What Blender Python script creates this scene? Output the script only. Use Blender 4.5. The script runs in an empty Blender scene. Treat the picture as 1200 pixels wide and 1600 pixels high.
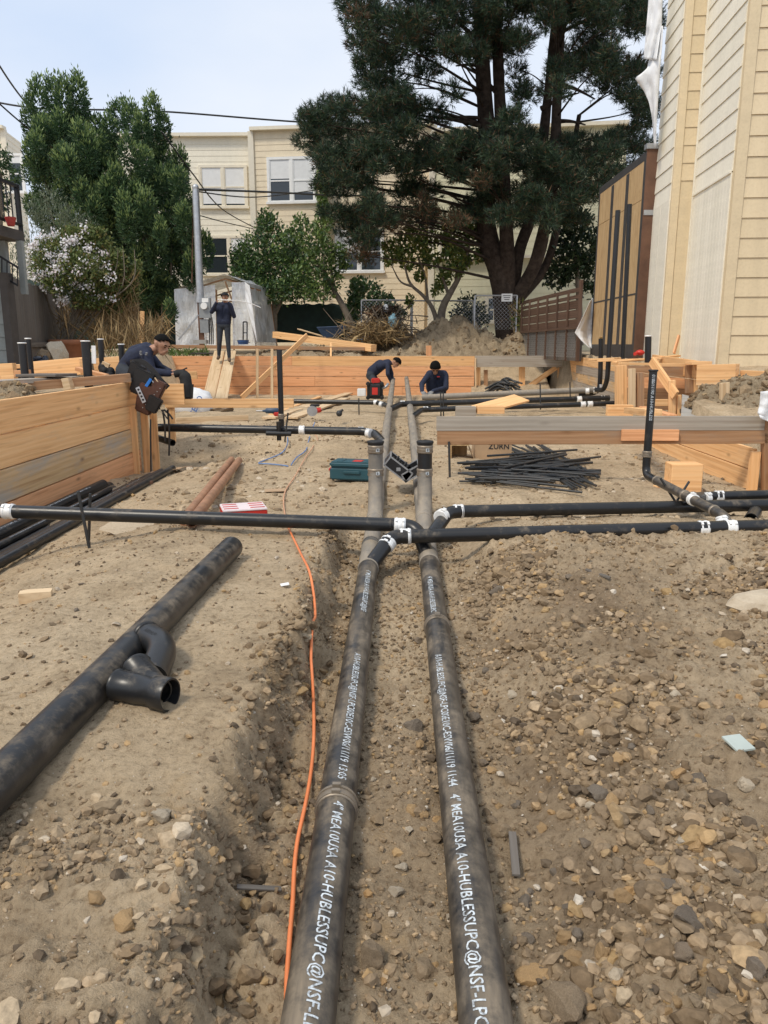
import bpy, bmesh, math, random
import numpy as np
from mathutils import Vector, Matrix, noise as mnoise

scene = bpy.context.scene
COL = scene.collection
R = math.radians
random.seed(7)
rng = np.random.default_rng(11)

# ------------------------------------------------------------------ camera
CAM = Vector((0, 0, 1.5))
PITCH = math.atan(262 / 1200.0)
YAW = R(1.166)
cam_data = bpy.data.cameras.new("camera")
cam_data.sensor_fit = 'VERTICAL'
cam_data.sensor_height = 24.0
cam_data.lens = 18.0
cam_data.clip_start = 0.05
cam_data.clip_end = 3000
cam = bpy.data.objects.new("camera", cam_data)
cam.location = CAM
cam.rotation_euler = (math.pi / 2 - PITCH, 0, YAW)
COL.objects.link(cam)
scene.camera = cam

# ------------------------------------------------------------------ world, sun, exposure
SUN_EL, SUN_AZ = R(54), R(222)      # azimuth measured clockwise from +Y, where the sun stands
world = bpy.data.worlds.new("World")
scene.world = world
world.use_nodes = True
wn, wl = world.node_tree.nodes, world.node_tree.links
wn.clear()
w_out = wn.new('ShaderNodeOutputWorld')
w_mix = wn.new('ShaderNodeMixShader'); w_mix.inputs[0].default_value = 0.86
w_b1 = wn.new('ShaderNodeBackground'); w_b1.inputs[1].default_value = 0.07
w_b2 = wn.new('ShaderNodeBackground'); w_b2.inputs[1].default_value = 0.67
w_sky = wn.new('ShaderNodeTexSky'); w_sky.sky_type = 'NISHITA'; w_sky.sun_disc = False
w_sky.sun_elevation = SUN_EL; w_sky.sun_rotation = SUN_AZ; w_sky.dust_density = 3.0; w_sky.air_density = 1.0
w_tc = wn.new('ShaderNodeTexCoord')
w_map = wn.new('ShaderNodeMapping'); w_map.inputs['Scale'].default_value = (1.3, 1.3, 3.2)
w_noise = wn.new('ShaderNodeTexNoise'); w_noise.inputs['Scale'].default_value = 1.7
w_noise.inputs['Detail'].default_value = 5; w_noise.inputs['Roughness'].default_value = 0.45
w_ramp = wn.new('ShaderNodeValToRGB')
w_ramp.color_ramp.elements[0].position = 0.34; w_ramp.color_ramp.elements[0].color = (0.69, 0.81, 1.01, 1)
w_ramp.color_ramp.elements[1].position = 0.68; w_ramp.color_ramp.elements[1].color = (0.93, 0.975, 1.05, 1)
wl.new(w_tc.outputs['Generated'], w_map.inputs[0]); wl.new(w_map.outputs[0], w_noise.inputs['Vector'])
wl.new(w_noise.outputs['Fac'], w_ramp.inputs[0]); wl.new(w_ramp.outputs[0], w_b2.inputs[0])
wl.new(w_sky.outputs[0], w_b1.inputs[0])
wl.new(w_b1.outputs[0], w_mix.inputs[1]); wl.new(w_b2.outputs[0], w_mix.inputs[2]); wl.new(w_mix.outputs[0], w_out.inputs[0])

sun_data = bpy.data.lights.new("sun", 'SUN')
sun_data.energy = 1.5; sun_data.angle = R(10); sun_data.color = (1.0, 0.91, 0.77)
sun = bpy.data.objects.new("sun", sun_data)
_sd = Vector((math.sin(SUN_AZ) * math.cos(SUN_EL), math.cos(SUN_AZ) * math.cos(SUN_EL), math.sin(SUN_EL)))
sun.rotation_euler = _sd.to_track_quat('Z', 'Y').to_euler()
sun.location = (-20, -10, 40)
COL.objects.link(sun)

scene.view_settings.view_transform = 'Standard'
scene.view_settings.look = 'None'
scene.view_settings.gamma = 1.0
scene.view_settings.exposure = 0.66
scene.view_settings.use_curve_mapping = False
scene.render.resolution_x, scene.render.resolution_y = 768, 1024

# ------------------------------------------------------------------ pixel helpers (reference picture 1200 x 1600)
_CM = cam.rotation_euler.to_matrix()
def ray(px, py):
    return _CM @ Vector(((px - 600) / 1200.0, (800 - py) / 1200.0, -1.0))
def P(px, py, Y):                      # point seen at a picture position, at forward distance Y
    r = ray(px, py); return CAM + r * (Y / r.y)
def G(px, py, Z):                      # point seen at a picture position, at height Z
    r = ray(px, py); return CAM + r * ((Z - CAM.z) / r.z)
V = Vector
UP = Vector((0, 0, 1))

# ------------------------------------------------------------------ object helpers
def setp(o, label=None, cat=None, group=None, kind=None):
    if label: o['label'] = label
    if cat: o['category'] = cat
    if group: o['group'] = group
    if kind: o['kind'] = kind
    return o
def attach(o, parent):
    if parent is not None:
        o.parent = parent
        root = Vector((0, 0, 0)); p = parent
        chain = []
        o.matrix_parent_inverse = WM[parent.name].inverted()
WM = {}
def thing(name, label, cat, loc=(0, 0, 0), group=None):
    o = bpy.data.objects.new(name, None); COL.objects.link(o)
    o.empty_display_size = 0.1
    o.location = loc
    WM[o.name] = Matrix.Translation(Vector(loc))
    return setp(o, label, cat, group)
def link_mesh(name, me, parent=None, M=None):
    o = bpy.data.objects.new(name, me); COL.objects.link(o)
    M = M or Matrix.Identity(4)
    if parent is not None: attach(o, parent)
    o.matrix_basis = M
    WM[o.name] = M
    return o

class MB:
    """collects shapes in world space; build() links them as one mesh object"""
    def __init__(s): s.v = []; s.f = []; s.m = []; s.sm = []
    def add(s, vs, fs, mi=0, smooth=False):
        b = len(s.v); s.v += [tuple(v) for v in vs]
        for f in fs:
            s.f.append(tuple(i + b for i in f)); s.m.append(mi); s.sm.append(smooth)
        return s
    def obox(s, c, ax, ay, az, mi=0):          # centre and three half-vectors
        c = Vector(c); ax = Vector(ax); ay = Vector(ay); az = Vector(az)
        vs = [c + ax * i + ay * j + az * k for i in (-1, 1) for j in (-1, 1) for k in (-1, 1)]
        return s.add(vs, [(0, 1, 3, 2), (4, 6, 7, 5), (0, 4, 5, 1), (2, 3, 7, 6), (0, 2, 6, 4), (1, 5, 7, 3)], mi)
    def box(s, lo, hi, mi=0):
        lo = Vector(lo); hi = Vector(hi); h = (hi - lo) / 2
        return s.obox((lo + hi) / 2, (h.x, 0, 0), (0, h.y, 0), (0, 0, h.z), mi)
    def bar(s, p0, p1, w, h, up=UP, mi=0):
        p0 = Vector(p0); p1 = Vector(p1); d = (p1 - p0); L = d.length; d.normalize()
        sd = d.cross(Vector(up))
        if sd.length < 1e-4: sd = d.cross(Vector((1, 0, 0)))
        sd.normalize(); u = sd.cross(d)
        return s.obox((p0 + p1) / 2, d * L / 2, sd * w / 2, u * h / 2, mi)
    def tube(s, pts, rad, n=16, mi=0, caps=True, hollow=0.0, smooth=True):
        pts = [Vector(p) for p in pts]
        if not hasattr(rad, '__len__'): rad = [rad] * len(pts)
        # frames
        T = []
        for i in range(len(pts)):
            a = pts[max(i - 1, 0)]; b = pts[min(i + 1, len(pts) - 1)]
            t = (b - a); t = t.normalized() if t.length > 1e-9 else Vector((0, 0, 1)); T.append(t)
        ref = Vector((0, 0, 1)) if abs(T[0].z) < 0.9 else Vector((1, 0, 0))
        u = (ref - T[0] * ref.dot(T[0])).normalized()
        vs = []; 
        for i, p in enumerate(pts):
            u = (u - T[i] * u.dot(T[i])); u.normalize(); w = T[i].cross(u)
            for k in range(n):
                a = 2 * math.pi * k / n
                vs.append(p + (u * math.cos(a) + w * math.sin(a)) * rad[i])
        fs = []
        for i in range(len(pts) - 1):
            for k in range(n):
                a = i * n + k; b = i * n + (k + 1) % n
                fs.append((a, b, b + n, a + n))
        s.add(vs, fs, mi, smooth)
        if caps:
            L = len(pts) - 1
            if hollow > 0:
                for e in (0, L):
                    ring = [vs[e * n + k] for k in range(n)]
                    t = T[e] * (1 if e == 0 else -1)
                    inr = [pts[e] + (q - pts[e]) * hollow for q in ring]
                    tl_ = (pts[-1] - pts[0]).length; deep = [q + t * min(0.25, rad[e] * 5, tl_ * .42) for q in inr]
                    ff = []
                    for k in range(n):
                        k2 = (k + 1) % n
                        ff += [(k, k2, n + k2, n + k), (n + k, n + k2, 2 * n + k2, 2 * n + k)]
                    ff.append(tuple(range(2 * n, 3 * n)))
                    s.add(ring + inr + deep, ff, mi)
            else:
                s.add([vs[k] for k in range(n)], [tuple(range(n - 1, -1, -1))], mi)
                s.add([vs[L * n + k] for k in range(n)], [tuple(range(n))], mi)
        return s
    def ell(s, c, r, n=12, m=8, mi=0, M=None, smooth=True):
        c = Vector(c); vs = []; fs = []
        for i in range(m + 1):
            th = math.pi * i / m
            for k in range(n):
                a = 2 * math.pi * k / n
                q = Vector((r[0] * math.sin(th) * math.cos(a), r[1] * math.sin(th) * math.sin(a), r[2] * math.cos(th)))
                if M is not None: q = M @ q
                vs.append(c + q)
        for i in range(m):
            for k in range(n):
                fs.append((i * n + k, (i + 1) * n + k, (i + 1) * n + (k + 1) % n, i * n + (k + 1) % n))
        return s.add(vs, fs, mi, smooth)
    def build(s, name, mats, parent=None, origin=None):
        me = bpy.data.meshes.new(name)
        o0 = Vector(origin) if origin is not None else Vector((0, 0, 0))
        vv = [(v[0] - o0.x, v[1] - o0.y, v[2] - o0.z) for v in s.v] if origin is not None else s.v
        me.from_pydata(vv, [], s.f)
        if not isinstance(mats, (list, tuple)): mats = [mats]
        for m in mats: me.materials.append(m)
        me.polygons.foreach_set('material_index', s.m)
        me.polygons.foreach_set('use_smooth', s.sm)
        me.update()
        return link_mesh(name, me, parent, Matrix.Translation(o0))

def np_mesh(name, verts, faces, mats, parent=None, smooth=False, mi=None):
    """fast mesh from numpy arrays; faces (M,k)"""
    verts = np.asarray(verts, dtype=np.float32); faces = np.asarray(faces, dtype=np.int32)
    me = bpy.data.meshes.new(name)
    k = faces.shape[1]; nF = faces.shape[0]
    me.vertices.add(len(verts)); me.vertices.foreach_set('co', verts.ravel())
    me.loops.add(nF * k); me.loops.foreach_set('vertex_index', faces.ravel())
    me.polygons.add(nF); me.polygons.foreach_set('loop_start', np.arange(nF, dtype=np.int32) * k)
    if not isinstance(mats, (list, tuple)): mats = [mats]
    for m in mats: me.materials.append(m)
    if mi is not None: me.polygons.foreach_set('material_index', np.asarray(mi, dtype=np.int32))
    me.polygons.foreach_set('use_smooth', np.full(nF, smooth, dtype=bool))
    me.update(calc_edges=True)
    return link_mesh(name, me, parent)

_bcache = {}
def chamfer_box(L, t, h, c=0.003):
    key = (round(L, 3), round(t, 3), round(h, 3), c)
    if key in _bcache: return _bcache[key]
    bm = bmesh.new()
    bmesh.ops.create_cube(bm, size=1.0)
    for v in bm.verts: v.co = Vector((v.co.x * L, v.co.y * t, v.co.z * h))
    bmesh.ops.bevel(bm, geom=bm.edges[:], offset=min(c, t * .2, h * .2), segments=1, affect='EDGES')
    me = bpy.data.meshes.new('board'); bm.to_mesh(me); bm.free()
    _bcache[key] = me
    return me
def frame_matrix(p0, p1, up=UP, roll=0.0):
    p0 = Vector(p0); p1 = Vector(p1); d = (p1 - p0).normalized()
    y = Vector(up).cross(d)
    if y.length < 1e-4: y = Vector((0, 1, 0)).cross(d)
    y.normalize(); z = d.cross(y)
    M = Matrix((d, y, z)).transposed().to_4x4()
    M.translation = (p0 + p1) / 2
    if roll: M = M @ Matrix.Rotation(roll, 4, 'X')
    return M
def board(p0, p1, h, t, mat, parent=None, up=UP, name='board', roll=0.0, c=0.003):
    """a board whose centre line runs p0 -> p1, height h along up, thickness t; grain follows its length"""
    L = (Vector(p1) - Vector(p0)).length
    me = chamfer_box(L, t, h, c)
    me2 = me.copy() if len(me.materials) and me.materials[0] != mat else me
    if not len(me2.materials): me2.materials.append(mat)
    else: me2.materials[0] = mat
    return link_mesh(name, me2, parent, frame_matrix(p0, p1, up, roll))

# ------------------------------------------------------------------ numpy noise
def _hash(ix, iy, seed):
    h = (ix.astype(np.int64) * 374761393 + iy.astype(np.int64) * 668265263 + seed * 982451653) & 0x7fffffff
    h = ((h ^ (h >> 13)) * 1274126177) & 0x7fffffff
    return ((h ^ (h >> 16)) & 0xffff) / 65535.0
def vnoise(x, y, seed=0):
    ix = np.floor(x); iy = np.floor(y); fx = x - ix; fy = y - iy
    u = fx * fx * fx * (fx * (fx * 6 - 15) + 10); w = fy * fy * fy * (fy * (fy * 6 - 15) + 10)
    a = _hash(ix, iy, seed); b = _hash(ix + 1, iy, seed); c = _hash(ix, iy + 1, seed); d = _hash(ix + 1, iy + 1, seed)
    return (a * (1 - u) + b * u) * (1 - w) + (c * (1 - u) + d * u) * w
def fbm(x, y, o=5, seed=0, g=0.5, lac=2.03):
    s = 0; a = 1; t = 0
    for i in range(o):
        s = s + a * (vnoise(x, y, seed + i * 17) - .5); t += a; a *= g; x = x * lac + 3.7; y = y * lac + 1.3
    return s / t * 2
def sstep(a, b, x):
    t = np.clip((x - a) / (b - a), 0, 1); return t * t * (3 - 2 * t)

# ------------------------------------------------------------------ materials
def new_mat(name):
    m = bpy.data.materials.new(name); m.use_nodes = True
    nt = m.node_tree; b = nt.nodes['Principled BSDF']
    return m, nt, b
def N(nt, t, **kw):
    n = nt.nodes.new(t)
    for k, v in kw.items():
        if k in n.inputs: n.inputs[k].default_value = v
        else: setattr(n, k, v)
    return n
def c4(c): return (c[0], c[1], c[2], 1.0)
def ramp(nt, fac, stops):
    r = nt.nodes.new('ShaderNodeValToRGB')
    e = r.color_ramp.elements
    while len(e) < len(stops): e.new(0.5)
    for i, (p, c) in enumerate(stops):
        e[i].position = p; e[i].color = c4(c) if hasattr(c, '__len__') else (c, c, c, 1)
    nt.links.new(fac, r.inputs[0]); return r
def mixc(nt, fac, a, b, mode='MIX'):
    m = nt.nodes.new('ShaderNodeMix'); m.data_type = 'RGBA'; m.blend_type = mode
    def put(sock, v):
        if hasattr(v, 'is_output') or isinstance(v, bpy.types.NodeSocket): nt.links.new(v, sock)
        else: sock.default_value = v if not hasattr(v, '__len__') else c4(v)
    put(m.inputs[0], fac); put(m.inputs[6], a); put(m.inputs[7], b)
    return m.outputs[2]
def coords(nt, kind='Object', scale=(1, 1, 1), rnd=False, loc=(0, 0, 0)):
    tc = nt.nodes.new('ShaderNodeTexCoord'); out = tc.outputs[kind]
    if rnd:
        oi = nt.nodes.new('ShaderNodeObjectInfo')
        ml = N(nt, 'ShaderNodeVectorMath', operation='SCALE'); ml.inputs[0].default_value = (37.0, 61.0, 83.0)
        nt.links.new(oi.outputs['Random'], ml.inputs['Scale'])
        ad = N(nt, 'ShaderNodeVectorMath', operation='ADD')
        nt.links.new(out, ad.inputs[0]); nt.links.new(ml.outputs[0], ad.inputs[1]); out = ad.outputs[0]
    mp = nt.nodes.new('ShaderNodeMapping'); mp.inputs['Scale'].default_value = scale; mp.inputs['Location'].default_value = loc
    nt.links.new(out, mp.inputs[0]); return mp.outputs[0]
def tex_noise(nt, vec, scale=5, detail=5, rough=0.55, dist=0.0):
    n = N(nt, 'ShaderNodeTexNoise', Scale=scale, Detail=detail, Roughness=rough, Distortion=dist)
    nt.links.new(vec, n.inputs['Vector']); return n.outputs['Fac']
def bump(nt, b, h, strength=0.3, dist=0.01):
    n = N(nt, 'ShaderNodeBump', Strength=strength, Distance=dist)
    nt.links.new(h, n.inputs['Height']); nt.links.new(n.outputs[0], b.inputs['Normal']); return n

def plain(name, col, rough=0.6, metal=0.0, var=0.12, scale=6.0, bmp=0.0, dirt=None, spec=0.5):
    """plain paint, plastic or metal with a little unevenness and optional dirt colour"""
    m, nt, b = new_mat(name)
    v = coords(nt, 'Object', (1, 1, 1), True)
    n = tex_noise(nt, v, scale, 6, .6)
    lo = tuple(c * (1 - var) for c in col); hi = tuple(min(1, c * (1 + var)) for c in col)
    r = ramp(nt, n, [(0.3, lo), (0.7, hi)]); out = r.outputs[0]
    if dirt:
        n2 = tex_noise(nt, v, scale * 2.3, 8, .7)
        f = ramp(nt, n2, [(dirt[1], 0.0), (min(1, dirt[1] + .22), 1.0)])
        out = mixc(nt, f.outputs[0], out, dirt[0])
    nt.links.new(out, b.inputs['Base Color'])
    b.inputs['Roughness'].default_value = rough; b.inputs['Metallic'].default_value = metal
    b.inputs['Specular IOR Level'].default_value = spec
    if bmp: bump(nt, b, tex_noise(nt, v, scale * 6, 6, .6), bmp, .01)
    return m

def wood(name, light, dark, knot=(0.16, 0.075, 0.03), rough=0.72, grey=None, knots=0.5, tint=0.13):
    m, nt, b = new_mat(name)
    vg = coords(nt, 'Object', (0.55, 11, 11), True)
    vf = coords(nt, 'Object', (2.0, 62, 62), True)
    vr = coords(nt, 'Object', (0.16, 1.0, 1.0), True)
    n1 = tex_noise(nt, vg, 1.0, 6, .62, 1.2)
    wv = N(nt, 'ShaderNodeTexWave', wave_type='BANDS', bands_direction='Z', Scale=6.0, Distortion=5.0, Detail=3.0)
    wv.inputs['Detail Scale'].default_value = 0.9
    nt.links.new(vr, wv.inputs['Vector'])
    mx = N(nt, 'ShaderNodeMath', operation='MULTIPLY_ADD'); mx.inputs[1].default_value = 0.22
    nt.links.new(wv.outputs['Fac'], mx.inputs[0])
    m7 = N(nt, 'ShaderNodeMath', operation='MULTIPLY'); m7.inputs[1].default_value = 0.80
    nt.links.new(n1, m7.inputs[0]); nt.links.new(m7.outputs[0], mx.inputs[2])
    col = ramp(nt, mx.outputs[0], [(0.22, dark), (0.72, light)]).outputs[0]
    nf = tex_noise(nt, vf, 1.0, 4, .6)
    nl = tex_noise(nt, coords(nt, 'Object', (0.9, 30, 30), True), 1.0, 3, .5, .6)
    col = mixc(nt, 0.55, col, ramp(nt, nl, [(0.36, (0.70, 0.60, 0.52)), (0.50, (1, 1, 1))]).outputs[0], 'MULTIPLY')
    col = mixc(nt, 0.20, col, ramp(nt, nf, [(0.3, (0.45, 0.42, 0.4)), (0.7, (1, 1, 1))]).outputs[0], 'MULTIPLY')
    # knots
    vk = coords(nt, 'Object', (2.6, 3.5, 7.0), True)
    vo = N(nt, 'ShaderNodeTexVoronoi', Scale=1.0); nt.links.new(vk, vo.inputs['Vector'])
    kd = ramp(nt, vo.outputs['Distance'], [(0.06, 1.0), (0.10, 0.55), (0.2, 0.0)])
    km = N(nt, 'ShaderNodeMath', operation='MULTIPLY'); km.inputs[1].default_value = knots
    nt.links.new(kd.outputs[0], km.inputs[0])
    col = mixc(nt, km.outputs[0], col, knot)
    # per-board tint
    oi = nt.nodes.new('ShaderNodeObjectInfo')
    tr = ramp(nt, oi.outputs['Random'], [(0.0, (1 - tint, 1 - tint * 1.25, 1 - tint * 1.5)), (0.5, (1, 1, 1)), (1.0, (1.0, 1 - tint * .35, 1 - tint * .6))])
    col = mixc(nt, 1.0, col, tr.outputs[0], 'MULTIPLY')
    if grey:
        ng = tex_noise(nt, coords(nt, 'Object', (0.7, 3, 3), True), 1.6, 6, .65)
        gf = ramp(nt, ng, [(grey[1], 0.0), (grey[1] + .2, 1.0)])
        gm = N(nt, 'ShaderNodeMath', operation='MULTIPLY'); gm.inputs[1].default_value = grey[2]
        nt.links.new(gf.outputs[0], gm.inputs[0])
        col = mixc(nt, gm.outputs[0], col, grey[0])
    nt.links.new(col, b.inputs['Base Color'])
    b.inputs['Roughness'].default_value = rough; b.inputs['Specular IOR Level'].default_value = 0.25
    bump(nt, b, nf, 0.25, .004)
    return m

M = {}
M['fir'] = wood('fir_wood', (0.97, 0.62, 0.315), (0.86, 0.495, 0.22), knots=.45, grey=((0.50, 0.42, 0.32), 0.60, .45))
M['fir_red'] = wood('red_fir_wood', (0.90, 0.50, 0.265), (0.74, 0.37, 0.175), knots=.55, grey=((0.30, 0.20, 0.13), 0.55, .5))
M['fir_pale'] = wood('pale_wood', (0.78, 0.61, 0.40), (0.62, 0.45, 0.26), knots=.3)
M['grey_wood'] = wood('weathered_wood', (0.47, 0.42, 0.355), (0.33, 0.29, 0.235), knot=(0.1, 0.08, 0.06), knots=.4, tint=.15)
M['brown_wood'] = wood('dull_brown_wood', (0.50, 0.30, 0.165), (0.35, 0.195, 0.10), knots=.5, grey=((0.27, 0.235, 0.19), 0.5, .6))
M['mix_wood'] = wood('stained_wood', (0.74, 0.53, 0.30), (0.58, 0.375, 0.18), knots=.8, grey=((0.40, 0.39, 0.36), 0.48, .75))
M['old_fence'] = wood('old_fence_wood', (0.20, 0.185, 0.165), (0.12, 0.11, 0.10), knot=(0.05, 0.045, 0.04), knots=.5)
M['red_fence'] = wood('reddish_fence_wood', (0.155, 0.098, 0.07), (0.085, 0.052, 0.037), knot=(0.06, 0.03, 0.02), knots=.4)
M['concrete'] = plain('concrete', (0.36, 0.345, 0.315), .85, var=.2, scale=5, bmp=.4, dirt=((0.30, 0.25, 0.18), .56))

DUST = (0.27, 0.215, 0.15)
def pipe_mat(name, base, rough, dust_amt, dust_scale=7.0, up_only=True, dcol=DUST):
    m, nt, b = new_mat(name)
    v = coords(nt, 'Object', (1, 1, 1), False)
    n = tex_noise(nt, v, dust_scale, 10, .74)
    ns = tex_noise(nt, coords(nt, 'Object', (1.0, 0.15, 1.0)), dust_scale * 4, 5, .6)
    f = ramp(nt, n, [(max(0, 0.66 - dust_amt * .42), 0.0), (min(1, 0.86 - dust_amt * .40), 1.0)]).outputs[0]
    f2 = ramp(nt, ns, [(0.35, 0.25), (0.7, 1.0)]).outputs[0]
    fm = N(nt, 'ShaderNodeMath', operation='MULTIPLY'); nt.links.new(f, fm.inputs[0]); nt.links.new(f2, fm.inputs[1])
    fac = fm.outputs[0]
    if up_only:                      # settled dust lies on upward faces
        ge = nt.nodes.new('ShaderNodeNewGeometry'); sp = nt.nodes.new('ShaderNodeSeparateXYZ'); nt.links.new(ge.outputs['Normal'], sp.inputs[0])
        ur = ramp(nt, sp.outputs['Z'], [(0.0, 0.25), (0.65, 1.0)]).outputs[0]
        fu = N(nt, 'ShaderNodeMath', operation='MULTIPLY'); nt.links.new(fac, fu.inputs[0]); nt.links.new(ur, fu.inputs[1]); fac = fu.outputs[0]
    vb = tex_noise(nt, v, 2.2, 5, .6)
    bc = ramp(nt, vb, [(0.3, tuple(c * .7 for c in base)), (0.75, tuple(c * 1.5 for c in base))]).outputs[0]
    col = mixc(nt, fac, bc, dcol)
    nt.links.new(col, b.inputs['Base Color'])
    rr = N(nt, 'ShaderNodeMapRange'); rr.inputs['To Min'].default_value = rough; rr.inputs['To Max'].default_value = 0.9
    nt.links.new(fac, rr.inputs['Value']); nt.links.new(rr.outputs[0], b.inputs['Roughness'])
    b.inputs['Specular IOR Level'].default_value = 0.5
    bump(nt, b, tex_noise(nt, v, 90, 4, .6), .12, .002)
    return m
M['pipe'] = pipe_mat('black_pipe', (0.0125, 0.0128, 0.0135), .34, .30)
M['pipe_loose'] = pipe_mat('scuffed_black_pipe', (0.013, 0.0132, 0.014), .36, .50, 8.0)
M['pipe_main'] = pipe_mat('dusty_black_pipe', (0.019, 0.019, 0.020), .33, .64, 6.5)
M['pipe_grey'] = pipe_mat('dust_covered_pipe', (0.15, 0.14, 0.125), .55, 1.0, 5.0, True, (0.36, 0.30, 0.225))
M['pipe_clean'] = pipe_mat('clean_black_pipe', (0.012, 0.012, 0.013), .36, .22)
M['rebar'] = pipe_mat('dark_steel', (0.03, 0.032, 0.033), .5, .30, 9.0, False, (0.16, 0.10, 0.06))
M['band'] = plain('steel_band', (0.86, 0.86, 0.84), .45, .2, var=.1, scale=60, dirt=((0.42, 0.38, 0.32), .60))
M['band_dusty'] = plain('dusty_band', (0.27, 0.225, 0.175), .5, .45, var=.2, scale=25, dirt=((0.30, 0.24, 0.165), .5))
M['ink'] = plain('white_ink', (0.60, 0.65, 0.68), .6, 0, var=.15, scale=34, dirt=((0.085, 0.08, 0.074), .46))
M['rubber'] = plain('black_rubber', (0.014, 0.014, 0.015), .6, 0, var=.2)
M['dark_ink'] = plain('dark_print', (0.02, 0.02, 0.022), .7)

def dirt_mat(name='dirt', tone=None):
    m, nt, b = new_mat(name)
    v = coords(nt, 'Object', (1, 1, 1))
    big = tex_noise(nt, v, 0.9, 5, .55); mid = tex_noise(nt, v, 5, 7, .62); fine = tex_noise(nt, v, 42, 8, .72); grit = tex_noise(nt, v, 210, 4, .7)
    base = ramp(nt, big, [(0.28, (0.48, 0.365, 0.235)), (0.5, (0.60, 0.465, 0.305)), (0.74, (0.67, 0.535, 0.365))]).outputs[0]
    at = nt.nodes.new('ShaderNodeAttribute'); at.attribute_name = 'moist'; at.attribute_type = 'GEOMETRY'
    base = mixc(nt, at.outputs['Fac'], base, (0.315, 0.232, 0.150))
    base = mixc(nt, 0.75, base, ramp(nt, mid, [(0.3, (0.62, 0.6, 0.58)), (0.55, (1, 1, 1)), (0.75, (1.0, 0.97, 0.93))]).outputs[0], 'MULTIPLY')
    base = mixc(nt, 0.8, base, ramp(nt, fine, [(0.34, (0.42, 0.385, 0.35)), (0.47, (0.86, 0.85, 0.84)), (0.60, (1, 1, 1)), (0.78, (1.08, 1.06, 1.03))]).outputs[0], 'MULTIPLY')
    ochre = ramp(nt, tex_noise(nt, v, 3.1, 6, .7), [(0.60, 0.0), (0.74, 0.55)]).outputs[0]
    base = mixc(nt, ochre, base, (0.50, 0.33, 0.16))
    # pale grit
    vo = N(nt, 'ShaderNodeTexVoronoi', Scale=70.0); nt.links.new(v, vo.inputs['Vector'])
    sp = ramp(nt, vo.outputs['Distance'], [(0.10, 1.0), (0.17, 0.0)]).outputs[0]
    rs = nt.nodes.new('ShaderNodeSeparateColor'); nt.links.new(vo.outputs['Color'], rs.inputs[0])
    gt = N(nt, 'ShaderNodeMath', operation='GREATER_THAN'); gt.inputs[1].default_value = .84; nt.links.new(rs.outputs[0], gt.inputs[0])
    sm = N(nt, 'ShaderNodeMath', operation='MULTIPLY'); nt.links.new(sp, sm.inputs[0]); nt.links.new(gt.outputs[0], sm.inputs[1])
    base = mixc(nt, sm.outputs[0], base, (0.72, 0.65, 0.55))
    if tone: base = mixc(nt, 1.0, base, tone, 'MULTIPLY')
    nt.links.new(base, b.inputs['Base Color'])
    b.inputs['Roughness'].default_value = .95; b.inputs['Specular IOR Level'].default_value = .12
    ad = N(nt, 'ShaderNodeMath', operation='MULTIPLY_ADD'); ad.inputs[1].default_value = .35
    nt.links.new(grit, ad.inputs[0]); nt.links.new(fine, ad.inputs[2])
    bump(nt, b, ad.outputs[0], .85, .028)
    return m
M['dirt'] = dirt_mat()
M['spoil'] = dirt_mat('spoil_dirt', (0.66, 0.68, 0.70))
def island_mat(name, stops, rough=.85, spec=.2, noise=None, trans=0.0, sheen=0):
    m, nt, b = new_mat(name)
    ge = nt.nodes.new('ShaderNodeNewGeometry')
    col = ramp(nt, ge.outputs['Random Per Island'], stops).outputs[0]
    if noise:
        v = coords(nt, 'Object', (1, 1, 1)); n = tex_noise(nt, v, noise[0], 5, .65)
        col = mixc(nt, noise[1], col, ramp(nt, n, [(0.3, (0.45, 0.45, 0.45)), (0.7, (1.25, 1.25, 1.25))]).outputs[0], 'MULTIPLY')
        if noise[0] > 20: bump(nt, b, n, .5, .006)
    nt.links.new(col, b.inputs['Base Color'])
    b.inputs['Roughness'].default_value = rough; b.inputs['Specular IOR Level'].default_value = spec
    if trans:
        tr = nt.nodes.new('ShaderNodeBsdfTranslucent'); nt.links.new(col, tr.inputs['Color'])
        mx = nt.nodes.new('ShaderNodeMixShader'); mx.inputs[0].default_value = trans
        nt.links.new(b.outputs[0], mx.inputs[1]); nt.links.new(tr.outputs[0], mx.inputs[2])
        nt.links.new(mx.outputs[0], nt.nodes['Material Output'].inputs[0])
    return m
M['pebble'] = island_mat('pebbles', [(0, (0.12, 0.09, 0.062)), (0.15, (0.20, 0.145, 0.09)), (0.5, (0.295, 0.215, 0.135)), (0.82, (0.37, 0.268, 0.165)), (0.92, (0.44, 0.29, 0.14)), (0.985, (0.48, 0.40, 0.30)), (1, (0.62, 0.56, 0.47))], noise=(60, .55))
def rock_mat(name, c1, c2):
    m, nt, b = new_mat(name)
    v = coords(nt, 'Object', (1, 1, 1), True)
    oi = nt.nodes.new('ShaderNodeObjectInfo')
    n = tex_noise(nt, v, 14, 8, .7)
    col = ramp(nt, n, [(0.3, c1), (0.7, c2)]).outputs[0]
    tr = ramp(nt, oi.outputs['Random'], [(0, (0.78, 0.77, 0.77)), (0.5, (1, 1, 1)), (1, (1.12, 1.03, .92))])
    col = mixc(nt, 1.0, col, tr.outputs[0], 'MULTIPLY')
    nt.links.new(col, b.inputs['Base Color']); b.inputs['Roughness'].default_value = .9; b.inputs['Specular IOR Level'].default_value = .2
    bump(nt, b, tex_noise(nt, v, 60, 8, .7), .6, .012)
    return m
M['clod'] = island_mat('soil_clods', [(0, (0.16, 0.112, 0.068)), (0.4, (0.245, 0.175, 0.106)), (0.8, (0.31, 0.228, 0.142)), (0.93, (0.36, 0.24, 0.115)), (1, (0.42, 0.335, 0.23))], .95, .1, (55, .6))
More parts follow.
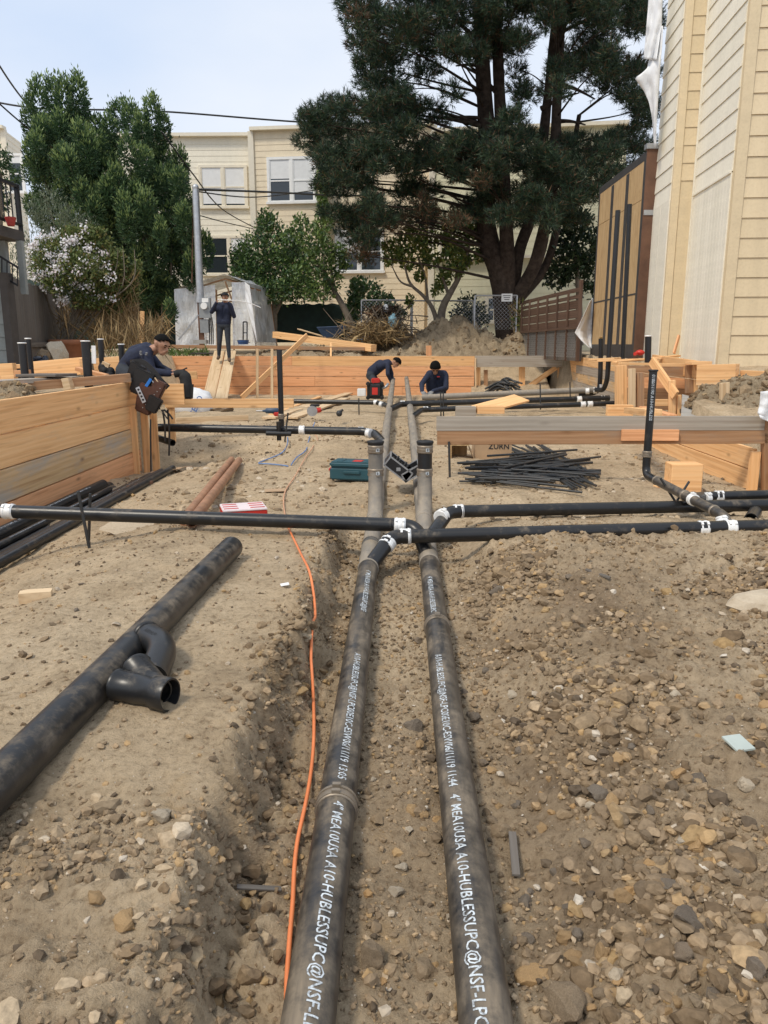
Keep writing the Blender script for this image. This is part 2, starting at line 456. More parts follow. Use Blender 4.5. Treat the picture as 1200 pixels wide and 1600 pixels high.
M['clod_light'] = island_mat('dry_soil_clods', [(0, (0.24, 0.18, 0.115)), (0.5, (0.40, 0.305, 0.20)), (0.9, (0.50, 0.39, 0.26)), (1, (0.62, 0.53, 0.41))], .95, .1, (55, .6))
M['rock'] = rock_mat('stone', (0.22, 0.165, 0.108), (0.40, 0.305, 0.20))
M['rock_ochre'] = rock_mat('ochre_stone', (0.36, 0.235, 0.115), (0.54, 0.37, 0.20))
M['rock_dark'] = rock_mat('dark_stone', (0.14, 0.115, 0.09), (0.28, 0.23, 0.175))
M['rock_pale'] = rock_mat('pale_stone', (0.42, 0.345, 0.25), (0.60, 0.52, 0.40))
# ------------------------------------------------------------------ ground
def pipe_z(Y): return 0.13 + 0.022 * Y
def smooth_base(X, Y):
    X = np.asarray(X, float); Y = np.asarray(Y, float)
    wob = fbm(X * .0 + 3.3, Y * 1.9, 4, 5) * .10 + fbm(X * 0 + 1, Y * 7, 3, 8) * .05 + fbm(X * 6, Y * 9, 3, 18) * .05
    left = np.interp(X, [-3.6, -3.2, -2.6, -2.15, -1.5, -.45], [-.10, -.08, .02, .19, .335, .345])
    left = left - .05 * sstep(2.4, 1.0, Y)
    right = np.interp(X, [.35, .55, .9, 1.6, 3.5], [.18, .25, .30, .33, .36]) + .06 * sstep(3.2, 4.3, Y) - .05 * sstep(2.4, 1.3, Y) * sstep(2.0, .4, X)
    near = np.where(X < 0, left, right)
    floor = .065 + .022 * Y + .02 * fbm(X * 3, Y * 3, 3, 21)
    tl = sstep(-.46 + wob, -.345 + wob * .7, X); tr = sstep(.62 - wob * .6, .30, X)
    t = tl * tr
    nearz = near * (1 - t) + floor * t
    mid = np.interp(X, [-3.6, -3.1, -2.2, -.7, 0, .7, 2.4, 3.5], [-.02, .0, .12, .24, .245, .24, .2, .1])
    far = np.interp(Y, [10, 14, 19, 22.5], [.24, .27, .16, .06])
    k1 = sstep(4.5, 6.4, Y); k2 = sstep(9, 12, Y)
    z = nearz * (1 - k1) + (mid * (1 - k2) + far * k2) * k1
    # low hollow by the end of the left form wall
    z = z - .20 * np.exp(-(((X + 2.9) / .75) ** 2 + ((Y - 10.0) / .9) ** 2)) - .16 * np.exp(-(((X + 1.75) / .8) ** 2 + ((Y - 10.3) / .5) ** 2))
    # spoil ridge under the mid-left branch and beyond the rebar heap
    z = z + .10 * np.exp(-(((X + 1.0) / .6) ** 2 + ((Y - 9.6) / .35) ** 2))
    z = z - .10 * np.exp(-(((X - 1.6) / 1.4) ** 2 + ((Y - 6.15) / .35) ** 2))
    # outer ground above the cut
    outL = np.where(Y < 10.4, .93, 1.12); outL = .93 + .25 * sstep(9, 14, Y)
    outR = np.interp(Y, [6, 8, 10, 12.5, 30], [.55, .62, .85, 1.22, 1.30]) + .25 * sstep(4.0, 5.2, X) * sstep(13, 9, Y)
    outB = 1.13 + .012 * np.clip(Y - 22, 0, 10)
    XL = np.where(Y < 10.45, -3.52, -6.4); XR = np.interp(Y, [0, 9.7, 10.5, 13, 13.6, 21], [3.58, 3.62, 4.72, 4.75, 4.4, 4.5])
    pit = z
    z = np.where(X < XL, outL, np.where(X > XR, outR, pit))
    yb = np.where((X > 2.05) & (X < 4.6), 24.6, 22.44)
    slope = .1 + 1.05 * sstep(21.4, 24.6, Y)
    z = np.where((Y > 20.5) & (X > 2.05) & (X < 4.3) & (Y < 24.6), np.maximum(slope + .0 * X, pit), z)
    z = np.where(Y > yb, outB, z)
    z = np.where((Y > 22.44) & (X < -6.4), outB, z)
    return z
def detail(X, Y):
    rightm = sstep(.25, .6, X) * sstep(5.2, 4.2, Y); tm = sstep(-.5, -.35, X) * sstep(.6, .3, X) * sstep(5.2, 4.4, Y)
    lown = sstep(2.1, 1.4, Y) * sstep(-.2, -.5, X)
    amp = .016 + .018 * rightm + .008 * tm + .02 * lown
    far = sstep(7, 14, Y)
    z = amp * fbm(X * 6, Y * 6, 5, 31, .6) + (.005 + .009 * rightm + .007 * tm + .008 * lown) * fbm(X * 34, Y * 34, 3, 41, .65) + .035 * fbm(X * 1.3, Y * 1.3, 3, 51)
    z = z + .006 * fbm(X * 3 + Y * 2, Y * 22, 3, 71) * sstep(-.4, -.6, X)
    # clods on the trench bank
    bank = np.exp(-((X + .40) / .11) ** 2) * sstep(5.3, 4.2, Y)
    z = z + bank * (.09 * fbm(X * 10, Y * 10, 4, 61, .7) + .035 * fbm(X * 30, Y * 30, 2, 63))
    lumps = np.clip(fbm(X * 15, Y * 15, 3, 77) - .12, 0, 1)
    lump2 = np.clip(fbm(X * 27 + 5, Y * 27, 3, 78) - .05, 0, 1)
    z = z + lumps * .055 * (rightm * .9 + tm * .4 + lown * .8 + .08) + lump2 * .030 * (rightm + tm * .6 + lown * .8 + .06) + far * .03 * fbm(X * 2.5, Y * 2.5, 3, 55)
    return z
def H(X, Y): return smooth_base(X, Y) + detail(np.asarray(X, float), np.asarray(Y, float))
def hz(x, y): return float(H(np.array([x]), np.array([y]))[0])
def GZ(px, py, it=8):
    """point where the picture ray meets the ground"""
    Z = .25
    for _ in range(it):
        p = G(px, py, Z); Z = .5 * Z + .5 * hz(p.x, p.y)
    p = G(px, py, Z); return V((p.x, p.y, hz(p.x, p.y)))

def GZr(px, py, r):
    """centre of a round thing of radius r resting on the ground, seen at a picture position"""
    Z = .4
    for _ in range(10):
        p = G(px, py, Z); Z = .5 * Z + .5 * (float(smooth_base(np.array([p.x]), np.array([p.y]))[0]) + r)
    return G(px, py, Z)
def make_ground():
    ys = [-3, -1, 0, .5, .8]
    y = .95
    while y < 26:
        ys.append(y); y += max(.0135, .0072 * y)
    while y < 700: ys.append(y); y *= 1.12
    xs = list(np.arange(-3.70, 3.75, .0155))
    x = 3.78; st = .03
    r = []
    while x < 500: r.append(x); st = min(st * 1.12, x * .2); x += st
    xs = [-q for q in reversed(r)] + xs + r
    xs = np.array(xs); ys = np.array(ys)
    X, Y = np.meshgrid(xs, ys)
    Z = H(X, Y)
    verts = np.stack([X, Y, Z], -1).reshape(-1, 3)
    nx, ny = len(xs), len(ys)
    i = (np.arange(ny - 1)[:, None] * nx + np.arange(nx - 1)[None, :]).ravel()
    faces = np.stack([i, i + 1, i + nx + 1, i + nx], -1)
    o = np_mesh('ground', verts, faces, M['dirt'], smooth=True)
    mo = (sstep(.22, .55, X) * .85 * sstep(5.0, 3.6, Y) + .55 * sstep(-.52, -.38, X) * sstep(.62, .3, X) * sstep(5.2, 4.4, Y) + .5 * sstep(2.0, 1.4, Y) * sstep(-.3, -.6, X))
    mo = np.clip(mo * (.55 + .9 * fbm(X * 2.2, Y * 2.2, 4, 91)) + .12 * fbm(X, Y, 3, 93), 0, 1)
    at = o.data.attributes.new('moist', 'FLOAT', 'POINT'); at.data.foreach_set('value', mo.ravel().astype(np.float32))
    setp(o, 'bare tan building-site soil with a pipe trench and gravel', kind='structure')
    return o
make_ground()

# ------------------------------------------------------------------ stones
def rock_template(seed, sub=2, flat=.75):
    bm = bmesh.new(); bmesh.ops.create_icosphere(bm, subdivisions=sub, radius=1.0)
    rs = random.Random(seed); off = V((rs.random() * 50, rs.random() * 50, rs.random() * 50))
    cuts = [(V((rs.gauss(0, 1), rs.gauss(0, 1), rs.gauss(0, 1))).normalized(), rs.uniform(.42, .80)) for _ in range(12)]
    for v in bm.verts:
        p = v.co.copy()
        for nrm, d in cuts:
            q = p.dot(nrm)
            if q > d: p -= nrm * (q - d) * .96
        p *= 1.18 * (1 + .22 * mnoise.noise(p * 1.7 + off) + (.12 * mnoise.noise(p * 4.5 + off) if sub > 1 else 0))
        v.co = V((p.x * rs.uniform(.98, 1.02), p.y, p.z * flat))
    vs = np.array([v.co[:] for v in bm.verts]); fs = np.array([[v.index for v in f.verts] for f in bm.faces]); bm.free()
    return vs, fs
T2 = [rock_template(i, 2, random.Random(i).uniform(.55, .9)) for i in range(10)]
T1 = [rock_template(100 + i, 1, random.Random(i).uniform(.5, .9)) for i in range(10)]
def scatter(name, X, Y, S, label, templ, zoff=.25, mat=None, zfun=None):
    VV = []; FF = []; b = 0
    Z = (zfun or H)(X, Y)
    for i in range(len(X)):
        vs, fs = templ[i % len(templ)]
        a = rng.uniform(0, 6.283); ca, sa = math.cos(a), math.sin(a); tl = rng.uniform(-.5, .5)
        st = rng.uniform(.7, 1.3)
        x = vs[:, 0] * st; y = vs[:, 1]; z = vs[:, 2]
        y2 = y * math.cos(tl) - z * math.sin(tl); z2 = y * math.sin(tl) + z * math.cos(tl)
        q = np.stack([x * ca - y2 * sa, x * sa + y2 * ca, z2], -1) * S[i]
        q += np.array([X[i], Y[i], Z[i] + S[i] * zoff]); VV.append(q); FF.append(fs + b); b += len(vs)
    o = np_mesh(name, np.concatenate(VV), np.concatenate(FF), mat or M['pebble'], smooth=False)
    return setp(o, label, kind='stuff')
def sample(n, x0, x1, y0, y1, dens, seed):
    r = np.random.default_rng(seed); out = np.zeros((0, 2))
    while len(out) < n:
        q = np.stack([r.uniform(x0, x1, n * 2), r.uniform(y0, y1, n * 2)], -1)
        out = np.concatenate([out, q[r.random(n * 2) < dens(q[:, 0], q[:, 1])]])
    return out[:n, 0], out[:n, 1]
def dens_r(x, y):
    offp = 1 - (np.abs(np.abs(x) - .18) < .045)
    vis = (np.abs(x) < y * .62 + .15)
    cl = .30 + 1.9 * fbm(x * 1.7, y * 1.7, 3, 15) 
    return np.clip(offp * vis * np.clip(cl, .04, 1) * (sstep(.3, .5, x) * sstep(4.9, 3.4, y) + .05), 0, 1) 
def dens_t(x, y):
    offp = 1 - (np.abs(np.abs(x) - .18) < .05)
    return np.clip(offp * (.25 + .8 * fbm(x * 3, y * 2, 3, 25) + .25), 0.03, 1)
def dens_l(x, y):
    vis = (np.abs(x) < y * .62 + .15)
    return np.clip(vis * (sstep(1.95, 1.45, y) * (.35 + 1.2 * fbm(x * 3, y * 3, 3, 35)) + .035 + .25 * sstep(-.56, -.42, x)), 0, 1)
def szs(n, med, sig, lo, hi, seed):
    r = np.random.default_rng(seed); return np.clip(np.exp(r.normal(math.log(med), sig, n)), lo, hi)
x, y = sample(12000, .28, 3.3, 1.1, 5.2, dens_r, 1); scatter('gravel', x, y, szs(len(x), .0066, .5, .0028, .020, 2), 'loose brown gravel heaped right of the drain pipes', T1)
x, y = sample(1500, .30, 3.2, 1.1, 4.4, dens_r, 3); scatter('coarse_gravel', x, y, szs(len(x), .0165, .32, .011, .032, 4), 'coarse tan lumps of stone in the heaped soil', T2)
x, y = sample(5200, -.46, .40, 1.0, 5.3, dens_t, 5); scatter('trench_gravel', x, y, szs(len(x), .006, .5, .003, .02, 6), 'fine gravel lying in the pipe trench', T1)
x, y = sample(3800, -2.4, -.40, 1.0, 5.4, dens_l, 7); scatter('bench_grit', x, y, szs(len(x), .0058, .5, .0025, .02, 8), 'small stones scattered on the smooth tan bench', T1)
x, y = sample(4000, -3.2, 3.4, 5.0, 13.0, lambda a, b: .3 + fbm(a * 1.3, b * 1.3, 3, 45), 9); scatter('yard_grit', x, y, szs(len(x), .009, .5, .004, .032, 10), 'pebbles strewn over the soil beyond the crossing pipes', T1)

def dens_bank(x, y):
    b = np.exp(-((x + .39 + .05 * np.sin(y * 3)) / .09) ** 2); return np.clip(b * (.35 + fbm(x * 3, y * 4, 3, 65)), 0, 1)
x, y = sample(1000, -.62, -.24, 1.05, 4.9, dens_bank, 21); scatter('bank_clods', x, y, szs(len(x), .0105, .45, .004, .028, 22), 'crumbled soil clods along the edge of the bench', T2, .05, M['clod'])
x, y = sample(1700, .3, 3.2, 1.1, 4.8, dens_r, 23); scatter('soil_clods', x, y, szs(len(x), .016, .45, .007, .048, 24), 'half-buried clods of soil on the right slope', T2, -.05, M['clod'])
x, y = sample(280, -1.9, -.45, 1.05, 2.1, lambda a, b: np.clip(sstep(2.0, 1.5, b) * (.4 + 1.2 * fbm(a * 3, b * 3, 3, 35)), 0.0, 1), 25); scatter('bench_clods', x, y, szs(len(x), .012, .45, .005, .034, 26), 'soil clods on the nearest part of the left bench', T2, .0, M['clod_light'])
x, y = sample(900, -3.0, 3.2, 5.2, 11, lambda a, b: np.clip(fbm(a * 1.1, b * 1.1, 3, 46), 0, 1), 27); scatter('yard_clods', x, y, szs(len(x), .022, .45, .008, .07, 28), 'clods of soil strewn beyond the crossing pipes', T2, -.05, M['clod_light'])
x, y = sample(7000, -.42, 3.0, 1.05, 4.6, lambda a, b: (np.abs(a) < b * .62 + .15) * (.45 + .5 * fbm(a * 2.3, b * 2.3, 3, 19)), 29); scatter('soil_crumbs', x, y, szs(len(x), .0042, .4, .002, .009, 30), 'fine soil crumbs over the trench and the right slope', T1, .1, M['clod'])
ROCK_ME = {}
def rock(px, py, size, matk, label, group=None, name='stone', zo=.12, ti=None, flat=1.0, ln=1.0):
    """one stone lying where the picture shows it; size is its width in metres"""
    p = GZ(px, py)
    ti = random.randrange(10) if ti is None else ti
    key = (ti, matk)
    if key not in ROCK_ME:
        vs, fs = rock_template(500 + ti, 3, .75)
        me = bpy.data.meshes.new(name); me.from_pydata(vs.tolist(), [], fs.tolist()); me.materials.append(M[matk]); me.update()
        ROCK_ME[key] = me
    o = bpy.data.objects.new(name, ROCK_ME[key]); COL.objects.link(o)
    s = size / 2
    o.location = (p.x, p.y, p.z + s * zo); o.scale = (s * ln, s, s * flat)
    o.rotation_euler = (random.uniform(-.3, .3), random.uniform(-.3, .3), random.uniform(-.5, .5) if ln != 1 else random.uniform(0, 6.28))
    return setp(o, label, 'stone', group)
ROCKS = [
 (575, 1495, .062, 'rock', 'round brown stone between the pipes, left of the pale one near the bottom'),
 (665, 1515, .058, 'rock', 'pale dusty cobble between the pipes at the bottom of the picture'),
 (590, 1282, .042, 'rock', 'tan pebble stone lying by the collar of the left drain pipe'),
 (645, 1268, .050, 'rock_ochre', 'tan round stone midway between the pipes near the collar'),
 (648, 1138, .075, 'rock_dark', 'rough dark grey clod between the two drain pipes'),
 (655, 1002, .05, 'rock_dark', 'grey stone touching the left side of the right drain pipe'),
 (618, 1395, .042, 'rock_pale', 'pale angular stone between the pipes above the two cobbles'),
 (520, 948, .055, 'rock_ochre', 'brown stone left of the left drain pipe beyond the bench edge'),
 (775, 927, .085, 'rock_dark', 'dark grey wedge-shaped stone on the tan soil right of the pipes'),
 (705, 966, .055, 'rock', 'reddish stone touching the right drain pipe collar'),
 (890, 903, .04, 'rock_dark', 'small dark clod high on the right slope'),
 (935, 1243, .062, 'rock_dark', 'blackish grey lump on the right gravel slope'),
 (797, 1220, .052, 'rock', 'rounded tan stone right of the right pipe beside the smooth soil'),
 (860, 1150, .048, 'rock', 'grey brown stone in the middle of the gravel slope'),
 (965, 1190, .055, 'rock_ochre', 'long ochre stone in the gravel near the dark lump'),
 (885, 1212, .052, 'rock', 'flat tan stone above the smooth soil patch'),
 (1060, 1210, .045, 'rock_ochre', 'rusty ochre stone in the gravel at the right'),
 (1095, 1225, .065, 'rock_dark', 'grey crusted stone at the right edge of the gravel'),
 (1165, 1228, .055, 'rock_pale', 'pale chalky stone at the right picture edge'),
 (740, 1125, .055, 'rock_dark', 'brown grey stone wedged against the right drain pipe'),
 (830, 1525, .075, 'rock_ochre', 'big ochre crumbly stone beside the right pipe at the bottom'),
 (880, 1580, .105, 'rock', 'biggest grey brown rock at the bottom right of the right pipe'),
 (925, 1548, .045, 'rock_ochre', 'oblong tan brick-like stone above the biggest rock'),
 (820, 1468, .045, 'rock_dark', 'dark grey rounded stone by the right pipe above the ochre one'),
 (820, 1410, .045, 'rock_dark', 'brown dark stone beside the short wood stick'),
 (780, 1300, .060, 'rock', 'long brown stone against the right pipe'),
 (1035, 1355, .052, 'rock', 'grey flat stone in the lower right gravel'),
 (1090, 1325, .060, 'rock_ochre', 'crumbly orange tan lump on the lower right gravel'),
 (1075, 1440, .062, 'rock_dark', 'dark brown clod on the lower right gravel'),
 (893, 1380, .040, 'rock', 'tan stone on the smooth soil by the right pipe'),
 (1035, 1505, .036, 'rock_pale', 'pale angular stone in the bottom right gravel'),
 (965, 1528, .035, 'rock_pale', 'whitish chip of stone at the bottom right'),
 (250, 1275, .050, 'rock_pale', 'pale half-buried stone alone on the tan bench'),
 (198, 1440, .060, 'rock_ochre', 'flat ochre stone on the lower left bench'),
 (30, 1315, .060, 'rock', 'tan blocky stone at the left picture edge'),
 (150, 1405, .045, 'rock_ochre', 'tan wedge stone on the lower left bench'),
 (288, 1458, .036, 'rock', 'small tan stone near the crumbling bench edge'),
 (205, 1490, .045, 'rock', 'rounded brown stone in the lower left soil'),
 (120, 955, .032, 'rock_dark', 'small dark round stone on the bench near the offcut'),
 (127, 914, .030, 'rock_dark', 'small black stone right of the cut block of wood'),
 (70, 1000, .038, 'rock', 'pale flat pebble left of the loose pipe'),
 (455, 1300, .035, 'rock', 'tan stone in the trench left of the orange cord'),
 (480, 1308, .032, 'rock', 'grey stone in the trench touching the orange cord'),
 (412, 1395, .038, 'rock', 'grey pebble stone at the foot of the bench'),
 (765, 1510, .03, 'rock_ochre', 'small ochre pebble against the right pipe'),
]
for px, py, s, mk, lab in ROCKS: rock(px, py, s, mk, lab)
# further loose stones that nothing tells apart
r = random.Random(5)
n = 0
while n < 130:
    px, py = r.uniform(715, 1195), r.uniform(1010, 1590)
    if px < 700 + (py - 1000) * .21: continue
    if r.random() > .25 + .6 * (fbm(np.array([px / 90.]), np.array([py / 90.]), 3, 9)[0] + .5): continue
    rock(px, py, r.uniform(.022, .044), r.choice(['rock', 'rock', 'rock_ochre', 'rock_dark', 'rock_pale'] if r.random() < .5 else ['rock', 'rock_ochre', 'rock_dark']), 'fist-sized or smaller loose stone on the gravel slope right of the pipes', 'loose stones on the right gravel slope'); n += 1
n = 0
while n < 40:
    py = r.uniform(900, 1590); px = 640 + r.uniform(-1, 1) * (30 + (py - 900) * .11)
    rock(px, py, r.uniform(.016, .034), r.choice(['rock', 'rock_ochre', 'rock_pale']), 'small loose stone on the trench floor between the drain pipes', 'loose stones between the pipes'); n += 1
# ------------------------------------------------------------------ building materials
def paint(name, col, streak=.10, rough=.7, peel=None):
    m, nt, b = new_mat(name)
    v = coords(nt, 'Object', (1, 1, 1), True)
    n = tex_noise(nt, coords(nt, 'Object', (2.5, 2.5, .5)), 2.0, 7, .65); n2 = tex_noise(nt, v, 26, 6, .7)
    col_ = ramp(nt, n, [(0.28, tuple(c * (1 - streak * 1.6) for c in col)), (0.62, col)]).outputs[0]
    col_ = mixc(nt, .35, col_, ramp(nt, n2, [(0.3, (0.72, 0.70, 0.66)), (0.55, (1, 1, 1))]).outputs[0], 'MULTIPLY')
    if peel:
        pf = ramp(nt, tex_noise(nt, coords(nt, 'Object', (3, 3, 1.2)), 5, 9, .75), [(0.66, 0.0), (0.71, 1.0)]).outputs[0]
        col_ = mixc(nt, pf, col_, peel)
    oi = nt.nodes.new('ShaderNodeObjectInfo')
    col_ = mixc(nt, 1.0, col_, ramp(nt, oi.outputs['Random'], [(0, (.93, .93, .92)), (1, (1, 1, 1))]).outputs[0], 'MULTIPLY')
    nt.links.new(col_, b.inputs['Base Color']); b.inputs['Roughness'].default_value = rough; b.inputs['Specular IOR Level'].default_value = .3
    bump(nt, b, n2, .12, .006)
    return m
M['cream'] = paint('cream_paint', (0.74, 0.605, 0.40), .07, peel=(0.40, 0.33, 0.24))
M['cream_sunlit'] = paint('sunlit_cream_paint', (0.88, 0.83, 0.70), .06, peel=(0.60, 0.54, 0.42))  # lighter copy of the cream paint: sunlight on the side walls put into the colour
M['rear_cream'] = paint('rear_cream_paint', (0.84, 0.79, 0.66), .05)
M['rear_buff'] = paint('rear_buff_paint', (0.80, 0.69, 0.51), .05)
M['rear_yellow'] = paint('rear_yellow_paint', (0.78, 0.75, 0.55), .05)
M['white_trim'] = plain('white_trim', (0.78, 0.78, 0.76), .5, var=.05)
M['cream_trim'] = plain('cream_trim', (0.74, 0.68, 0.55), .6, var=.05)
M['grey_siding'] = paint('grey_green_paint', (0.31, 0.335, 0.325), .15)
M['dark_trim'] = plain('dark_timber', (0.06, 0.052, 0.046), .7, var=.2)
M['iron'] = plain('black_iron', (0.015, 0.015, 0.017), .45, .3)
M['galv'] = plain('galvanised_steel', (0.46, 0.47, 0.48), .42, .75, var=.15, scale=9)
M['grey_box'] = plain('grey_enamel', (0.27, 0.285, 0.29), .5, .2, var=.1, scale=9, dirt=((0.18, 0.16, 0.14), .62))
M['blind'] = plain('pale_blind', (0.72, 0.73, 0.73), .8, var=.05)
def glass_mat():
    m, nt, b = new_mat('window_glass')
    b.inputs['Base Color'].default_value = (0.025, 0.032, 0.038, 1); b.inputs['Roughness'].default_value = .06
    b.inputs['Specular IOR Level'].default_value = .8
    bump(nt, b, tex_noise(nt, coords(nt, 'Object'), 1.3, 2, .5), .05, .02)
    return m
M['glass'] = glass_mat()
def ply_mat():
    m, nt, b = new_mat('plywood')
    v1 = coords(nt, 'Object', (6, 6, .9), True); n = tex_noise(nt, v1, 1.6, 7, .65, 2.5); n2 = tex_noise(nt, coords(nt, 'Object', (30, 30, 2), True), 1, 5, .6)
    col = ramp(nt, n, [(0.28, (0.36, 0.22, 0.10)), (0.52, (0.51, 0.345, 0.17)), (0.75, (0.60, 0.44, 0.245))]).outputs[0]
    col = mixc(nt, .4, col, ramp(nt, n2, [(.3, (.6, .58, .55)), (.65, (1, 1, 1))]).outputs[0], 'MULTIPLY')
    nt.links.new(col, b.inputs['Base Color']); b.inputs['Roughness'].default_value = .75
    return m
M['ply'] = ply_mat()
M['tape'] = plain('black_flashing_tape', (0.045, 0.043, 0.042), .6, var=.25, scale=8, dirt=((0.12, 0.10, 0.085), .58))
M['redwood'] = plain('red_brown_board', (0.145, 0.072, 0.042), .75, var=.25, scale=4)
M['terracotta'] = plain('terracotta', (0.40, 0.165, 0.085), .8, var=.15, scale=8, dirt=((0.42, 0.28, 0.2), .6))
M['red_pot'] = plain('red_glaze', (0.33, 0.035, 0.03), .4)

def wedge_mesh(L, h, t=.022, lip=.004):
    """one lapped siding board: local x along the length, z up, -y faces out; proud at its foot"""
    key = ('w', round(L, 3), round(h, 3), t)
    if key in _bcache: return _bcache[key]
    x = L / 2
    prof = [(0.004, 0), (-t, 0), (-t, lip), (-.006, h - .006), (-.002, h - .003), (0.004, h - .003)]
    vs = [(sx * x, y, z) for sx in (-1, 1) for (y, z) in prof]; n = len(prof)
    fs = [(i, (i + 1) % n, n + (i + 1) % n, n + i) for i in range(n)] + [tuple(range(n - 1, -1, -1)), tuple(range(n, 2 * n))]
    me = bpy.data.meshes.new('siding_board'); me.from_pydata(vs, [], fs); me.update()
    _bcache[key] = me
    return me
def wall_matrix(a, b, z):           # x from a to b in plan, -y outward (to the right of a->b is inside): a is left as seen from outside
    a = V((a[0], a[1], 0)); b = V((b[0], b[1], 0)); d = (b - a).normalized(); y = UP.cross(d)
    Mx = Matrix((d, y, UP)).transposed().to_4x4(); Mx.translation = (a + b) / 2 + V((0, 0, z)); return Mx
def siding(parent, a, b, z0, z1, ex, mat, t=.022):
    """individual lapped boards on the wall a->b"""
    L = (V((b[0], b[1], 0)) - V((a[0], a[1], 0))).length; z = z0
    while z < z1 - .01:
        me = wedge_mesh(L, min(ex, z1 - z), t)
        if not me.materials: me.materials.append(mat)
        elif me.materials[0] != mat: me = me.copy(); me.materials[0] = mat
        link_mesh('siding_board', me, parent, wall_matrix(a, b, z)); z += ex
def far_siding(parent, a, b, z0, z1, ex, mat, t=.017):
    """distant lapped siding as one mesh"""
    mb = MB(); Mx = wall_matrix(a, b, 0); L = (V((b[0], b[1], 0)) - V((a[0], a[1], 0))).length / 2; z = z0
    while z < z1 - .01:
        h = min(ex, z1 - z)
        q = [V((-L, -t, z)), V((L, -t, z)), V((L, -.004, z + h)), V((-L, -.004, z + h)), V((-L, 0, z)), V((L, 0, z))]
        mb.add([Mx @ p for p in q], [(0, 1, 2, 3), (4, 5, 1, 0)]); z += ex
    # solid core behind
    q = [V((s * L, y, zz)) for s in (-1, 1) for y in (0.002, .25) for zz in (z0, z1)]
    mb.add([Mx @ p for p in q], [(0, 1, 3, 2), (4, 6, 7, 5), (0, 4, 5, 1), (2, 3, 7, 6), (0, 2, 6, 4), (1, 5, 7, 3)])
    return mb.build('siding', mat, parent)
def wall_core(parent, a, b, z0, z1, mat, name='wall', th=.2):
    Mx = wall_matrix(a, b, 0); L = (V((b[0], b[1], 0)) - V((a[0], a[1], 0))).length / 2; mb = MB()
    q = [V((s * L, y, zz)) for s in (-1, 1) for y in (.006, th) for zz in (z0, z1)]
    mb.add([Mx @ p for p in q], [(0, 1, 3, 2), (4, 6, 7, 5), (0, 4, 5, 1), (2, 3, 7, 6), (0, 2, 6, 4), (1, 5, 7, 3)])
    return mb.build(name, mat, parent)
def window(parent, a, b, px0, py0, px1, py1, panes=2, trim='white_trim', blind=(), proud=.06, rails=True, dark=False):
    """double-hung windows set on wall a->b, given by the picture rectangle of the outer trim"""
    Mx = wall_matrix(a, b, 0); Mi = Mx.inverted()
    n = Mx.to_3x3() @ V((0, -1, 0)); o = Mx.translation
    def hit(px, py):
        r = ray(px, py); t = (o - CAM).dot(n) / r.dot(n); return Mi @ (CAM + r * t)
    p0 = hit(px0, py1); p1 = hit(px1, py0)
    x0, x1, z0, z1 = p0.x, p1.x, p0.z, p1.z; T = .11
    fr = MB()
    def bx(mb, xa, xb, za, zb, ya, yb): 
        q = [V((x, y, z)) for x in (xa, xb) for y in (ya, yb) for z in (za, zb)]
        mb.add([Mx @ p for p in q], [(0, 1, 3, 2), (4, 6, 7, 5), (0, 4, 5, 1), (2, 3, 7, 6), (0, 2, 6, 4), (1, 5, 7, 3)])
    bx(fr, x0, x0 + T, z0, z1, -proud - .03, -.005); bx(fr, x1 - T, x1, z0, z1, -proud - .03, -.005)
    bx(fr, x0 + T, x1 - T, z1 - T, z1, -proud - .028, -.005)
    iw = (x1 - x0 - 2 * T); mull = .12
    pw = (iw - mull * (panes - 1)) / panes
    for i in range(1, panes):
        xa = x0 + T + i * pw + (i - 1) * mull; bx(fr, xa, xa + mull, z0, z1 - T, -proud - .026, -.005)
    w = fr.build('window', M[trim], parent)
    sl = MB(); bx(sl, x0 - .05, x1 + .05, z0 - .10, z0, -proud - .09, -.005); sl.build('sill', M[trim], w)
    for i in range(panes):
        xa = x0 + T + i * (pw + mull); xb = xa + pw
        g = MB(); bx(g, xa, xb, z0, z1 - T, -.045, -.030); g.build('pane', M['glass'], w)
        rl = MB(); zm = (z0 + z1 - T) / 2
        e = .045
        bx(rl, xa, xb, zm - .03, zm + .03, -.075, -.046); bx(rl, xa, xa + e, z0, zm - .03, -.07, -.046); bx(rl, xb - e, xb, z0, zm - .03, -.07, -.046)
        bx(rl, xa, xa + e, zm + .03, z1 - T, -.072, -.046); bx(rl, xb - e, xb, zm + .03, z1 - T, -.072, -.046); bx(rl, xa + e, xb - e, z0, z0 + .05, -.07, -.046)
        rl.build('sash', M[trim], w)
        if i < len(blind) and blind[i] > 0:
            zb = (z1 - T) - blind[i] * (z1 - T - z0)
            bl = MB(); bx(bl, xa + e, xb - e, zb, z1 - T, -.050, -.0465); bl.build('blind', M['blind'], w)
    return w
def PX(px, Y, py=540): return (P(px, py, Y).x, Y)
def ZY(py, Y, px=600): return P(px, py, Y).z

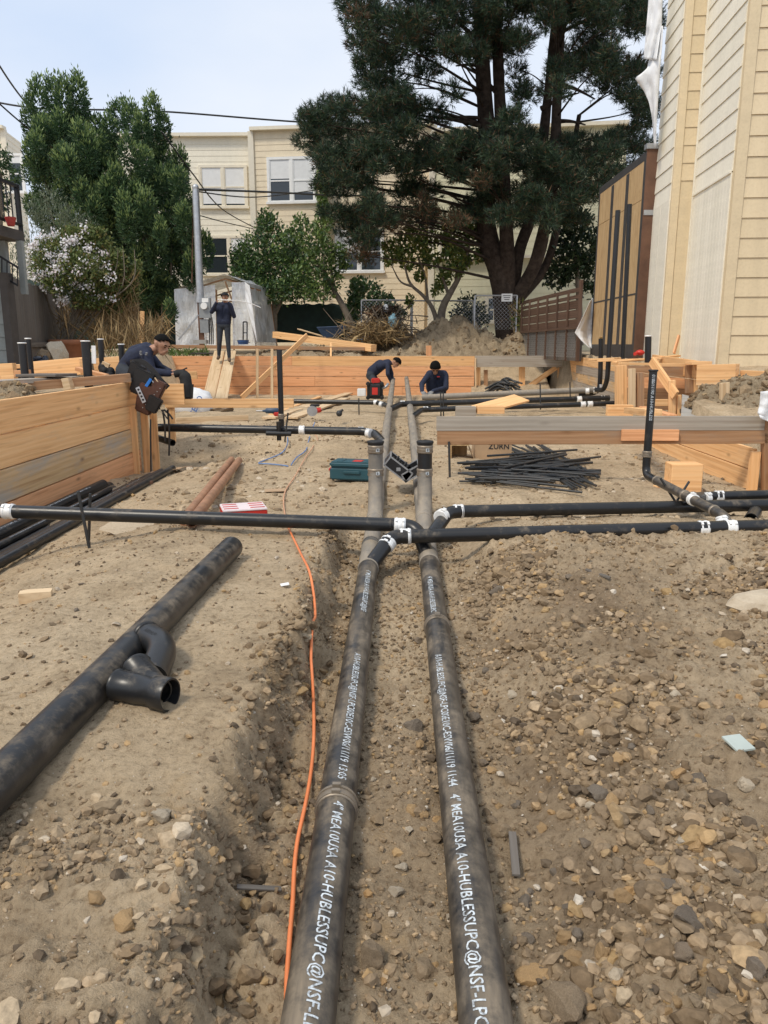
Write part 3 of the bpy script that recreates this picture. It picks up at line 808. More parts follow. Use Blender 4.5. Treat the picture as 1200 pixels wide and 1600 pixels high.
# ------------------------------------------------------------------ cream house at the right
e1 = V((math.cos(R(4)), -math.sin(R(4)), 0)); e2 = V((math.sin(R(4)), math.cos(R(4)), 0))
c0 = V((P(1121, 560, 12).x, 12, 0)); c1 = c0 + e2 * 1.98; c2 = c1 - e1 * .36; c3 = c2 + e2 * 1.16
house = thing('cream_house', 'tall cream house with lapped siding at the right edge', 'house', (c0.x, c0.y, 1.2))
TOP = 10.5; EX = .278
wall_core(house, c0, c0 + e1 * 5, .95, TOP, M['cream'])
wall_core(house, c1, c0, .95, TOP, M['cream_sunlit'])
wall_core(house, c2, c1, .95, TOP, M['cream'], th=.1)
wall_core(house, c3, c2, .95, TOP, M['cream_sunlit'])
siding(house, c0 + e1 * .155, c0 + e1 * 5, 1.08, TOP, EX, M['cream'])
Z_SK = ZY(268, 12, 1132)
siding(house, c1 - e2 * .10, c0 + e2 * .06, Z_SK + .02, TOP, EX, M['cream_sunlit'])
nv = 13; Lb = (c1 - c0).length - .16
for i in range(nv):                                # upright boards below the lapped ones
    q = c0 + e2 * (.06 + Lb * (i + .5) / nv)
    n_ = -e1
    board(q + n_ * .012 + V((0, 0, 1.02)), q + n_ * .012 + V((0, 0, Z_SK + .0)), Lb / nv - .003, .024, M['cream_sunlit'], house, up=e2, name='upright_board', c=.003)
board(c0 + e2 * .06 - e1 * .03 + V((0, 0, Z_SK + .005)), c1 - e2 * .10 - e1 * .03 + V((0, 0, Z_SK + .005)), .035, .03, M['cream_sunlit'], house, name='drip_strip')
zs = ZY(312, 14, 1060)
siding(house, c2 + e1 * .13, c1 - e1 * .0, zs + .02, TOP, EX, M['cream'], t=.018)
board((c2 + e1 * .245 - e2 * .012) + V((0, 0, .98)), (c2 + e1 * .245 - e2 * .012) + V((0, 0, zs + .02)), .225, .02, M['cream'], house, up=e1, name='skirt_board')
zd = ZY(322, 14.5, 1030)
siding(house, c3 - e2 * .02, c2 + e2 * .03, zd + .02, TOP, EX, M['cream_sunlit'])
for k in range(2):
    q = c2 + e2 * (.3 + .56 * k) - e1 * .012
    board(q + V((0, 0, .98)), q + V((0, 0, zd + .02)), .55, .02, M['cream_sunlit'], house, up=e2, name='skirt_board')
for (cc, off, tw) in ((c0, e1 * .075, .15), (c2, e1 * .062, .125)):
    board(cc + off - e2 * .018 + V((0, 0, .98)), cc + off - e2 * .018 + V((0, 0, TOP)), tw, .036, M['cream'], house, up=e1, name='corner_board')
board(c1 - e1 * .014 - e2 * .045 + V((0, 0, .98)), c1 - e1 * .014 - e2 * .045 + V((0, 0, TOP)), .06, .03, M['cream_sunlit'], house, up=e2, name='corner_board')
mb = MB(); mb.bar(c0 + e1 * .2 - e2 * .04 + V((0, 0, 1.05)), c0 + e1 * 5 - e2 * .04 + V((0, 0, 1.05)), .09, .06); mb.build('base_rail', M['dark_trim'], house)
mb = MB()
for (a, b_) in ((c0, c0 + e1 * 5),): mb.bar(a + e1 * .02 + e2 * .08 + V((0, 0, .8)), b_ + e2 * .08 + V((0, 0, .8)), .14, .42)
mb.build('foundation', M['concrete'], house)

# plywood-sheathed wall beyond it
pw = thing('plywood_wall', 'plywood sheathed wall with black taped seams beside the cream house', 'wall', (4.6, 15.2, 1.3))
ya, yb_ = 15.15, 18.55; xw = P(990, 550, 15.15).x
ztop = ZY(236, 15.15, 1010); zbot = 1.22
mb = MB(); mb.box((xw + .02, ya, zbot), (xw + .22, yb_, ztop)); mb.build('wall', M['redwood'], pw)
mb = MB(); mb.box((xw - .005, ya - .03, zbot - .1), (xw + .24, ya - .001, ztop + .03)); mb.build('end_board', M['redwood'], pw)
npn = 3; ply_me = None
for k in range(npn):
    y0 = ya + .06 + (yb_ - ya - .12) * k / npn; y1 = ya + .06 + (yb_ - ya - .12) * (k + 1) / npn
    for (za, zb) in ((zbot + .22, 2.43), (2.44, 4.12), (4.13, ztop - .08)):
        mb = MB(); mb.box((xw - .002, y0 + .004, za), (xw + .018, y1 - .004, zb)); mb.build('plywood_panel', M['ply'], pw)
mb = MB()
mb.box((xw - .007, ya + .0, zbot), (xw - .0025, ya + .12, ztop)); mb.box((xw - .007, yb_ - .1, zbot), (xw - .0025, yb_, ztop)); 
mb.box((xw - .006, ya + .12, ztop - .14), (xw - .0022, yb_ - .1, ztop)); mb.box((xw - .006, ya + .12, zbot), (xw - .0022, yb_ - .1, zbot + .28))
for k in range(1, npn):
    y0 = ya + .06 + (yb_ - ya - .12) * k / npn; mb.box((xw - .0065, y0 - .10, zbot + .28), (xw - .0022, y0 + .10, ztop - .16))
mb.build('seam_tape', M['tape'], pw)
mb = MB(); mb.box((xw - .008, ya + .12, 2.425), (xw - .0035, yb_ - .1, 2.455)); mb.build('seam_tape', M['tape'], pw)
mb = MB(); mb.box((xw - .03, ya - .06, ztop + .03), (xw + .27, ya + .1, ztop + .12)); mb.build('metal_cap', M['galv'], pw)
mb = MB(); mb.box((xw + .0, ya - .045, ZY(338, ya)), (xw + .25, ya - .031, ZY(330, ya))); mb.build('metal_strap', M['galv'], pw)

# white sheeting hanging off the house corner
def sheet_mat():
    m, nt, b = new_mat('white_sheeting'); b.inputs['Base Color'].default_value = (.78, .79, .80, 1); b.inputs['Roughness'].default_value = .55
    bump(nt, b, tex_noise(nt, coords(nt, 'Object', (3, 3, 1)), 5, 5, .6), .4, .05); return m
M['sheet'] = sheet_mat()
def cloth_sheet(name, pts_l, pts_r, Yl, Yr, label, cat, mat, nx=10, ny=26, seed=3, amp=.06):
    """hanging cloth between two picture outlines (lists of (px,py)), rippled, with thickness"""
    def along(pts, t):
        n = len(pts) - 1; k = min(int(t * n), n - 1); f = t * n - k
        return pts[k][0] * (1 - f) + pts[k + 1][0] * f, pts[k][1] * (1 - f) + pts[k + 1][1] * f
    mb = MB(); vs = []
    for j in range(ny + 1):
        t = j / ny; l = along(pts_l, t); r_ = along(pts_r, t)
        for i in range(nx + 1):
            s = i / nx; Y = Yl * (1 - s) + Yr * s + amp * math.sin(s * 9 + t * 5 + seed) * (.3 + t) + amp * .6 * mnoise.noise(V((s * 4, t * 7, seed)))
            vs.append(P(l[0] * (1 - s) + r_[0] * s, l[1] * (1 - s) + r_[1] * s, Y))
    fs = [(j * (nx + 1) + i, j * (nx + 1) + i + 1, (j + 1) * (nx + 1) + i + 1, (j + 1) * (nx + 1) + i) for j in range(ny) for i in range(nx)]
    mb.add(vs, fs, 0, True)
    o = mb.build(name, mat)
    so = o.modifiers.new('thickness', 'SOLIDIFY'); so.thickness = .006
    return setp(o, label, cat)
cloth_sheet('plastic_sheet', [(1016, -30), (1010, 40), (1006, 92)], [(1036, -30), (1034, 40), (1026, 94)], 14.9, 14.6, 'upper white plastic sheet hanging down the corner of the cream house', 'sheet', M['sheet'])
cloth_sheet('plastic_sheet', [(1026, 45), (1010, 112), (992, 122), (1006, 142), (1014, 160), (1019, 185), (1022, 232)], [(1036, 40), (1035, 70), (1032, 100), (1030, 130), (1028, 160), (1026, 195), (1025, 232)], 14.9, 14.6, 'lower ragged white sheet flaring out at the house corner', 'sheet', M['sheet'], seed=8)
cloth_sheet('white_tarp', [(922, 470), (908, 500), (898, 520), (908, 532), (922, 545)], [(926, 466), (926, 490), (926, 510), (926, 530), (926, 545)], 18.2, 18.6, 'white tarp scrap flapping at the far edge of the plywood wall', 'tarp', M['sheet'], seed=12)

# ------------------------------------------------------------------ rear houses
rear = thing('cream_apartment_house', 'long cream two-tone house with white windows behind the trees', 'house', P(450, 535, 36.5))
zb = 1.2
a0, a1 = PX(160, 37), PX(404, 37); b0, b1 = PX(403, 36.2), PX(674, 35.4); d0, d1 = PX(672, 34.2), PX(960, 33.2)
zt1 = ZY(214, 37, 340); zt2 = ZY(203, 36, 450); zt3 = ZY(205, 34, 800)
far_siding(rear, a0, a1, zb, zt1, .245, M['rear_cream']); far_siding(rear, b0, b1, zb, zt2, .245, M['rear_buff']); far_siding(rear, d0, d1, zb, zt3, .30, M['rear_yellow'])
mb = MB()
for (a, b_, z, o_) in ((a0, a1, zt1, 0), (b0, b1, zt2, 0), (d0, d1, zt3, 0)):
    A = V((a[0], a[1] - .06, z + .06)); B = V((b_[0], b_[1] - .06, z + .06)); mb.bar(A, B, .4, .14)
mb.build('parapet_cap', M['cream_trim'], rear)
mb = MB()
for (p_, z) in ((b0, zt2), (b1, zt2), (d0, zt3)): mb.box((p_[0] - .12, p_[1] - .1, zb), (p_[0] + .12, p_[1] + .3, z - .01))
mb.build('corner_board', M['cream_trim'], rear)
mb = MB()
mb.box((b0[0] - .02, b0[1] + .3, zb), (b0[0] + .1, 37, zt2)); mb.box((d0[0] - .02, d0[1] + .3, zb), (d0[0] + .1, b1[1], zt3)); mb.build('return_wall', M['rear_buff'], rear)
window(rear, a0, a1, 313, 258, 386, 323, 2, 'cream_trim', (.93, .93))
window(rear, b0, b1, 419, 244, 494, 316, 2, 'white_trim', (.45, .78))
window(rear, a0, a1, 318, 368, 400, 428, 2, 'cream_trim', (.02, .42))
window(rear, b0, b1, 524, 358, 600, 424, 2, 'white_trim', (.5, .1))
window(rear, b0, b1, 440, 362, 472, 405, 1, 'cream_trim', (.5,))
window(rear, d0, d1, 684, 365, 716, 404, 1, 'cream_trim', (0,))
window(rear, d0, d1, 757, 462, 793, 502, 2, 'cream_trim', (0, 0))
mb = MB(); q0 = V((d0[0], d0[1] - .15, ZY(404, 34.2, 700))); q1 = V((d1[0], d1[1] - .15, ZY(404, 34.2, 700))); mb.bar(q0, q1, .3, .12); mb.build('ledge', M['cream_trim'], rear)
pd = PX(658, 35.4); mb = MB(); mb.box((pd[0] - .12, pd[1] - .25, zb), (pd[0] + .12, pd[1] - .02, ZY(330, 35.4))); mb.build('pilaster', M['rear_buff'], rear)

lefth = thing('buff_house', 'distant buff house with a white window at the far left', 'house', P(20, 535, 40))
f0, f1 = PX(-120, 40), PX(38, 40); g1 = PX(62, 42.5)
far_siding(lefth, f0, f1, 1.2, ZY(202, 40, 20), .26, M['rear_buff']); far_siding(lefth, f1, g1, 1.2, ZY(202, 40, 20), .26, M['rear_cream'])
mb = MB(); mb.box((f1[0] - .12, 39.9, 1.2), (f1[0] + .12, 40.1, ZY(202, 40, 20))); mb.build('corner_board', M['cream_trim'], lefth)
mb = MB(); z_ = ZY(200, 40, 20); mb.bar(V((f0[0], 39.9, z_)), V((f1[0] + .1, 39.9, z_)), .4, .14); mb.build('parapet_cap', M['cream_trim'], lefth)
window(lefth, f0, f1, 10, 240, 36, 300, 1, 'white_trim', (.2,))

# grey house with a deck at the left edge
gh = thing('grey_house', 'grey-green house corner with dark deck railing at the left edge', 'house', P(5, 560, 12.6))
h0, h1 = PX(-260, 12.6), PX(19, 12.6)
wall_core(gh, h0, h1, .9, ZY(425, 12.6), M['grey_siding'])
siding(gh, h0, (h1[0] - .09, h1[1]), 1.0, ZY(425, 12.6), .205, M['grey_siding'], t=.02)
mb = MB(); mb.box((h1[0] - .085, 12.56, .95), (h1[0] + .03, 12.8, ZY(425, 12.6))); mb.build('corner_board', M['dark_trim'], gh)
DY = 11.0; zt = ZY(362, 13.1, 37); zbk = ZY(378, 13.1, 37)
xl, xr = P(-260, 360, DY).x, P(37, 360, 13.1).x
mb = MB(); mb.box((xl, DY, zbk), (xr, DY + 2.1, zt)); mb.build('deck', M['dark_trim'], gh)
for (pxp, y0, y1, w) in ((31, 376, 432, .09), (4, 376, 428, .11)):
    mb = MB(); x_ = P(pxp, 400, 12.9).x; mb.box((x_ - w / 2, 12.9, 2.3), (x_ + w / 2, 12.9 + w, zbk - .003)); mb.build('deck_post', M['grey_siding'], gh)
rail = MB(); zr = ZY(262, DY, 5) ; zr2 = zt + 1.02
zr2 = ZY(292, 13.1, 36)
rail.bar(V((xl, DY + .05, zr2)), V((xr - .02, DY + .05, zr2)), .05, .05); rail.bar(V((xr - .03, DY + .05, zr2)), V((xr - .03, DY + 2.1, zr2)), .05, .05)
rail.bar(V((xl, DY + .05, zt + .10)), V((xr - .02, DY + .05, zt + .10)), .04, .04); rail.bar(V((xr - .03, DY + .05, zt + .1)), V((xr - .03, DY + 2.1, zt + .1)), .04, .04)
rail.bar(V((xr - .03, DY + 2.07, zt)), V((xr - .03, DY + 2.07, zr2 + .03)), .055, .055)
rail.build('railing', M['iron'], gh)
for k in range(28):
    b_ = MB(); x_ = xr - .12 - k * .105
    if k < 14: b_.bar(V((x_, DY + .05, zt + .1)), V((x_, DY + .05, zr2)), .016, .016); b_.build('baluster', M['iron'], gh)
    else:
        y_ = DY + .16 + (k - 14) * .14; b_.bar(V((xr - .03, y_, zt + .1)), V((xr - .03, y_, zr2)), .016, .016); b_.build('baluster', M['iron'], gh)
low = MB(); low.bar(P(-40, 376, 12.7), P(28, 418, 12.7), .03, .03); low.bar(P(-40, 406, 12.7), P(28, 446, 12.7), .03, .03)
for k in range(8): low.bar(P(-30 + k * 8.2, 382 + k * 5, 12.7), P(-30 + k * 8.2, 412 + k * 5, 12.7), .014, .014)
low.build('stair_rail', M['iron'], gh)
# red planter on the deck
mb = MB(); c_ = P(17, 350, 12.5)
mb.tube([V((c_.x, c_.y, zt)), V((c_.x, c_.y, zt + .10)), V((c_.x, c_.y, zt + .13))], [.05, .08, .085], 18); setp(mb.build('planter', M['red_pot']), 'red glazed planter behind the deck railing', 'planter')

# ------------------------------------------------------------------ fences and screens
fe = thing('grey_fence', 'weathered grey board fence behind the flowering shrub', 'fence', P(45, 545, 14))
A_, B_ = V(P(17, 540, 12.9)), V(P(112, 540, 19.5)); A_.z = B_.z = 0; n_b = 34
for k in range(n_b):
    t = (k + .5) / n_b; p = A_.lerp(B_, t); top = 2.62 + random.uniform(-.02, .02); d_ = (B_ - A_).normalized()
    board(p + V((0, 0, 1.0)), p + V((0, 0, top)), (B_ - A_).length / n_b - .006, .02, M['old_fence'], fe, up=d_, name='fence_board')
board(A_ + V((.05, .04, 1.5)), B_ + V((.05, .04, 1.5)), .09, .04, M['old_fence'], fe, name='fence_rail')

bf = thing('brown_fence', 'reddish brown board fence with wire mesh below the pine', 'fence', P(880, 550, 20))
A_, B_ = V(P(905, 545, 18.9)), V(P(815, 545, 24.5)); A_.z = B_.z = 0
zT = ZY(447, 18.9, 900); d_ = (B_ - A_).normalized(); L_ = (B_ - A_).length
for k, (za, h) in enumerate(((zT - .06, .10), (zT - .22, .09), (zT - .40, .20), (zT - .62, .20), (zT - .84, .20))):
    board(A_ + V((0, 0, za)), B_ + V((0, 0, za - .03)), h, .02, M['red_fence'], bf, name='fence_board')
for k in range(7):
    p = A_ + d_ * (L_ * k / 6); o_ = V((-.04, -.02, 0))
    board(p + o_ + V((0, 0, 1.1)), p + o_ + V((0, 0, zT + (.14 if k == 0 else -.1))), .10 if k == 0 else .05, .07 if k == 0 else .05, M['red_fence'], bf, up=d_, name='fence_post')
board(A_ + V((-.06, 0, zT - .95)), B_ + V((-.06, 0, zT - .98)), .06, .03, M['red_fence'], bf, name='fence_rail')
mb = MB(); nw = 70
for k in range(nw):
    p = A_ + d_ * (L_ * k / nw) + V((-.03, 0, 0)); zt_ = zT - .98; zl = 1.18; sh = d_ * ((zt_ - zl) * .7)
    mb.bar(p + V((0, 0, zl)), p + sh + V((0, 0, zt_)), .004, .004); mb.bar(p + sh + V((0, 0, zl)), p + V((0, 0, zt_)), .004, .004)
mb.build('wire_mesh', M['galv'], bf)
mb = MB(); mb.obox((A_ + B_) / 2 + V((.06, 0, 1.55)), d_ * L_ / 2, V((.01, .01, 0)), V((0, 0, .45))); mb.build('backing_board', M['old_fence'], bf)

def chain_panel(name, label, pa, pb, Y, yt, yb, closed=True):
    t_ = thing(name, label, 'fence', P(pa, yb, Y)); mb = MB()
    a, b = P(pa, yb, Y), P(pb, yb, Y); zt_ = ZY(yt, Y); 
    for q in (a, b): mb.tube([V((q.x, Y, q.z - .3)), V((q.x, Y, zt_))], .025, 8)
    mb.tube([V((a.x, Y, zt_)), V((b.x, Y, zt_))], .025, 8)
    mb.build('frame', M['galv'], t_); w = MB(); n = int((b.x - a.x) / .12); h = zt_ - a.z
    for k in range(-int(h / .12), n):
        for s in (1, -1):
            x0 = a.x + k * .12; p0 = V((x0, Y, a.z)) if s > 0 else V((x0, Y, zt_)); p1 = V((x0 + h, Y, zt_)) if s > 0 else V((x0 + h, Y, a.z))
            t0 = max(0, (a.x - x0) / h); t1 = min(1, (b.x - x0) / h)
            if t1 > t0: w.bar(p0.lerp(p1, t0), p0.lerp(p1, t1), .005, .005)
    w.build('wire_mesh', M['galv'], t_); return t_
chain_panel('chain_link_panel', 'framed chain-link panel behind the brush pile', 565, 642, 27, 469, 512)
chain_panel('chain_link_panel', 'chain-link panel right of the brush pile behind the dirt mound', 644, 739, 27.3, 470, 512)
t_ = chain_panel('chain_link_panel', 'chain-link panel by the pine trunk carrying a small sign', 741, 806, 25.3, 462, 515)
mb = MB(); mb.obox(P(792, 465, 25.2), (.17, 0, 0), (0, .008, 0), (0, 0, .12)); s_ = mb.build('warning_sign', M['white_trim'], t_); s_['label'] = 'small white notice on the fence'
mb = MB()
for k in range(3): mb.obox(P(792, 462 + k * 3, 25.188), (.12 - .02 * k, 0, 0), (0, .002, 0), (0, 0, .010))
mb.build('notice_lines', M['dark_ink'], s_)
def screen(name, label, pa, pb, Y, yt, yb, col=(0.012, 0.032, 0.027)):
    if 'screen' not in M: M['screen'] = plain('green_netting', col, .75, var=.3, scale=5)
    mb = MB(); nx, ny = 40, 10; a, b = P(pa, yt, Y), P(pb, yb, Y); vs = []
    for j in range(ny + 1):
        for i in range(nx + 1):
            s, t = i / nx, j / ny
            vs.append(V((a.x + (b.x - a.x) * s, Y + .10 * math.sin(s * 22) * t + .08 * mnoise.noise(V((s * 9, t * 3, Y))), a.z + (b.z - a.z) * t - .05 * math.sin(s * 25) ** 2 * (1 - t))))
    fs = [(j * (nx + 1) + i, (j + 1) * (nx + 1) + i, (j + 1) * (nx + 1) + i + 1, j * (nx + 1) + i + 1) for j in range(ny) for i in range(nx)]
    mb.add(vs, fs, 0, True); o = mb.build(name, M['screen'])
    so = o.modifiers.new('thickness', 'SOLIDIFY'); so.thickness = .01
    return setp(o, label, 'screen')
screen('green_screen', 'dark green fence screen right of the plastic shed', 398, 560, 29.5, 474, 535)
screen('green_screen', 'dark green fence screen left of the plastic shed', 40, 285, 29.0, 436, 545)

# ------------------------------------------------------------------ plastic-covered shed
def plastic_mat():
    m, nt, b = new_mat('clear_plastic_sheeting')
    n = tex_noise(nt, coords(nt, 'Object', (1.5, 1.5, .7)), 2.5, 6, .6, 1.0)
    b.inputs['Base Color'].default_value = (.88, .90, .92, 1); b.inputs['Roughness'].default_value = .28
    tr = nt.nodes.new('ShaderNodeBsdfTransparent'); tr.inputs[0].default_value = (.8, .83, .86, 1)
    mx = nt.nodes.new('ShaderNodeMixShader')
    f = ramp(nt, n, [(.3, .50), (.7, .86)]); nt.links.new(f.outputs[0], mx.inputs[0])
    nt.links.new(tr.outputs[0], mx.inputs[1]); nt.links.new(b.outputs[0], mx.inputs[2]); nt.links.new(mx.outputs[0], nt.nodes['Material Output'].inputs[0])
    bump(nt, b, tex_noise(nt, coords(nt, 'Object', (2, 2, .6)), 3, 5, .6, 2.0), .8, .08)
    return m
M['plastic'] = plastic_mat()
shed = thing('plastic_shed', 'small gabled shed wrapped in translucent plastic sheeting', 'shed', P(335, 537, 25.2))
YF, YB = 25.2, 28.0
def PF(px, py, dy=0): return P(px, py, YF + dy)
FL, FA, FR, RL, RR = PF(272, 452), PF(350, 428), PF(384, 441), PF(275, 540), PF(399, 540)
back = lambda p: V((p.x + .25, YB, p.z))
def grid(mb, a, b, c, d, n, m, amp, seed):     # a-b top, d-c bottom
    vs = []
    nr = (b - a).cross(d - a).normalized()
    for j in range(m + 1):
        for i in range(n + 1):
            s, t = i / n, j / m; p = a.lerp(b, s).lerp(d.lerp(c, s), t)
            e = min(s, 1 - s, t, 1 - t) * 4; e = min(1, e)
            vs.append(p + nr * amp * e * (mnoise.noise(V((s * 5 + seed, t * 4, seed))) + .6 * mnoise.noise(V((s * 14, t * 3 + seed, 2.)))))
    mb.add(vs, [(j * (n + 1) + i, (j + 1) * (n + 1) + i, (j + 1) * (n + 1) + i + 1, j * (n + 1) + i + 1) for j in range(m) for i in range(n)], 0, True)
DL, DR = PF(336, 445), PF(362, 441); DLb, DRb = PF(338, 540), PF(364, 540)
mb = MB(); grid(mb, FL, DL, DLb, RL, 14, 14, .12, 1.); mb.build('front_sheet', M['plastic'], shed)
mb = MB(); grid(mb, DR, FR, RR, DRb, 8, 14, .10, 4.); mb.build('front_sheet', M['plastic'], shed)
mb = MB(); grid(mb, FR, back(FR), back(RR), RR, 14, 14, .12, 7.); mb.build('side_sheet', M['plastic'], shed)
mb = MB(); grid(mb, back(FL), FL, RL, back(RL), 14, 14, .12, 9.); mb.build('side_sheet', M['plastic'], shed)
mb = MB(); grid(mb, back(FL), back(FA), FA, FL, 10, 10, .08, 11.); grid(mb, back(FA), back(FR), FR, FA, 10, 10, .08, 13.); mb.build('roof_sheet', M['plastic'], shed)
for (a, b_) in ((FL, RL), (DL, DLb), (DR, DRb), (FR, RR), (back(FR), back(RR)), (back(FL), back(RL)), (FL, FA), (FA, FR), (back(FL), back(FA)), (back(FA), back(FR)), (FA, back(FA)), (FL, back(FL)), (FR, back(FR)), (PF(338, 470), PF(363, 462)), (PF(350, 432), PF(364, 470))):
    board(a + V((0, .14, -.14)), b_ + V((0, .14, -.14)), .07, .045, M['brown_wood'], shed, up=(0, 1, 0), name='frame_timber')
# folded white flap at the door edge
mb = MB(); grid(mb, PF(383, 441, -.05), PF(390, 446, -.15), PF(402, 536, -.3), PF(383, 470, -.05), 6, 14, .08, 21.); mb.build('door_flap', M['sheet'], shed)

# ------------------------------------------------------------------ utility pole with meter box
pole = thing('utility_pole', 'galvanised conduit pole with grey electric meter box', 'pole', P(320, 540, 24.2))
YP = 24.2
mb = MB(); mb.tube([P(313, 468, YP), P(306, 305, YP), P(305.5, 292, YP)], [.115, .105, .085], 18); mb.build('conduit', M['galv'], pole)
mb = MB(); mb.tube([P(313, 465, YP), P(313.2, 473, YP)], [.15, .15], 18); mb.build('collar', M['galv'], pole)
mb = MB(); mb.ell(P(305.5, 293, YP), (.10, .10, .10), 14, 8); mb.build('weather_head', M['galv'], pole)
board(P(312, 462, YP + .12), P(316, 545, YP + .12), .16, .07, M['redwood'], pole, up=(1, 0, 0), name='backing_post')
mb = MB(); mb.tube([P(300, 442, YP + .3), P(302, 300, YP + .3)], .02, 8); mb.build('guy_rod', M['redwood'], pole)
a, b_ = P(313, 497, YP), P(329, 466, YP); mb = MB(); mb.box((a.x, YP - .12, a.z), (b_.x, YP + .06, b_.z)); mbx = mb.build('meter_box', M['grey_box'], pole)
mb = MB(); c_ = P(319, 478, YP - .14); mb.tube([c_ + V((0, .06, 0)), c_ + V((0, -.06, 0))], .10, 18); mb.build('meter', M['white_trim'], mbx)
mb = MB(); c_ = P(319, 469, YP - .125); mb.obox(c_, (.13, 0, 0), (0, .004, 0), (0, 0, .06)); mb.build('label_plate', M['white_trim'], mbx)
a, b_ = P(314, 520, YP), P(326, 499, YP); mb = MB(); mb.box((a.x, YP - .08, a.z), (b_.x, YP + .06, b_.z)); mb.build('breaker_box', M['grey_box'], pole)
mb = MB(); mb.bar(P(279, 531, YP - .1), P(310, 492, YP - .1), .04, .04); mb.build('brace', M['galv'], pole)
for k in range(3):
    mb = MB(); mb.tube([P(327 + k * 2, 496, YP - .03), P(328 + k * 2.5, 515, YP - .03), P(327 + k * 3, 538, YP - .03)], .018, 8); mb.build('cable', M['rubber'], pole)
mb = MB(); a, b_ = P(303, 537, YP - .3), P(323, 531, YP - .3); mb.box((a.x, YP - .4, a.z), (b_.x, YP - .1, b_.z)); setp(mb.build('concrete_block', M['concrete']), 'grey concrete block at the foot of the utility pole', 'block')

# overhead wires
def wire(pts, r, label):
    """pts: (px, py, Y); sagging line through them"""
    q = [P(*p) for p in pts]; out = []
    for i in range(len(q) - 1):
        p0 = q[max(i - 1, 0)]; p1 = q[i]; p2 = q[i + 1]; p3 = q[min(i + 2, len(q) - 1)]
        for k in range(12):
            t = k / 12; out.append(.5 * ((2 * p1) + (p2 - p0) * t + (2 * p0 - 5 * p1 + 4 * p2 - p3) * t * t + (3 * p1 - p0 - 3 * p2 + p3) * t ** 3))
    out.append(q[-1]); mb = MB(); mb.tube(out, r, 6); return setp(mb.build('overhead_wire', M['rubber']), label, 'wire')
wire([(-40, 152, 30), (60, 169, 30), (250, 174, 31), (500, 192, 32), (700, 190, 32)], .032, 'highest overhead wire crossing the sky from the left to the pine')
wire([(-20, 72, 26), (40, 160, 30), (130, 250, 33), (200, 300, 35)], .03, 'steep overhead wire falling from the top left corner')
wire([(-20, 145, 24), (50, 205, 27), (110, 240, 30)], .025, 'lower steep wire falling behind the left tree')
wire([(306, 296, 24.2), (420, 300, 30), (520, 305, 34), (620, 306, 36)], .035, 'thick service wire from the pole top toward the pine')
wire([(306, 299, 24.2), (400, 308, 29), (500, 296, 35.5)], .02, 'thin service wire just under the thick one at the pole top')
wire([(252, 205, 24), (300, 270, 26), (345, 325, 30), (398, 356, 36)], .022, 'wire slanting down from the left tree to the cream house')
wire([(306, 335, 24.2), (350, 347, 30), (398, 358, 36.5)], .018, 'low thin wire from the pole to the house corner')
# ------------------------------------------------------------------ formwork
bd = .286
lw = thing('left_form_wall', 'tall orange board formwork wall along the left edge', 'formwork', (-3.3, 7, -.1))
for i, mk in enumerate(('fir', 'fir', 'mix_wood', 'fir_red')):
    z = 1.054 - bd * (i + .5); x_ = -3.32 + random.uniform(-.004, .004)
    board((x_, 4.3, z), (x_, 9.62 + (.12 if i == 0 else .02 * i), z), bd - .011, .038, M[mk], lw)
mb = MB(); mb.box((-3.48, 4.3, -.6), (-3.31, 9.55, -.094)); mb.build('concrete_footing', M['concrete'], lw)
for (xo, yo, z1) in ((-3.28, 9.40, .75), (-3.22, 9.66, .80), (-3.12, 9.70, .72)):
    board((xo, yo, -.35), (xo, yo, z1), .089, .038, M['fir'], lw, up=(1, 0, 0), name='stud')
for yy in (5.4, 7.2, 8.6): board((-3.40, yy, -.3), (-3.40, yy, 1.0), .089, .038, M['fir'], lw, up=(1, 0, 0), name='stud')
board((-3.34, 9.72, .885), (-2.72, 9.74, .885), .26, .038, M['fir'], lw)           # return board past the tool belt
board(P(289, 587, 11.0), P(308, 586, 11.0), .11, .04, M['fir'], lw)

bw = thing('back_form_wall', 'long salmon-orange board formwork wall across the back', 'formwork', (-1, 22.3, .05))
YW = 22.3; zt0 = ZY(556, YW, 500); xa, xb = P(225, 580, YW).x, P(741, 580, YW).x
for i in range(4):
    z = zt0 - bd * (i + .5); cut = [-3.1, -.7, -2.2, .1][i] + random.uniform(-.3, .3)
    mk = ['fir_red', 'fir_red', 'fir_red', 'fir_red' if i else 'fir'][i]
    board((xa, YW, z), (cut - .002, YW, z), bd - .014, .038, M['fir_red'], bw); board((cut + .002, YW + .002, z), (xb, YW + .002, z), bd - .014, .038, M['fir' if i == 0 else 'fir_red'], bw)
for px in (402, 425):
    board(P(px, 545, 20.3), P(px, 628, 20.3), .07, .025, M['fir_pale'], bw, up=(1, 0, 0), name='stake')
board(P(377, 622, 19.9), P(480, 524, 21.9), .14, .04, M['fir'], bw, name='brace')
board(P(743, 559, YW - .05), P(743, 615, YW - .05), .04, .06, M['fir_pale'], bw, up=(1, 0, 0), name='stud')

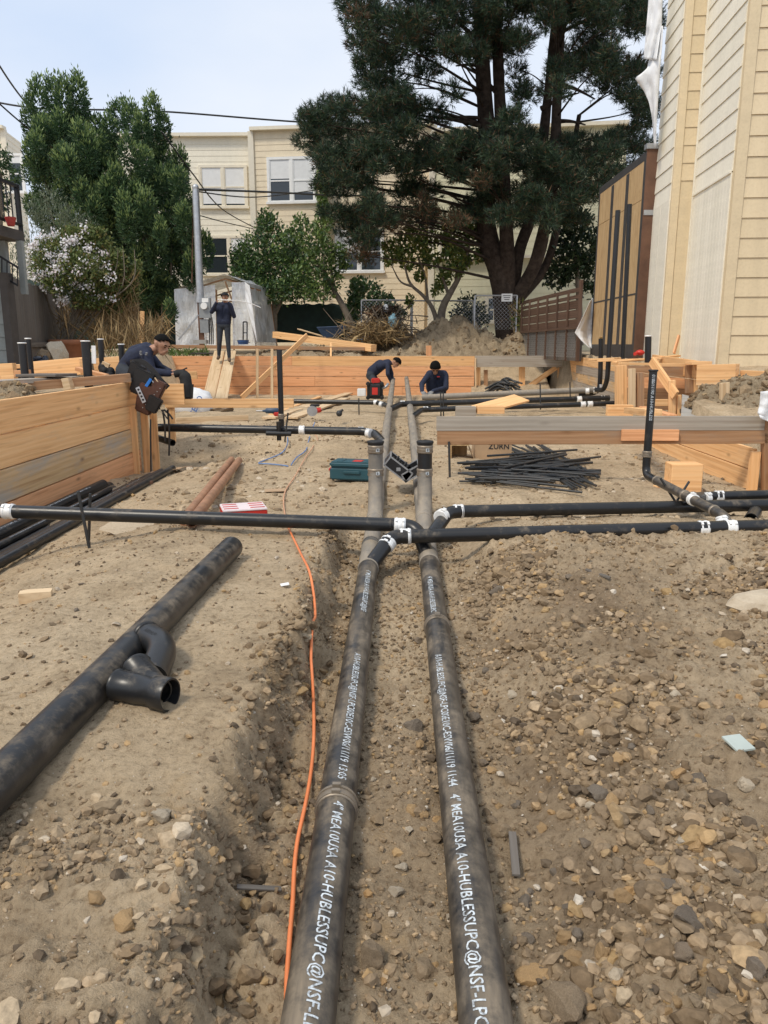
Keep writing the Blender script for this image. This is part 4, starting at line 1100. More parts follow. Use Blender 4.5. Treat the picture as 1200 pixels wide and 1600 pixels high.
gp = thing('grey_form_plank', 'weathered grey plank on posts right of the back formwork', 'formwork', P(812, 620, 22.3))
board(P(742, 564.5, 22.28), P(887, 564.5, 22.1), .31, .04, M['grey_wood'], gp)
for (px, y0, y1, w, mk) in ((747, 574, 616, .13, 'fir'), (759, 578, 612, .11, 'brown_wood'), (815.5, 573, 622, .17, 'fir'), (877, 574, 625, .2, 'fir')):
    board(P(px, y0, 22.4), P(px, y1, 22.4), w, .07, M[mk], gp, up=(1, 0, 0), name='post')
board(P(822, 607, 22.45), P(869, 574, 22.45), .14, .04, M['fir'], gp, name='brace')
board(P(700, 592, 24.3), P(806, 592, 24.3), .36, .05, M['grey_wood'], gp); board(P(705, 613, 24.0), P(800, 609, 23.8), .2, .05, M['brown_wood'], gp)

rw = thing('right_form_wall', 'right side form wall of orange and grey boards behind the risers', 'formwork', P(930, 630, 17))
A_ = P(886, 556, 21.9); B_ = P(964, 563, 15.0); zt1_ = 1.19
for i, mk in enumerate(('fir', 'fir', 'mix_wood', 'grey_wood', 'grey_wood')):
    z = zt1_ - .2 * (i + .5)
    if i == 1: 
        m_ = A_.lerp(B_, .28); board(V((A_.x, A_.y, z)), V((m_.x, m_.y, z)), .196, .04, M['fir'], rw); board(V((m_.x, m_.y, z)), V((B_.x, B_.y, z)), .196, .04, M['grey_wood'], rw)
    else: board(V((A_.x, A_.y, z)), V((B_.x, B_.y, z)), .196, .04, M[mk], rw)

np_ = thing('near_form_planks', 'stacked grey and brown planks spanning the right side on a thin rod', 'formwork', P(703, 785, 7.3))
YN = 7.3
board(P(682, 662, YN), P(1194, 661, YN), .134, .038, M['grey_wood'], np_); board(P(683, 684, YN + .004), P(1200, 682, YN + .004), .132, .038, M['brown_wood'], np_)
board(P(971, 680, YN - .042), P(1060, 680, YN - .042), .105, .038, M['fir_red'], np_, name='cleat')
board(P(1203, 652, YN + .03), P(1203, 790, YN + .03), .14, .09, M['brown_wood'], np_, up=(1, 0, 0), name='post')
mb = MB(); mb.tube([P(701.5, 690, YN - .03), P(703, 755, YN - .03), P(704.5, 795, YN - .05)], .011, 8); mb.build('rod', M['rebar'], np_)

rn = thing('right_board_wall', 'orange board wall below the near planks at the right', 'formwork', (3.4, 9.5, 0))
for i, (mk, ) in enumerate((('fir',), ('fir',), ('fir_pale',), ('fir_pale',))):
    z = .525 - .212 * (i + .5)
    board((3.415, 7.40, z), (3.415, 10.7, z), .203, .038, M[mk], rn)
board((3.40, 7.36, -.2), (3.40, 7.36, .5), .09, .05, M['fir'], rn, up=(1, 0, 0), name='stud')
board(P(1043, 750, 7.05), P(1091, 750, 7.05), .32, .20, M['fir'], rn, name='block', c=.006)
board(P(1024, 772, 7.0), P(1045, 760, 7.2), .16, .05, M['fir'], rn, name='block')
pf = thing('pier_form', 'jumble of orange footing forms, braces and stakes at the right', 'formwork', P(1010, 640, 11.6))
for (px, y0, y1, Y, w, t, mk) in ((970, 571, 636, 11.5, .15, .12, 'fir'), (987, 576, 636, 11.4, .10, .05, 'fir_pale'), (1000, 582, 636, 11.45, .10, .09, 'brown_wood'),
                                 (1050, 594, 650, 10.4, .085, .05, 'fir'), (1061, 617, 650, 10.4, .055, .04, 'fir'), (1132, 598, 650, 9.6, .105, .06, 'fir_pale'), (1137, 632, 650, 9.6, .05, .05, 'fir_red'),
                                 (1077, 570, 614, 12.0, .12, .06, 'brown_wood'), (1087, 570, 616, 11.9, .05, .05, 'fir')):
    board(P(px, y0, Y), P(px, y1, Y), w, t, M[mk], pf, up=(1, 0, 0), name='stake' if w < .12 else 'post')
for i in range(4):
    y_ = 573 + i * 17; board(P(976, y_ + 7, 12.3), P(1088, y_ + 9, 12.3), .17, .04, M['brown_wood' if i != 1 else 'fir_red'], pf)
board(P(968, 568, 11.9), P(1090, 571, 12.1), .04, .12, M['fir'], pf, name='cap_board')
board(P(1018, 563, 10.8), P(1056, 618, 10.3), .13, .04, M['fir'], pf, name='brace')
board(P(1076, 567, 11.8), P(1107, 567, 11.8), .05, .28, M['fir'], pf, name='cap_board')
board(P(1091, 586, 11.2), P(1152, 585, 10.7), .285, .09, M['fir'], pf); board(P(1160, 586, 10.8), P(1215, 589, 10.2), .13, .09, M['fir'], pf)
board(P(1092, 578, 11.8), P(1020, 566, 13.6), .26, .05, M['fir'], pf)
board(P(1138, 641, 9.8), P(1195, 640, 9.8), .14, .05, M['grey_wood'], pf)
board(P(948, 641, 10.9), P(988, 641, 10.9), .15, .10, M['fir'], pf, name='block'); board(P(986, 641, 9.2), P(1021, 645, 7.4), .07, .16, M['fir'], pf, name='block')
board(P(1005, 637, 10.9), P(1050, 650, 9.4), .04, .12, M['fir_red'], pf); board(P(1000, 629, 11.6), P(1048, 629, 11.6), .10, .05, M['fir'], pf)
mb = MB(); a, b_, c_, d_ = P(1066, 616, 11.6), P(1092, 622, 11.6), P(1150, 652, 9.4), P(1064, 652, 9.4)
lowq = [V((q.x, q.y, q.z - .5)) for q in (a, b_, c_, d_)]
mb.add([a, b_, c_, d_] + lowq, [(0, 3, 2, 1), (0, 1, 5, 4), (1, 2, 6, 5), (2, 3, 7, 6), (3, 0, 4, 7)]); mb.build('concrete_footing', M['concrete'], pf)
for (p0, p1, w) in ((P(925, 562, 14.2), P(965, 560, 13.6), .16), (P(935, 564, 13.2), P(1035, 560, 12.6), .12), (P(960, 566, 12.6), P(1060, 556, 13.4), .10)):
    board(p0, p1, .03, w, M['fir'], pf, name='cap_board')
board(P(1053, 552, 13.4), P(1061, 524, 13.5), .06, .03, M['fir_red'], pf, name='stake')
for px in (968, 977): board(P(px, 562, 13.0), P(px, 600, 13.0), .10, .04, M['fir'], pf, up=(1, 0, 0), name='stake')

# mid-left low rail with its post
ml = thing('mid_form_rail', 'narrow orange rail board on a post in front of the white sack', 'formwork', P(268, 720, 10.9))
board(P(258, 630, 10.9), P(459, 630, 10.9), .125, .04, M['fir'], ml); board(P(267, 637, 10.93), P(271, 722, 10.93), .10, .05, M['fir'], ml, up=(1, 0, 0), name='post')

# outer forms beyond the left wall
of = thing('outer_forms', 'orange footing form boards outside the left wall', 'formwork', P(100, 590, 9.5))
board(P(53, 578, 10.4), P(136, 571, 10.2), .22, .04, M['fir'], of); board(P(127, 573, 10.0), P(134, 568, 11.6), .21, .04, M['fir'], of)
board(P(147, 572, 11.0), P(192, 568, 11.0), .21, .04, M['fir'], of); board(P(120, 576, 9.9), P(168, 588, 9.9), .05, .12, M['fir_red'], of)
board(P(-20, 582, 9.6), P(24, 580, 9.6), .20, .10, M['fir'], of, name='block'); board(P(3, 573, 9.9), P(47, 572, 9.9), .05, .20, M['fir'], of)
board(P(25, 584, 9.4), P(46, 583, 9.4), .08, .1, M['fir_red'], of, name='block')
board(P(101, 601, 8.9), P(112, 599, 8.9), .14, .12, M['fir_pale'], of, name='block'); board(P(157, 575, 10.3), P(168, 580, 10.3), .2, .04, M['fir_pale'], of)
op = [(P(-60, 601, 8.0), P(112, 591, 9.4), .05, .24, 'grey_wood', 'pale grey plank topmost of the stack outside the left wall'),
      (P(38, 604, 8.7), P(203, 590, 9.35), .10, .09, 'brown_wood', 'brown timber lying along the top of the left wall'),
      (P(-40, 611, 8.0), P(40, 605, 8.6), .09, .09, 'fir_red', 'reddish short timber at the left end of the plank stack'),
      (P(42, 586, 9.2), P(104, 586, 9.0), .03, .35, 'old_fence', 'dark square of plywood lying on the outer forms')]
for (a, b_, h, t, mk, lab) in op: setp(board(a, b_, h, t, M[mk], None, name='timber'), lab, 'timber')

# ramp of two planks, big beam and lying boards at the back
for k, (lab, px0, px1) in enumerate((('left plank of the two-board ramp under the standing worker', 323, 343), ('right plank of the two-board ramp under the standing worker', 343, 361))):
    p0 = P(px0 + 3, 623, 18.4); p1 = P(px1, 549, 22.4); d_ = (p1 - p0).normalized(); 
    setp(board(p0, p1, .04, .29, M['fir_pale'], None, name='ramp_plank', up=UP), lab, 'plank', 'ramp planks')
setp(board(P(430, 523, 25.6), P(584, 544, 22.9), .20, .24, M['fir'], None, name='timber_beam'), 'big squared orange beam lying slantwise above the back formwork', 'beam')
setp(board(P(240, 541, 23.0), P(570, 545, 23.0), .10, .12, M['brown_wood'], None, name='timber'), 'long brown timber lying on the ground behind the back formwork', 'timber')
setp(board(P(300, 552, 22.7), P(345, 552, 22.7), .04, .2, M['dark_trim'], None, name='timber'), 'dark short plank by the feet of the standing worker', 'timber')
setp(board(P(222, 486, 22.9), P(222, 548, 22.9), .13, .06, M['fir'], None, name='survey_stake', up=(1, 0, 0)), 'upright orange stake behind the kneeling worker', 'stake')
setp(board(P(517, 536, 23.2), P(517, 560, 22.5), .05, .05, M['fir'], None, name='survey_stake', up=(1, 0, 0)), 'short stake at the top of the back formwork', 'stake')
setp(board(P(670, 540, 22.6), P(670, 556, 22.6), .16, .06, M['fir_red'], None, name='survey_stake', up=(1, 0, 0)), 'squat reddish stake in front of the dirt mound', 'stake')
# boards lying mid-yard
mid = [(420, 657, 545, 617, .24, 'fir_pale', 'wide pale plank lying left of the tool pile'), (455, 657, 540, 625, .22, 'fir_pale', 'wide pale plank under the red grinder'),
       (424, 652, 500, 622, .1, 'fir', 'narrow orange board among the mid-yard planks')]
for (x0, y0, x1, y1, w, mk, lab) in mid:
    a, b_ = GZ(x0, y0), GZ(x1, y1); a.z += .04; b_.z += .04
    setp(board(a, b_, .035, w, M[mk], None, name='plank'), lab, 'plank')
a, b_ = GZ(275, 662), GZ(388, 657); a.z += .05; b_.z += .05
setp(board(a, b_, .09, .04, M['fir_pale'], None, name='plank'), 'pale batten lying in front of the white sack', 'plank')
a, b_ = GZ(745, 647), GZ(800, 647); 
setp(board(P(748, 640, 11.0), P(815, 622, 11.6), .03, .30, M['fir'], None, name='plywood_offcut', roll=.25), 'orange plywood scrap leaning on the far right pipes', 'offcut')
setp(board(P(745, 640, 10.8), P(787, 640, 10.8), .10, .20, M['fir'], None, name='wood_block'), 'orange wood block under the plywood scrap', 'block')
setp(board(P(712, 643, 10.8), P(743, 643, 10.8), .14, .16, M['grey_wood'], None, name='wood_block'), 'grey weathered block left of the plywood scrap', 'block')
# offcut on the bench
a = GZ(57, 938); me = MB(); c_ = a + V((0, 0, .022)); M4 = Matrix.Rotation(.28, 3, 'Z')
vs = [(-.072, -.03), (.072, -.03), (.072, .022), (.055, .032), (-.045, .035), (-.072, .02)]
q = [c_ + M4 @ V((x_, y_, z)) for z in (-.03, .022) for (x_, y_) in vs]; n_ = 6
me.add(q, [(i, (i + 1) % n_, n_ + (i + 1) % n_, n_ + i) for i in range(n_)] + [tuple(range(n_ - 1, -1, -1)), tuple(range(n_, 2 * n_))]); setp(me.build('wood_offcut', M['fir_pale']), 'small cut block of pale wood on the left bench', 'offcut')
a, b_ = GZ(800, 1310), GZ(806, 1378); a.z += .02; b_.z += .02
setp(board(a, b_, .008, .022, M['old_fence'], None, name='wood_stick', c=.001), 'short flat dark stick lying beside the right pipe', 'stick')
a, b_ = GZ(370, 1392), GZ(440, 1398); a.z += .02; b_.z += .02
setp(board(a, b_, .006, .016, M['old_fence'], None, name='wood_stick', c=.001), 'dark thin stick at the foot of the bench', 'stick')
a, b_ = GZ(915, 896), GZ(953, 909); a.z += .02; b_.z += .02
setp(board(a, b_, .01, .02, M['old_fence'], None, name='wood_stick', c=.001), 'dark twig-like stick high on the right slope', 'stick')
p = GZ(1153, 1168); mb = MB(); mb.obox(p + V((0, 0, .012)), (.03, .008, .0), (-.012, .028, .008), (0, 0, .003)); setp(mb.build('glass_shard', plain('pale_green_glass', (.42, .47, .43), .25)), 'pale green broken glass shard on the right gravel', 'shard')
p = GZ(1178, 945); mb = MB(); mb.ell(p + V((.1, .02, -.01)), (.22, .12, .07), 10, 6, smooth=False); setp(mb.build('stone_slab', M['rock_pale']), 'smooth pale stone slab half buried at the right edge', 'stone')
# ------------------------------------------------------------------ pipes
def fillet(pts, rad, n=7):
    pts = [V(p) for p in pts]; out = [pts[0]]
    for i in range(1, len(pts) - 1):
        a, b, c = pts[i - 1], pts[i], pts[i + 1]; u = (a - b).normalized(); w = (c - b).normalized()
        d = min(rad, (a - b).length * .49, (c - b).length * .49)
        p0, p2 = b + u * d, b + w * d
        for k in range(n + 1):
            t = k / n; out.append((1 - t) ** 2 * p0 + 2 * t * (1 - t) * b + t * t * p2)
    out.append(pts[-1]); return out
def pipe(parent, pts, r, mat='pipe', name='pipe', hollow=.0, rad=None, n=24):
    mb = MB(); pts = [V(p) for p in pts]
    q = fillet(pts, rad) if (rad and len(pts) > 2) else pts
    if len(q) == 2:                          # a long run gets a few rings so that it is not ruler-straight
        a, b = q; L = (b - a).length; k = max(1, int(L / .5)); q = [a.lerp(b, i / k) for i in range(k + 1)]
    mb.tube(q, r, n, hollow=hollow); return mb.build(name, M[mat], parent)
def band(parent, c, d, r, L=.072, mat='band', name='coupling'):
    """shielded coupling: sleeve, two clamp straps and their screw housings"""
    c = V(c); d = V(d).normalized(); mb = MB(); h = d * L / 2
    mb.tube([c - h, c - h * .98, c + h * .98, c + h], [r + .001, r + .0045, r + .0045, r + .001], 24)
    s = d.cross(UP) if abs(d.z) < .9 else V((1, 0, 0)); s.normalize()
    for k in (-.6, .6):
        q = c + h * k; mb.tube([q - d * .005, q + d * .005], r + .0075, 24)
        t = (UP * .75 - V((0, 1, 0)) * .6).normalized() if abs(d.z) < .9 else V((.3, -1, 0)).normalized()
        t = (t - d * t.dot(d)).normalized(); w = d.cross(t)
        mb.obox(q + t * (r + .010), d * .0065, t * .005, w * .012)
    return mb.build(name, M[mat], parent)
def ring(parent, c, d, r, L=.014, mat='pipe_grey', name='hub_ring'):
    c = V(c); d = V(d).normalized(); mb = MB(); mb.tube([c - d * L / 2, c - d * L * .3, c + d * L * .3, c + d * L / 2], [r + .001, r + .006, r + .006, r + .001], 24); return mb.build(name, M[mat], parent)

def text_mesh(s, size, shear=.15, extr=0):
    cu = bpy.data.curves.new('txt', 'FONT'); cu.body = s; cu.size = size; cu.shear = shear; cu.resolution_u = 2; cu.space_character = 1.02; cu.offset = size * .012
    ob = bpy.data.objects.new('txt', cu); COL.objects.link(ob)
    dg = bpy.context.evaluated_depsgraph_get(); me = bpy.data.meshes.new_from_object(ob.evaluated_get(dg))
    bpy.data.objects.remove(ob); bpy.data.curves.remove(cu); return me
def pipe_text(parent, s, p_start, d, r, size, ang, flip=1, align='start', mat='ink', up=UP, name='stencilled_lettering', gap=.0009):
    """lettering bent round a pipe; d is the reading direction, ang the turn from `up` round the pipe"""
    me = text_mesh(s, size); bm = bmesh.new(); bm.from_mesh(me); bpy.data.meshes.remove(me)
    k = -size * .3
    while k < size * 1.1:
        bmesh.ops.bisect_plane(bm, geom=bm.verts[:] + bm.edges[:] + bm.faces[:], plane_co=(0, k, 0), plane_no=(0, 1, 0)); k += max(.004, r * .1)
    xs = [v.co.x for v in bm.verts]; x0 = min(xs); L = max(xs) - x0
    d = V(d).normalized(); u = V(up); u = (u - d * u.dot(d)).normalized(); w = u.cross(d)       # w: letter-up side at the top of the pipe
    for v in bm.verts:
        x_ = v.co.x - x0 - (L if align == 'end' else 0); y_ = v.co.y - size * .35
        a = ang + y_ / r
        v.co = V(p_start) + d * x_ + (u * math.cos(a) + w * math.sin(a)) * (r + gap)
    me = bpy.data.meshes.new(name); bm.to_mesh(me); bm.free(); me.materials.append(M[mat]); return link_mesh(name, me, parent)

R4, R3, R2 = .0560, .0430, .0300
def mpt(side, Y): return V((.18 * side, Y, pipe_z(Y)))
def mainY(px, py):
    Y = 3
    for _ in range(12): p = G(px, py, pipe_z(Y) + R4 * .7); Y = p.y
    return Y
DM = (mpt(1, 10) - mpt(1, 0)).normalized()
def main_pipe(side, label, collarY, wyeY, riserY):
    t = thing('drain_pipe', label, 'pipe', (.18 * side, 1, hz(.18 * side, 1.2)))
    pipe(t, [mpt(side, .7), mpt(side, collarY)], R4, 'pipe_main', 'pipe_section')
    pipe(t, [mpt(side, collarY + .004), mpt(side, wyeY - .10)], R4, 'pipe_main', 'pipe_section')
    pipe(t, [mpt(side, wyeY - .10), mpt(side, wyeY + .38)], R4 + .002, 'pipe_grey', 'wye')
    pipe(t, [mpt(side, wyeY + .38), mpt(side, riserY - .35)], R4, 'pipe_grey', 'pipe_section')
    pipe(t, [mpt(side, riserY - .35), mpt(side, riserY + .35)], R4 + .002, 'pipe_grey', 'wye')
    pipe(t, [mpt(side, riserY + .35), mpt(side, 20.9 if side < 0 else 21.2)], R4, 'pipe_grey', 'pipe_section', hollow=.9)
    for y_ in (wyeY - .10, wyeY + .06, wyeY + .30, wyeY + .38, riserY - .36, riserY - .26, riserY + .35, 8.9, 11.2, 14.6, 17.5): ring(t, mpt(side, y_), DM, R4)
    # upright cleanout sweeping up out of the wye
    base = mpt(side, riserY - .30); zc = pipe_z(riserY); top = P(587 if side < 0 else 664, 694, riserY + .10)
    x_ = top.x
    pipe(t, [base, V((x_, riserY - .02, zc + .02)), V((x_, riserY + .06, zc + .18)), V((x_, riserY + .08, top.z - .20))], R4, 'pipe_grey', 'riser', rad=.13)
    pipe(t, [V((x_, riserY + .08, top.z - .20)), V((x_, riserY + .085, top.z))], R4, 'pipe_grey' if side < 0 else 'pipe_clean', 'riser')
    for zz in (top.z - .215, top.z - .035):
        b = band(t, V((x_, riserY + .082, zz)), UP, R4, .062, 'band_dusty')
        mb = MB(); c_ = V((x_ + .018, riserY + .082 - R4 - .0125, zz)); mb.obox(c_, (.013, 0, 0), (0, .001, 0), (0, 0, .013)); mb.build('maker_tag', M['ink'], b)
        mb = MB(); mb.obox(c_ + V((0, -.0015, .004)), (.005, 0, 0), (0, .0007, 0), (0, 0, .003)); mb.obox(c_ + V((0, -.0015, -.005)), (.006, 0, 0), (0, .0007, 0), (0, 0, .003)); mb.build('tag_print', M['dark_ink'], b)
    mb = MB(); mb.tube([V((x_, riserY + .085, top.z - .005)), V((x_, riserY + .085, top.z + .012)), V((x_, riserY + .085, top.z + .02)), V((x_, riserY + .085, top.z + .028))], [R4 + .003, R4 + .008, R4 + .012, R4 + .006], 24); mb.build('rubber_cap', M['rubber'], t)
    if side > 0: pipe_text(t, 'A10-HUBLESS', V((x_, riserY + .085, top.z - .07)), V((0, 0, -1)), R4, .03, -.15, up=(0, -1, 0))
    return t
cL, cR = mainY(527, 1243), mainY(686, 968)
mL = main_pipe(-1, 'left of the two long drain pipes running up the trench', cL, 4.40, 5.80)
mR = main_pipe(1, 'right of the two long drain pipes running up the trench', cR, 4.50, 5.80)
for (t, s, y_) in ((mL, -1, cL), (mR, 1, cR)):
    band(t, mpt(s, y_), DM, R4, .05 if s < 0 else .03, 'band_dusty')
pipe_text(mL, '4" MEA10USA A10-HUBLESSUPC@NSF-LPC00E10C-ESW06/11/19', mpt(-1, cL - .05), -DM, R4, .040, .22)
pipe_text(mL, 'A10-HUBLESSUPC@NSF-LPC00E10C-ESW06/11/19 13:05', mpt(-1, cL + .06), -DM, R4, .037, .22, align='end')
pipe_text(mL, '4" MEA10USA A10-HUBLESSUPC@NSF', mpt(-1, cL + 1.45), -DM, R4, .037, .22, align='end')
yy = mainY(745, 1235)
pipe_text(mR, 'A10-HUBLESSUPC@NSF-LPC00E10C-ESW06/11/19 11:44', mpt(1, yy), -DM, R4, .038, -.30, align='end')
pipe_text(mR, '4" MEA10USA A10-HUBLESSUPC@NSF-LPC00E10C', mpt(1, yy - .04), -DM, R4, .040, -.28)
pipe_text(mR, '4" MEA10USA A10-HUBLESSUPC', mpt(1, cR + .06), -DM, R4, .037, -.25, align='end')

def branch(label, pts, r, bands=(), mat='pipe', elbows=None, name='branch_pipe', rad=.10):
    """pts: list of world points; straight first run, fittings at the bends"""
    t = thing(name, label, 'pipe', pts[0] - V((0, 0, r)))
    return t
# near left branch: over the left drain and down into the right one
t = branch('black branch pipe crossing from the left edge to the right drain', [P(0, 798, 4.72)], R3)
a = P(-60, 796, 4.78); b = P(612, 820, 4.70); e_ = P(688, 832, 4.74)
pipe(t, [a, P(8, 799, 4.77)], R3, 'pipe', 'elbow'); pipe(t, [P(8, 799, 4.77), b], R3, 'pipe')
pipe(t, [b, P(650, 823, 4.70), mpt(1, 4.50)], R3 + .002, 'pipe', 'elbow', rad=.09)
band(t, P(14, 799, 4.77), b - a, R3); band(t, P(625, 821, 4.70), b - a, R3)
# near right branch: over the right drain and down into the left one
t = branch('black branch pipe crossing from the right edge to the left drain', [P(1200, 825, 4.55)], R3)
a = P(1290, 820, 4.60); b = P(642, 838, 4.52); d_ = b - a
pipe(t, [a, b], R3, 'pipe'); pipe(t, [b, P(612, 839, 4.50), mpt(-1, 4.30)], R3 + .002, 'pipe', 'elbow', rad=.09)
band(t, P(633, 838, 4.52), d_, R3); c_ = P(605, 850, 4.46); band(t, c_, P(612, 840, 4.5) - P(597, 860, 4.42), R3 + .001, .055)
band(t, P(1098, 826, 4.58), d_, R3, .06); band(t, P(1141, 825, 4.58), d_, R3, .06)
# upper right branch
t = branch('black branch pipe behind the nearer one at the right', [P(1200, 790, 5.3)], R3)
a = P(1290, 787, 5.42); b = P(722, 799, 5.22); d_ = b - a
pipe(t, [a, b], R3, 'pipe'); pipe(t, [b, P(700, 801, 5.18), mpt(1, 4.86)], R3 + .002, 'pipe', 'elbow', rad=.09)
band(t, P(716, 799, 5.22), d_, R3); band(t, P(690, 807, 5.10), P(700, 801, 5.18) - P(680, 815, 5.0), R3 + .001, .055)
# third right branch and the slanting feeder with the tall riser
t = branch('black feeder pipe slanting from the tall riser to the right branch', [P(1130, 806, 4.75)], R2)
Q0, Q1, Q2 = P(1016, 579, 6.0), P(1011, 742, 6.0), P(1131, 806, 4.72); Q0.x = Q1.x = P(1012, 700, 6.0).x
pipe(t, [V((Q1.x, 6.0, Q1.z + .16)), Q0], R2, 'pipe', 'riser', hollow=.88)
rs_ = t.children[-1]
pipe(t, [V((Q1.x, 6.0, Q1.z + .16)), Q1, Q1.lerp(Q2, .16)], R2 + .001, 'pipe', 'elbow', rad=.11)
pipe(t, [Q1.lerp(Q2, .16), Q2, V((Q2.x, 4.62, Q2.z - .06))], R2 + .003, 'pipe_main', 'pipe', rad=.06)
band(t, V((Q1.x, 6.0, Q1.z + .165)), UP, R2, .05, 'band_dusty'); ring(t, Q1.lerp(Q2, .17), Q2 - Q1, R2, mat='band_dusty', L=.02); ring(t, Q1.lerp(Q2, .56), Q2 - Q1, R2 + .003, mat='band_dusty', L=.02); ring(t, Q1.lerp(Q2, .9), Q2 - Q1, R2 + .003, mat='band_dusty', L=.02)
band(t, P(1128, 812, 4.66), V((0, .6, 1)), R2, .03); band(t, Q1.lerp(Q2, .66), Q2 - Q1, R2 + .004, .045)
ring(t, Q0, UP, R2, .015, 'rubber', 'rubber_cap')
pipe_text(rs_ and t, '0180/61/90 A10-HUBLESS', V((Q1.x, 6.0, Q0.z - .03)), V((0, 0, -1)), R2, .032, -.1, up=(0, -1, 0))
a = P(1290, 771, 5.65); b = P(1100, 776, 5.52)
pipe(t, [a, b, Q1.lerp(Q2, .62)], R3 - .006, 'pipe', 'side_pipe', rad=.08); band(t, P(1122, 776, 5.54), b - a, R3 - .006, .06); band(t, P(1103, 779, 5.45), V((1, .6, 0)), R3 - .006, .04)
for (x0, y0, x1, y1, Y) in ((1032, 747, 1056, 785, 5.55), (1077, 752, 1052, 792, 5.45)):
    mb = MB(); mb.tube([P(x0, y0, Y), P(x1, y1, Y)], .009, 8); setp(mb.build('rebar_stake', M['rebar']), 'dark rebar stake left of the slanting feeder pipe' if x0 < x1 else 'dark rebar stake leaning right of the slanting feeder pipe', 'stake')
t = thing('pipe_stub', 'open black pipe stub lying behind the near right branch', 'pipe', P(1170, 815, 5.0)); pipe(t, [P(1173, 812, 4.9), P(1180, 800, 5.3)], R3, 'pipe', hollow=.9)
# mid-left branch
t = branch('black branch pipe in mid yard left of the drains', [P(245, 668, 9.9)], R3)
a = P(243, 668, 10.0); b = P(566, 674, 9.75); d_ = b - a
pipe(t, [a, b], R4 * .92, 'pipe'); pipe(t, [b, P(585, 677, 9.7), mpt(-1, 9.15)], R4 * .93, 'pipe', 'elbow', rad=.12)
for px in (472, 564): band(t, P(px, 672 if px < 500 else 674, 9.8), d_, R4 * .92, .075)
band(t, P(577, 677, 9.65), V((1, -.8, 0)), R4 * .93, .06)
v0, v1 = P(440, 672, 9.85), P(440, 546, 9.85); v1.x = v0.x
pipe(t, [v0 - V((0, 0, .08)), v1], R2 * 1.15, 'pipe_clean', 'riser', hollow=.88); band(t, V((v0.x, v0.y, ZY(651, 9.85))), UP, R2 * 1.15, .07, 'band_dusty')
pipe(t, [V((v0.x - .02, 9.75, v0.z - .12)), V((v0.x - .02, 9.75, v0.z + .12))], R2, 'pipe', 'tee'); pipe(t, [P(416, 677, 9.7), P(455, 678, 9.7)], R2, 'pipe', 'tee', hollow=.8)
mb = MB(); mb.tube([P(450, 645, 9.7), P(445, 690, 9.7)], .01, 8); setp(mb.build('rebar_stake', M['rebar']), 'rebar stake beside the mid-left branch riser', 'stake')
t = thing('pipe_stub', 'short black pipe stub low by the left wall end', 'pipe', P(260, 690, 9.9)); pipe(t, [P(240, 682, 10.1), P(270, 692, 9.8)], R3, 'pipe', hollow=.88)
# far branches
t = branch('thin black branch far left joining the left drain', [P(455, 628, 14.4)], R3)
a = P(455, 627, 14.5); b = P(588, 629, 14.2); pipe(t, [a, b], R3, 'pipe'); pipe(t, [b, P(597, 631, 14.1), mpt(-1, 13.6)], R3, 'pipe', 'elbow', rad=.12); band(t, P(587, 629, 14.2), b - a, R3, .07); band(t, P(596, 632, 13.95), V((1, -.8, -.2)), R3, .06)
def far_branch(label, p, r, bands, mat='pipe', end=None, rad=.16):
    t = branch(label, p, r); pipe(t, p[:2], r, mat)
    pipe(t, p[1:], r + .001, mat, 'elbow', rad=rad)
    for (px, py, Y) in bands: band(t, P(px, py, Y), p[1] - p[0], r, .08)
    return t
far_branch('middle of the three far right pipes', [P(952, 622, 14.0), P(634, 631, 13.6), P(626, 632, 13.55), mpt(-1, 13.1)], R4 * .9, ((629, 631, 13.6), (905, 624, 13.9), (941, 623, 14.0)))
far_branch('lowest of the three far right pipes', [P(964, 630, 13.0), P(668, 640, 12.6), P(658, 641, 12.5), mpt(1, 11.9)], R3, ((665, 640, 12.6), (911, 632, 12.9), (922, 631.5, 12.9)))
t = branch('topmost far right pipe in the hands of the crouching worker', [P(660, 620, 15.0)], R4)
a = P(660, 621, 15.0); b = P(930, 609, 14.3)
pipe(t, [a, b], R4, 'pipe_grey'); x1 = P(949, 600, 13.7)
top1 = P(953, 328, 13.9); base1 = P(948, 607, 13.9); top1.x = base1.x + .02
pipe(t, [b, P(943, 610, 14.0), V((base1.x, 13.9, base1.z + .15)), V((top1.x, 13.95, top1.z))], R3, 'pipe_clean', 'riser', rad=.15, hollow=.88)
band(t, P(918, 611, 14.3), b - a, R4 * .9, .07); band(t, P(930, 610, 14.3), b - a, R4 * .9, .07)
t = thing('vent_riser', 'short black riser in front of the tall one by the plywood wall', 'pipe', P(937, 600, 14.3))
pipe(t, [P(905, 617, 14.4), P(936, 613, 14.4), P(938, 590, 14.4), P(939, 529, 14.4)], R3, 'pipe_clean', 'riser', rad=.14, hollow=.88); band(t, P(938, 603, 14.4), UP, R3, .06)
mb = MB(); mb.tube([P(939, 530, 14.4), P(939, 527, 14.4)], [.02, .03], 10); mb.build('brass_plug', plain('brass', (.5, .33, .1), .4, .8), t)
t = thing('vent_riser', 'tall black pipe standing against the plywood wall', 'pipe', P(975, 600, 14.6)); a = P(972, 580, 14.6); b = P(984, 319, 14.6)
pipe(t, [a, b], R3 * .95, 'pipe_clean', 'riser', hollow=.88)
t = thing('pipe_stub', 'short black stub with metal rim in front of the cream house skirt', 'pipe', P(1012, 575, 12.6)); pipe(t, [P(1012, 578, 12.6), P(1013, 525, 12.6)], R4 * .9, 'pipe_clean', hollow=.88); ring(t, P(1013, 525, 12.6), UP, R4 * .9, .02, 'band')
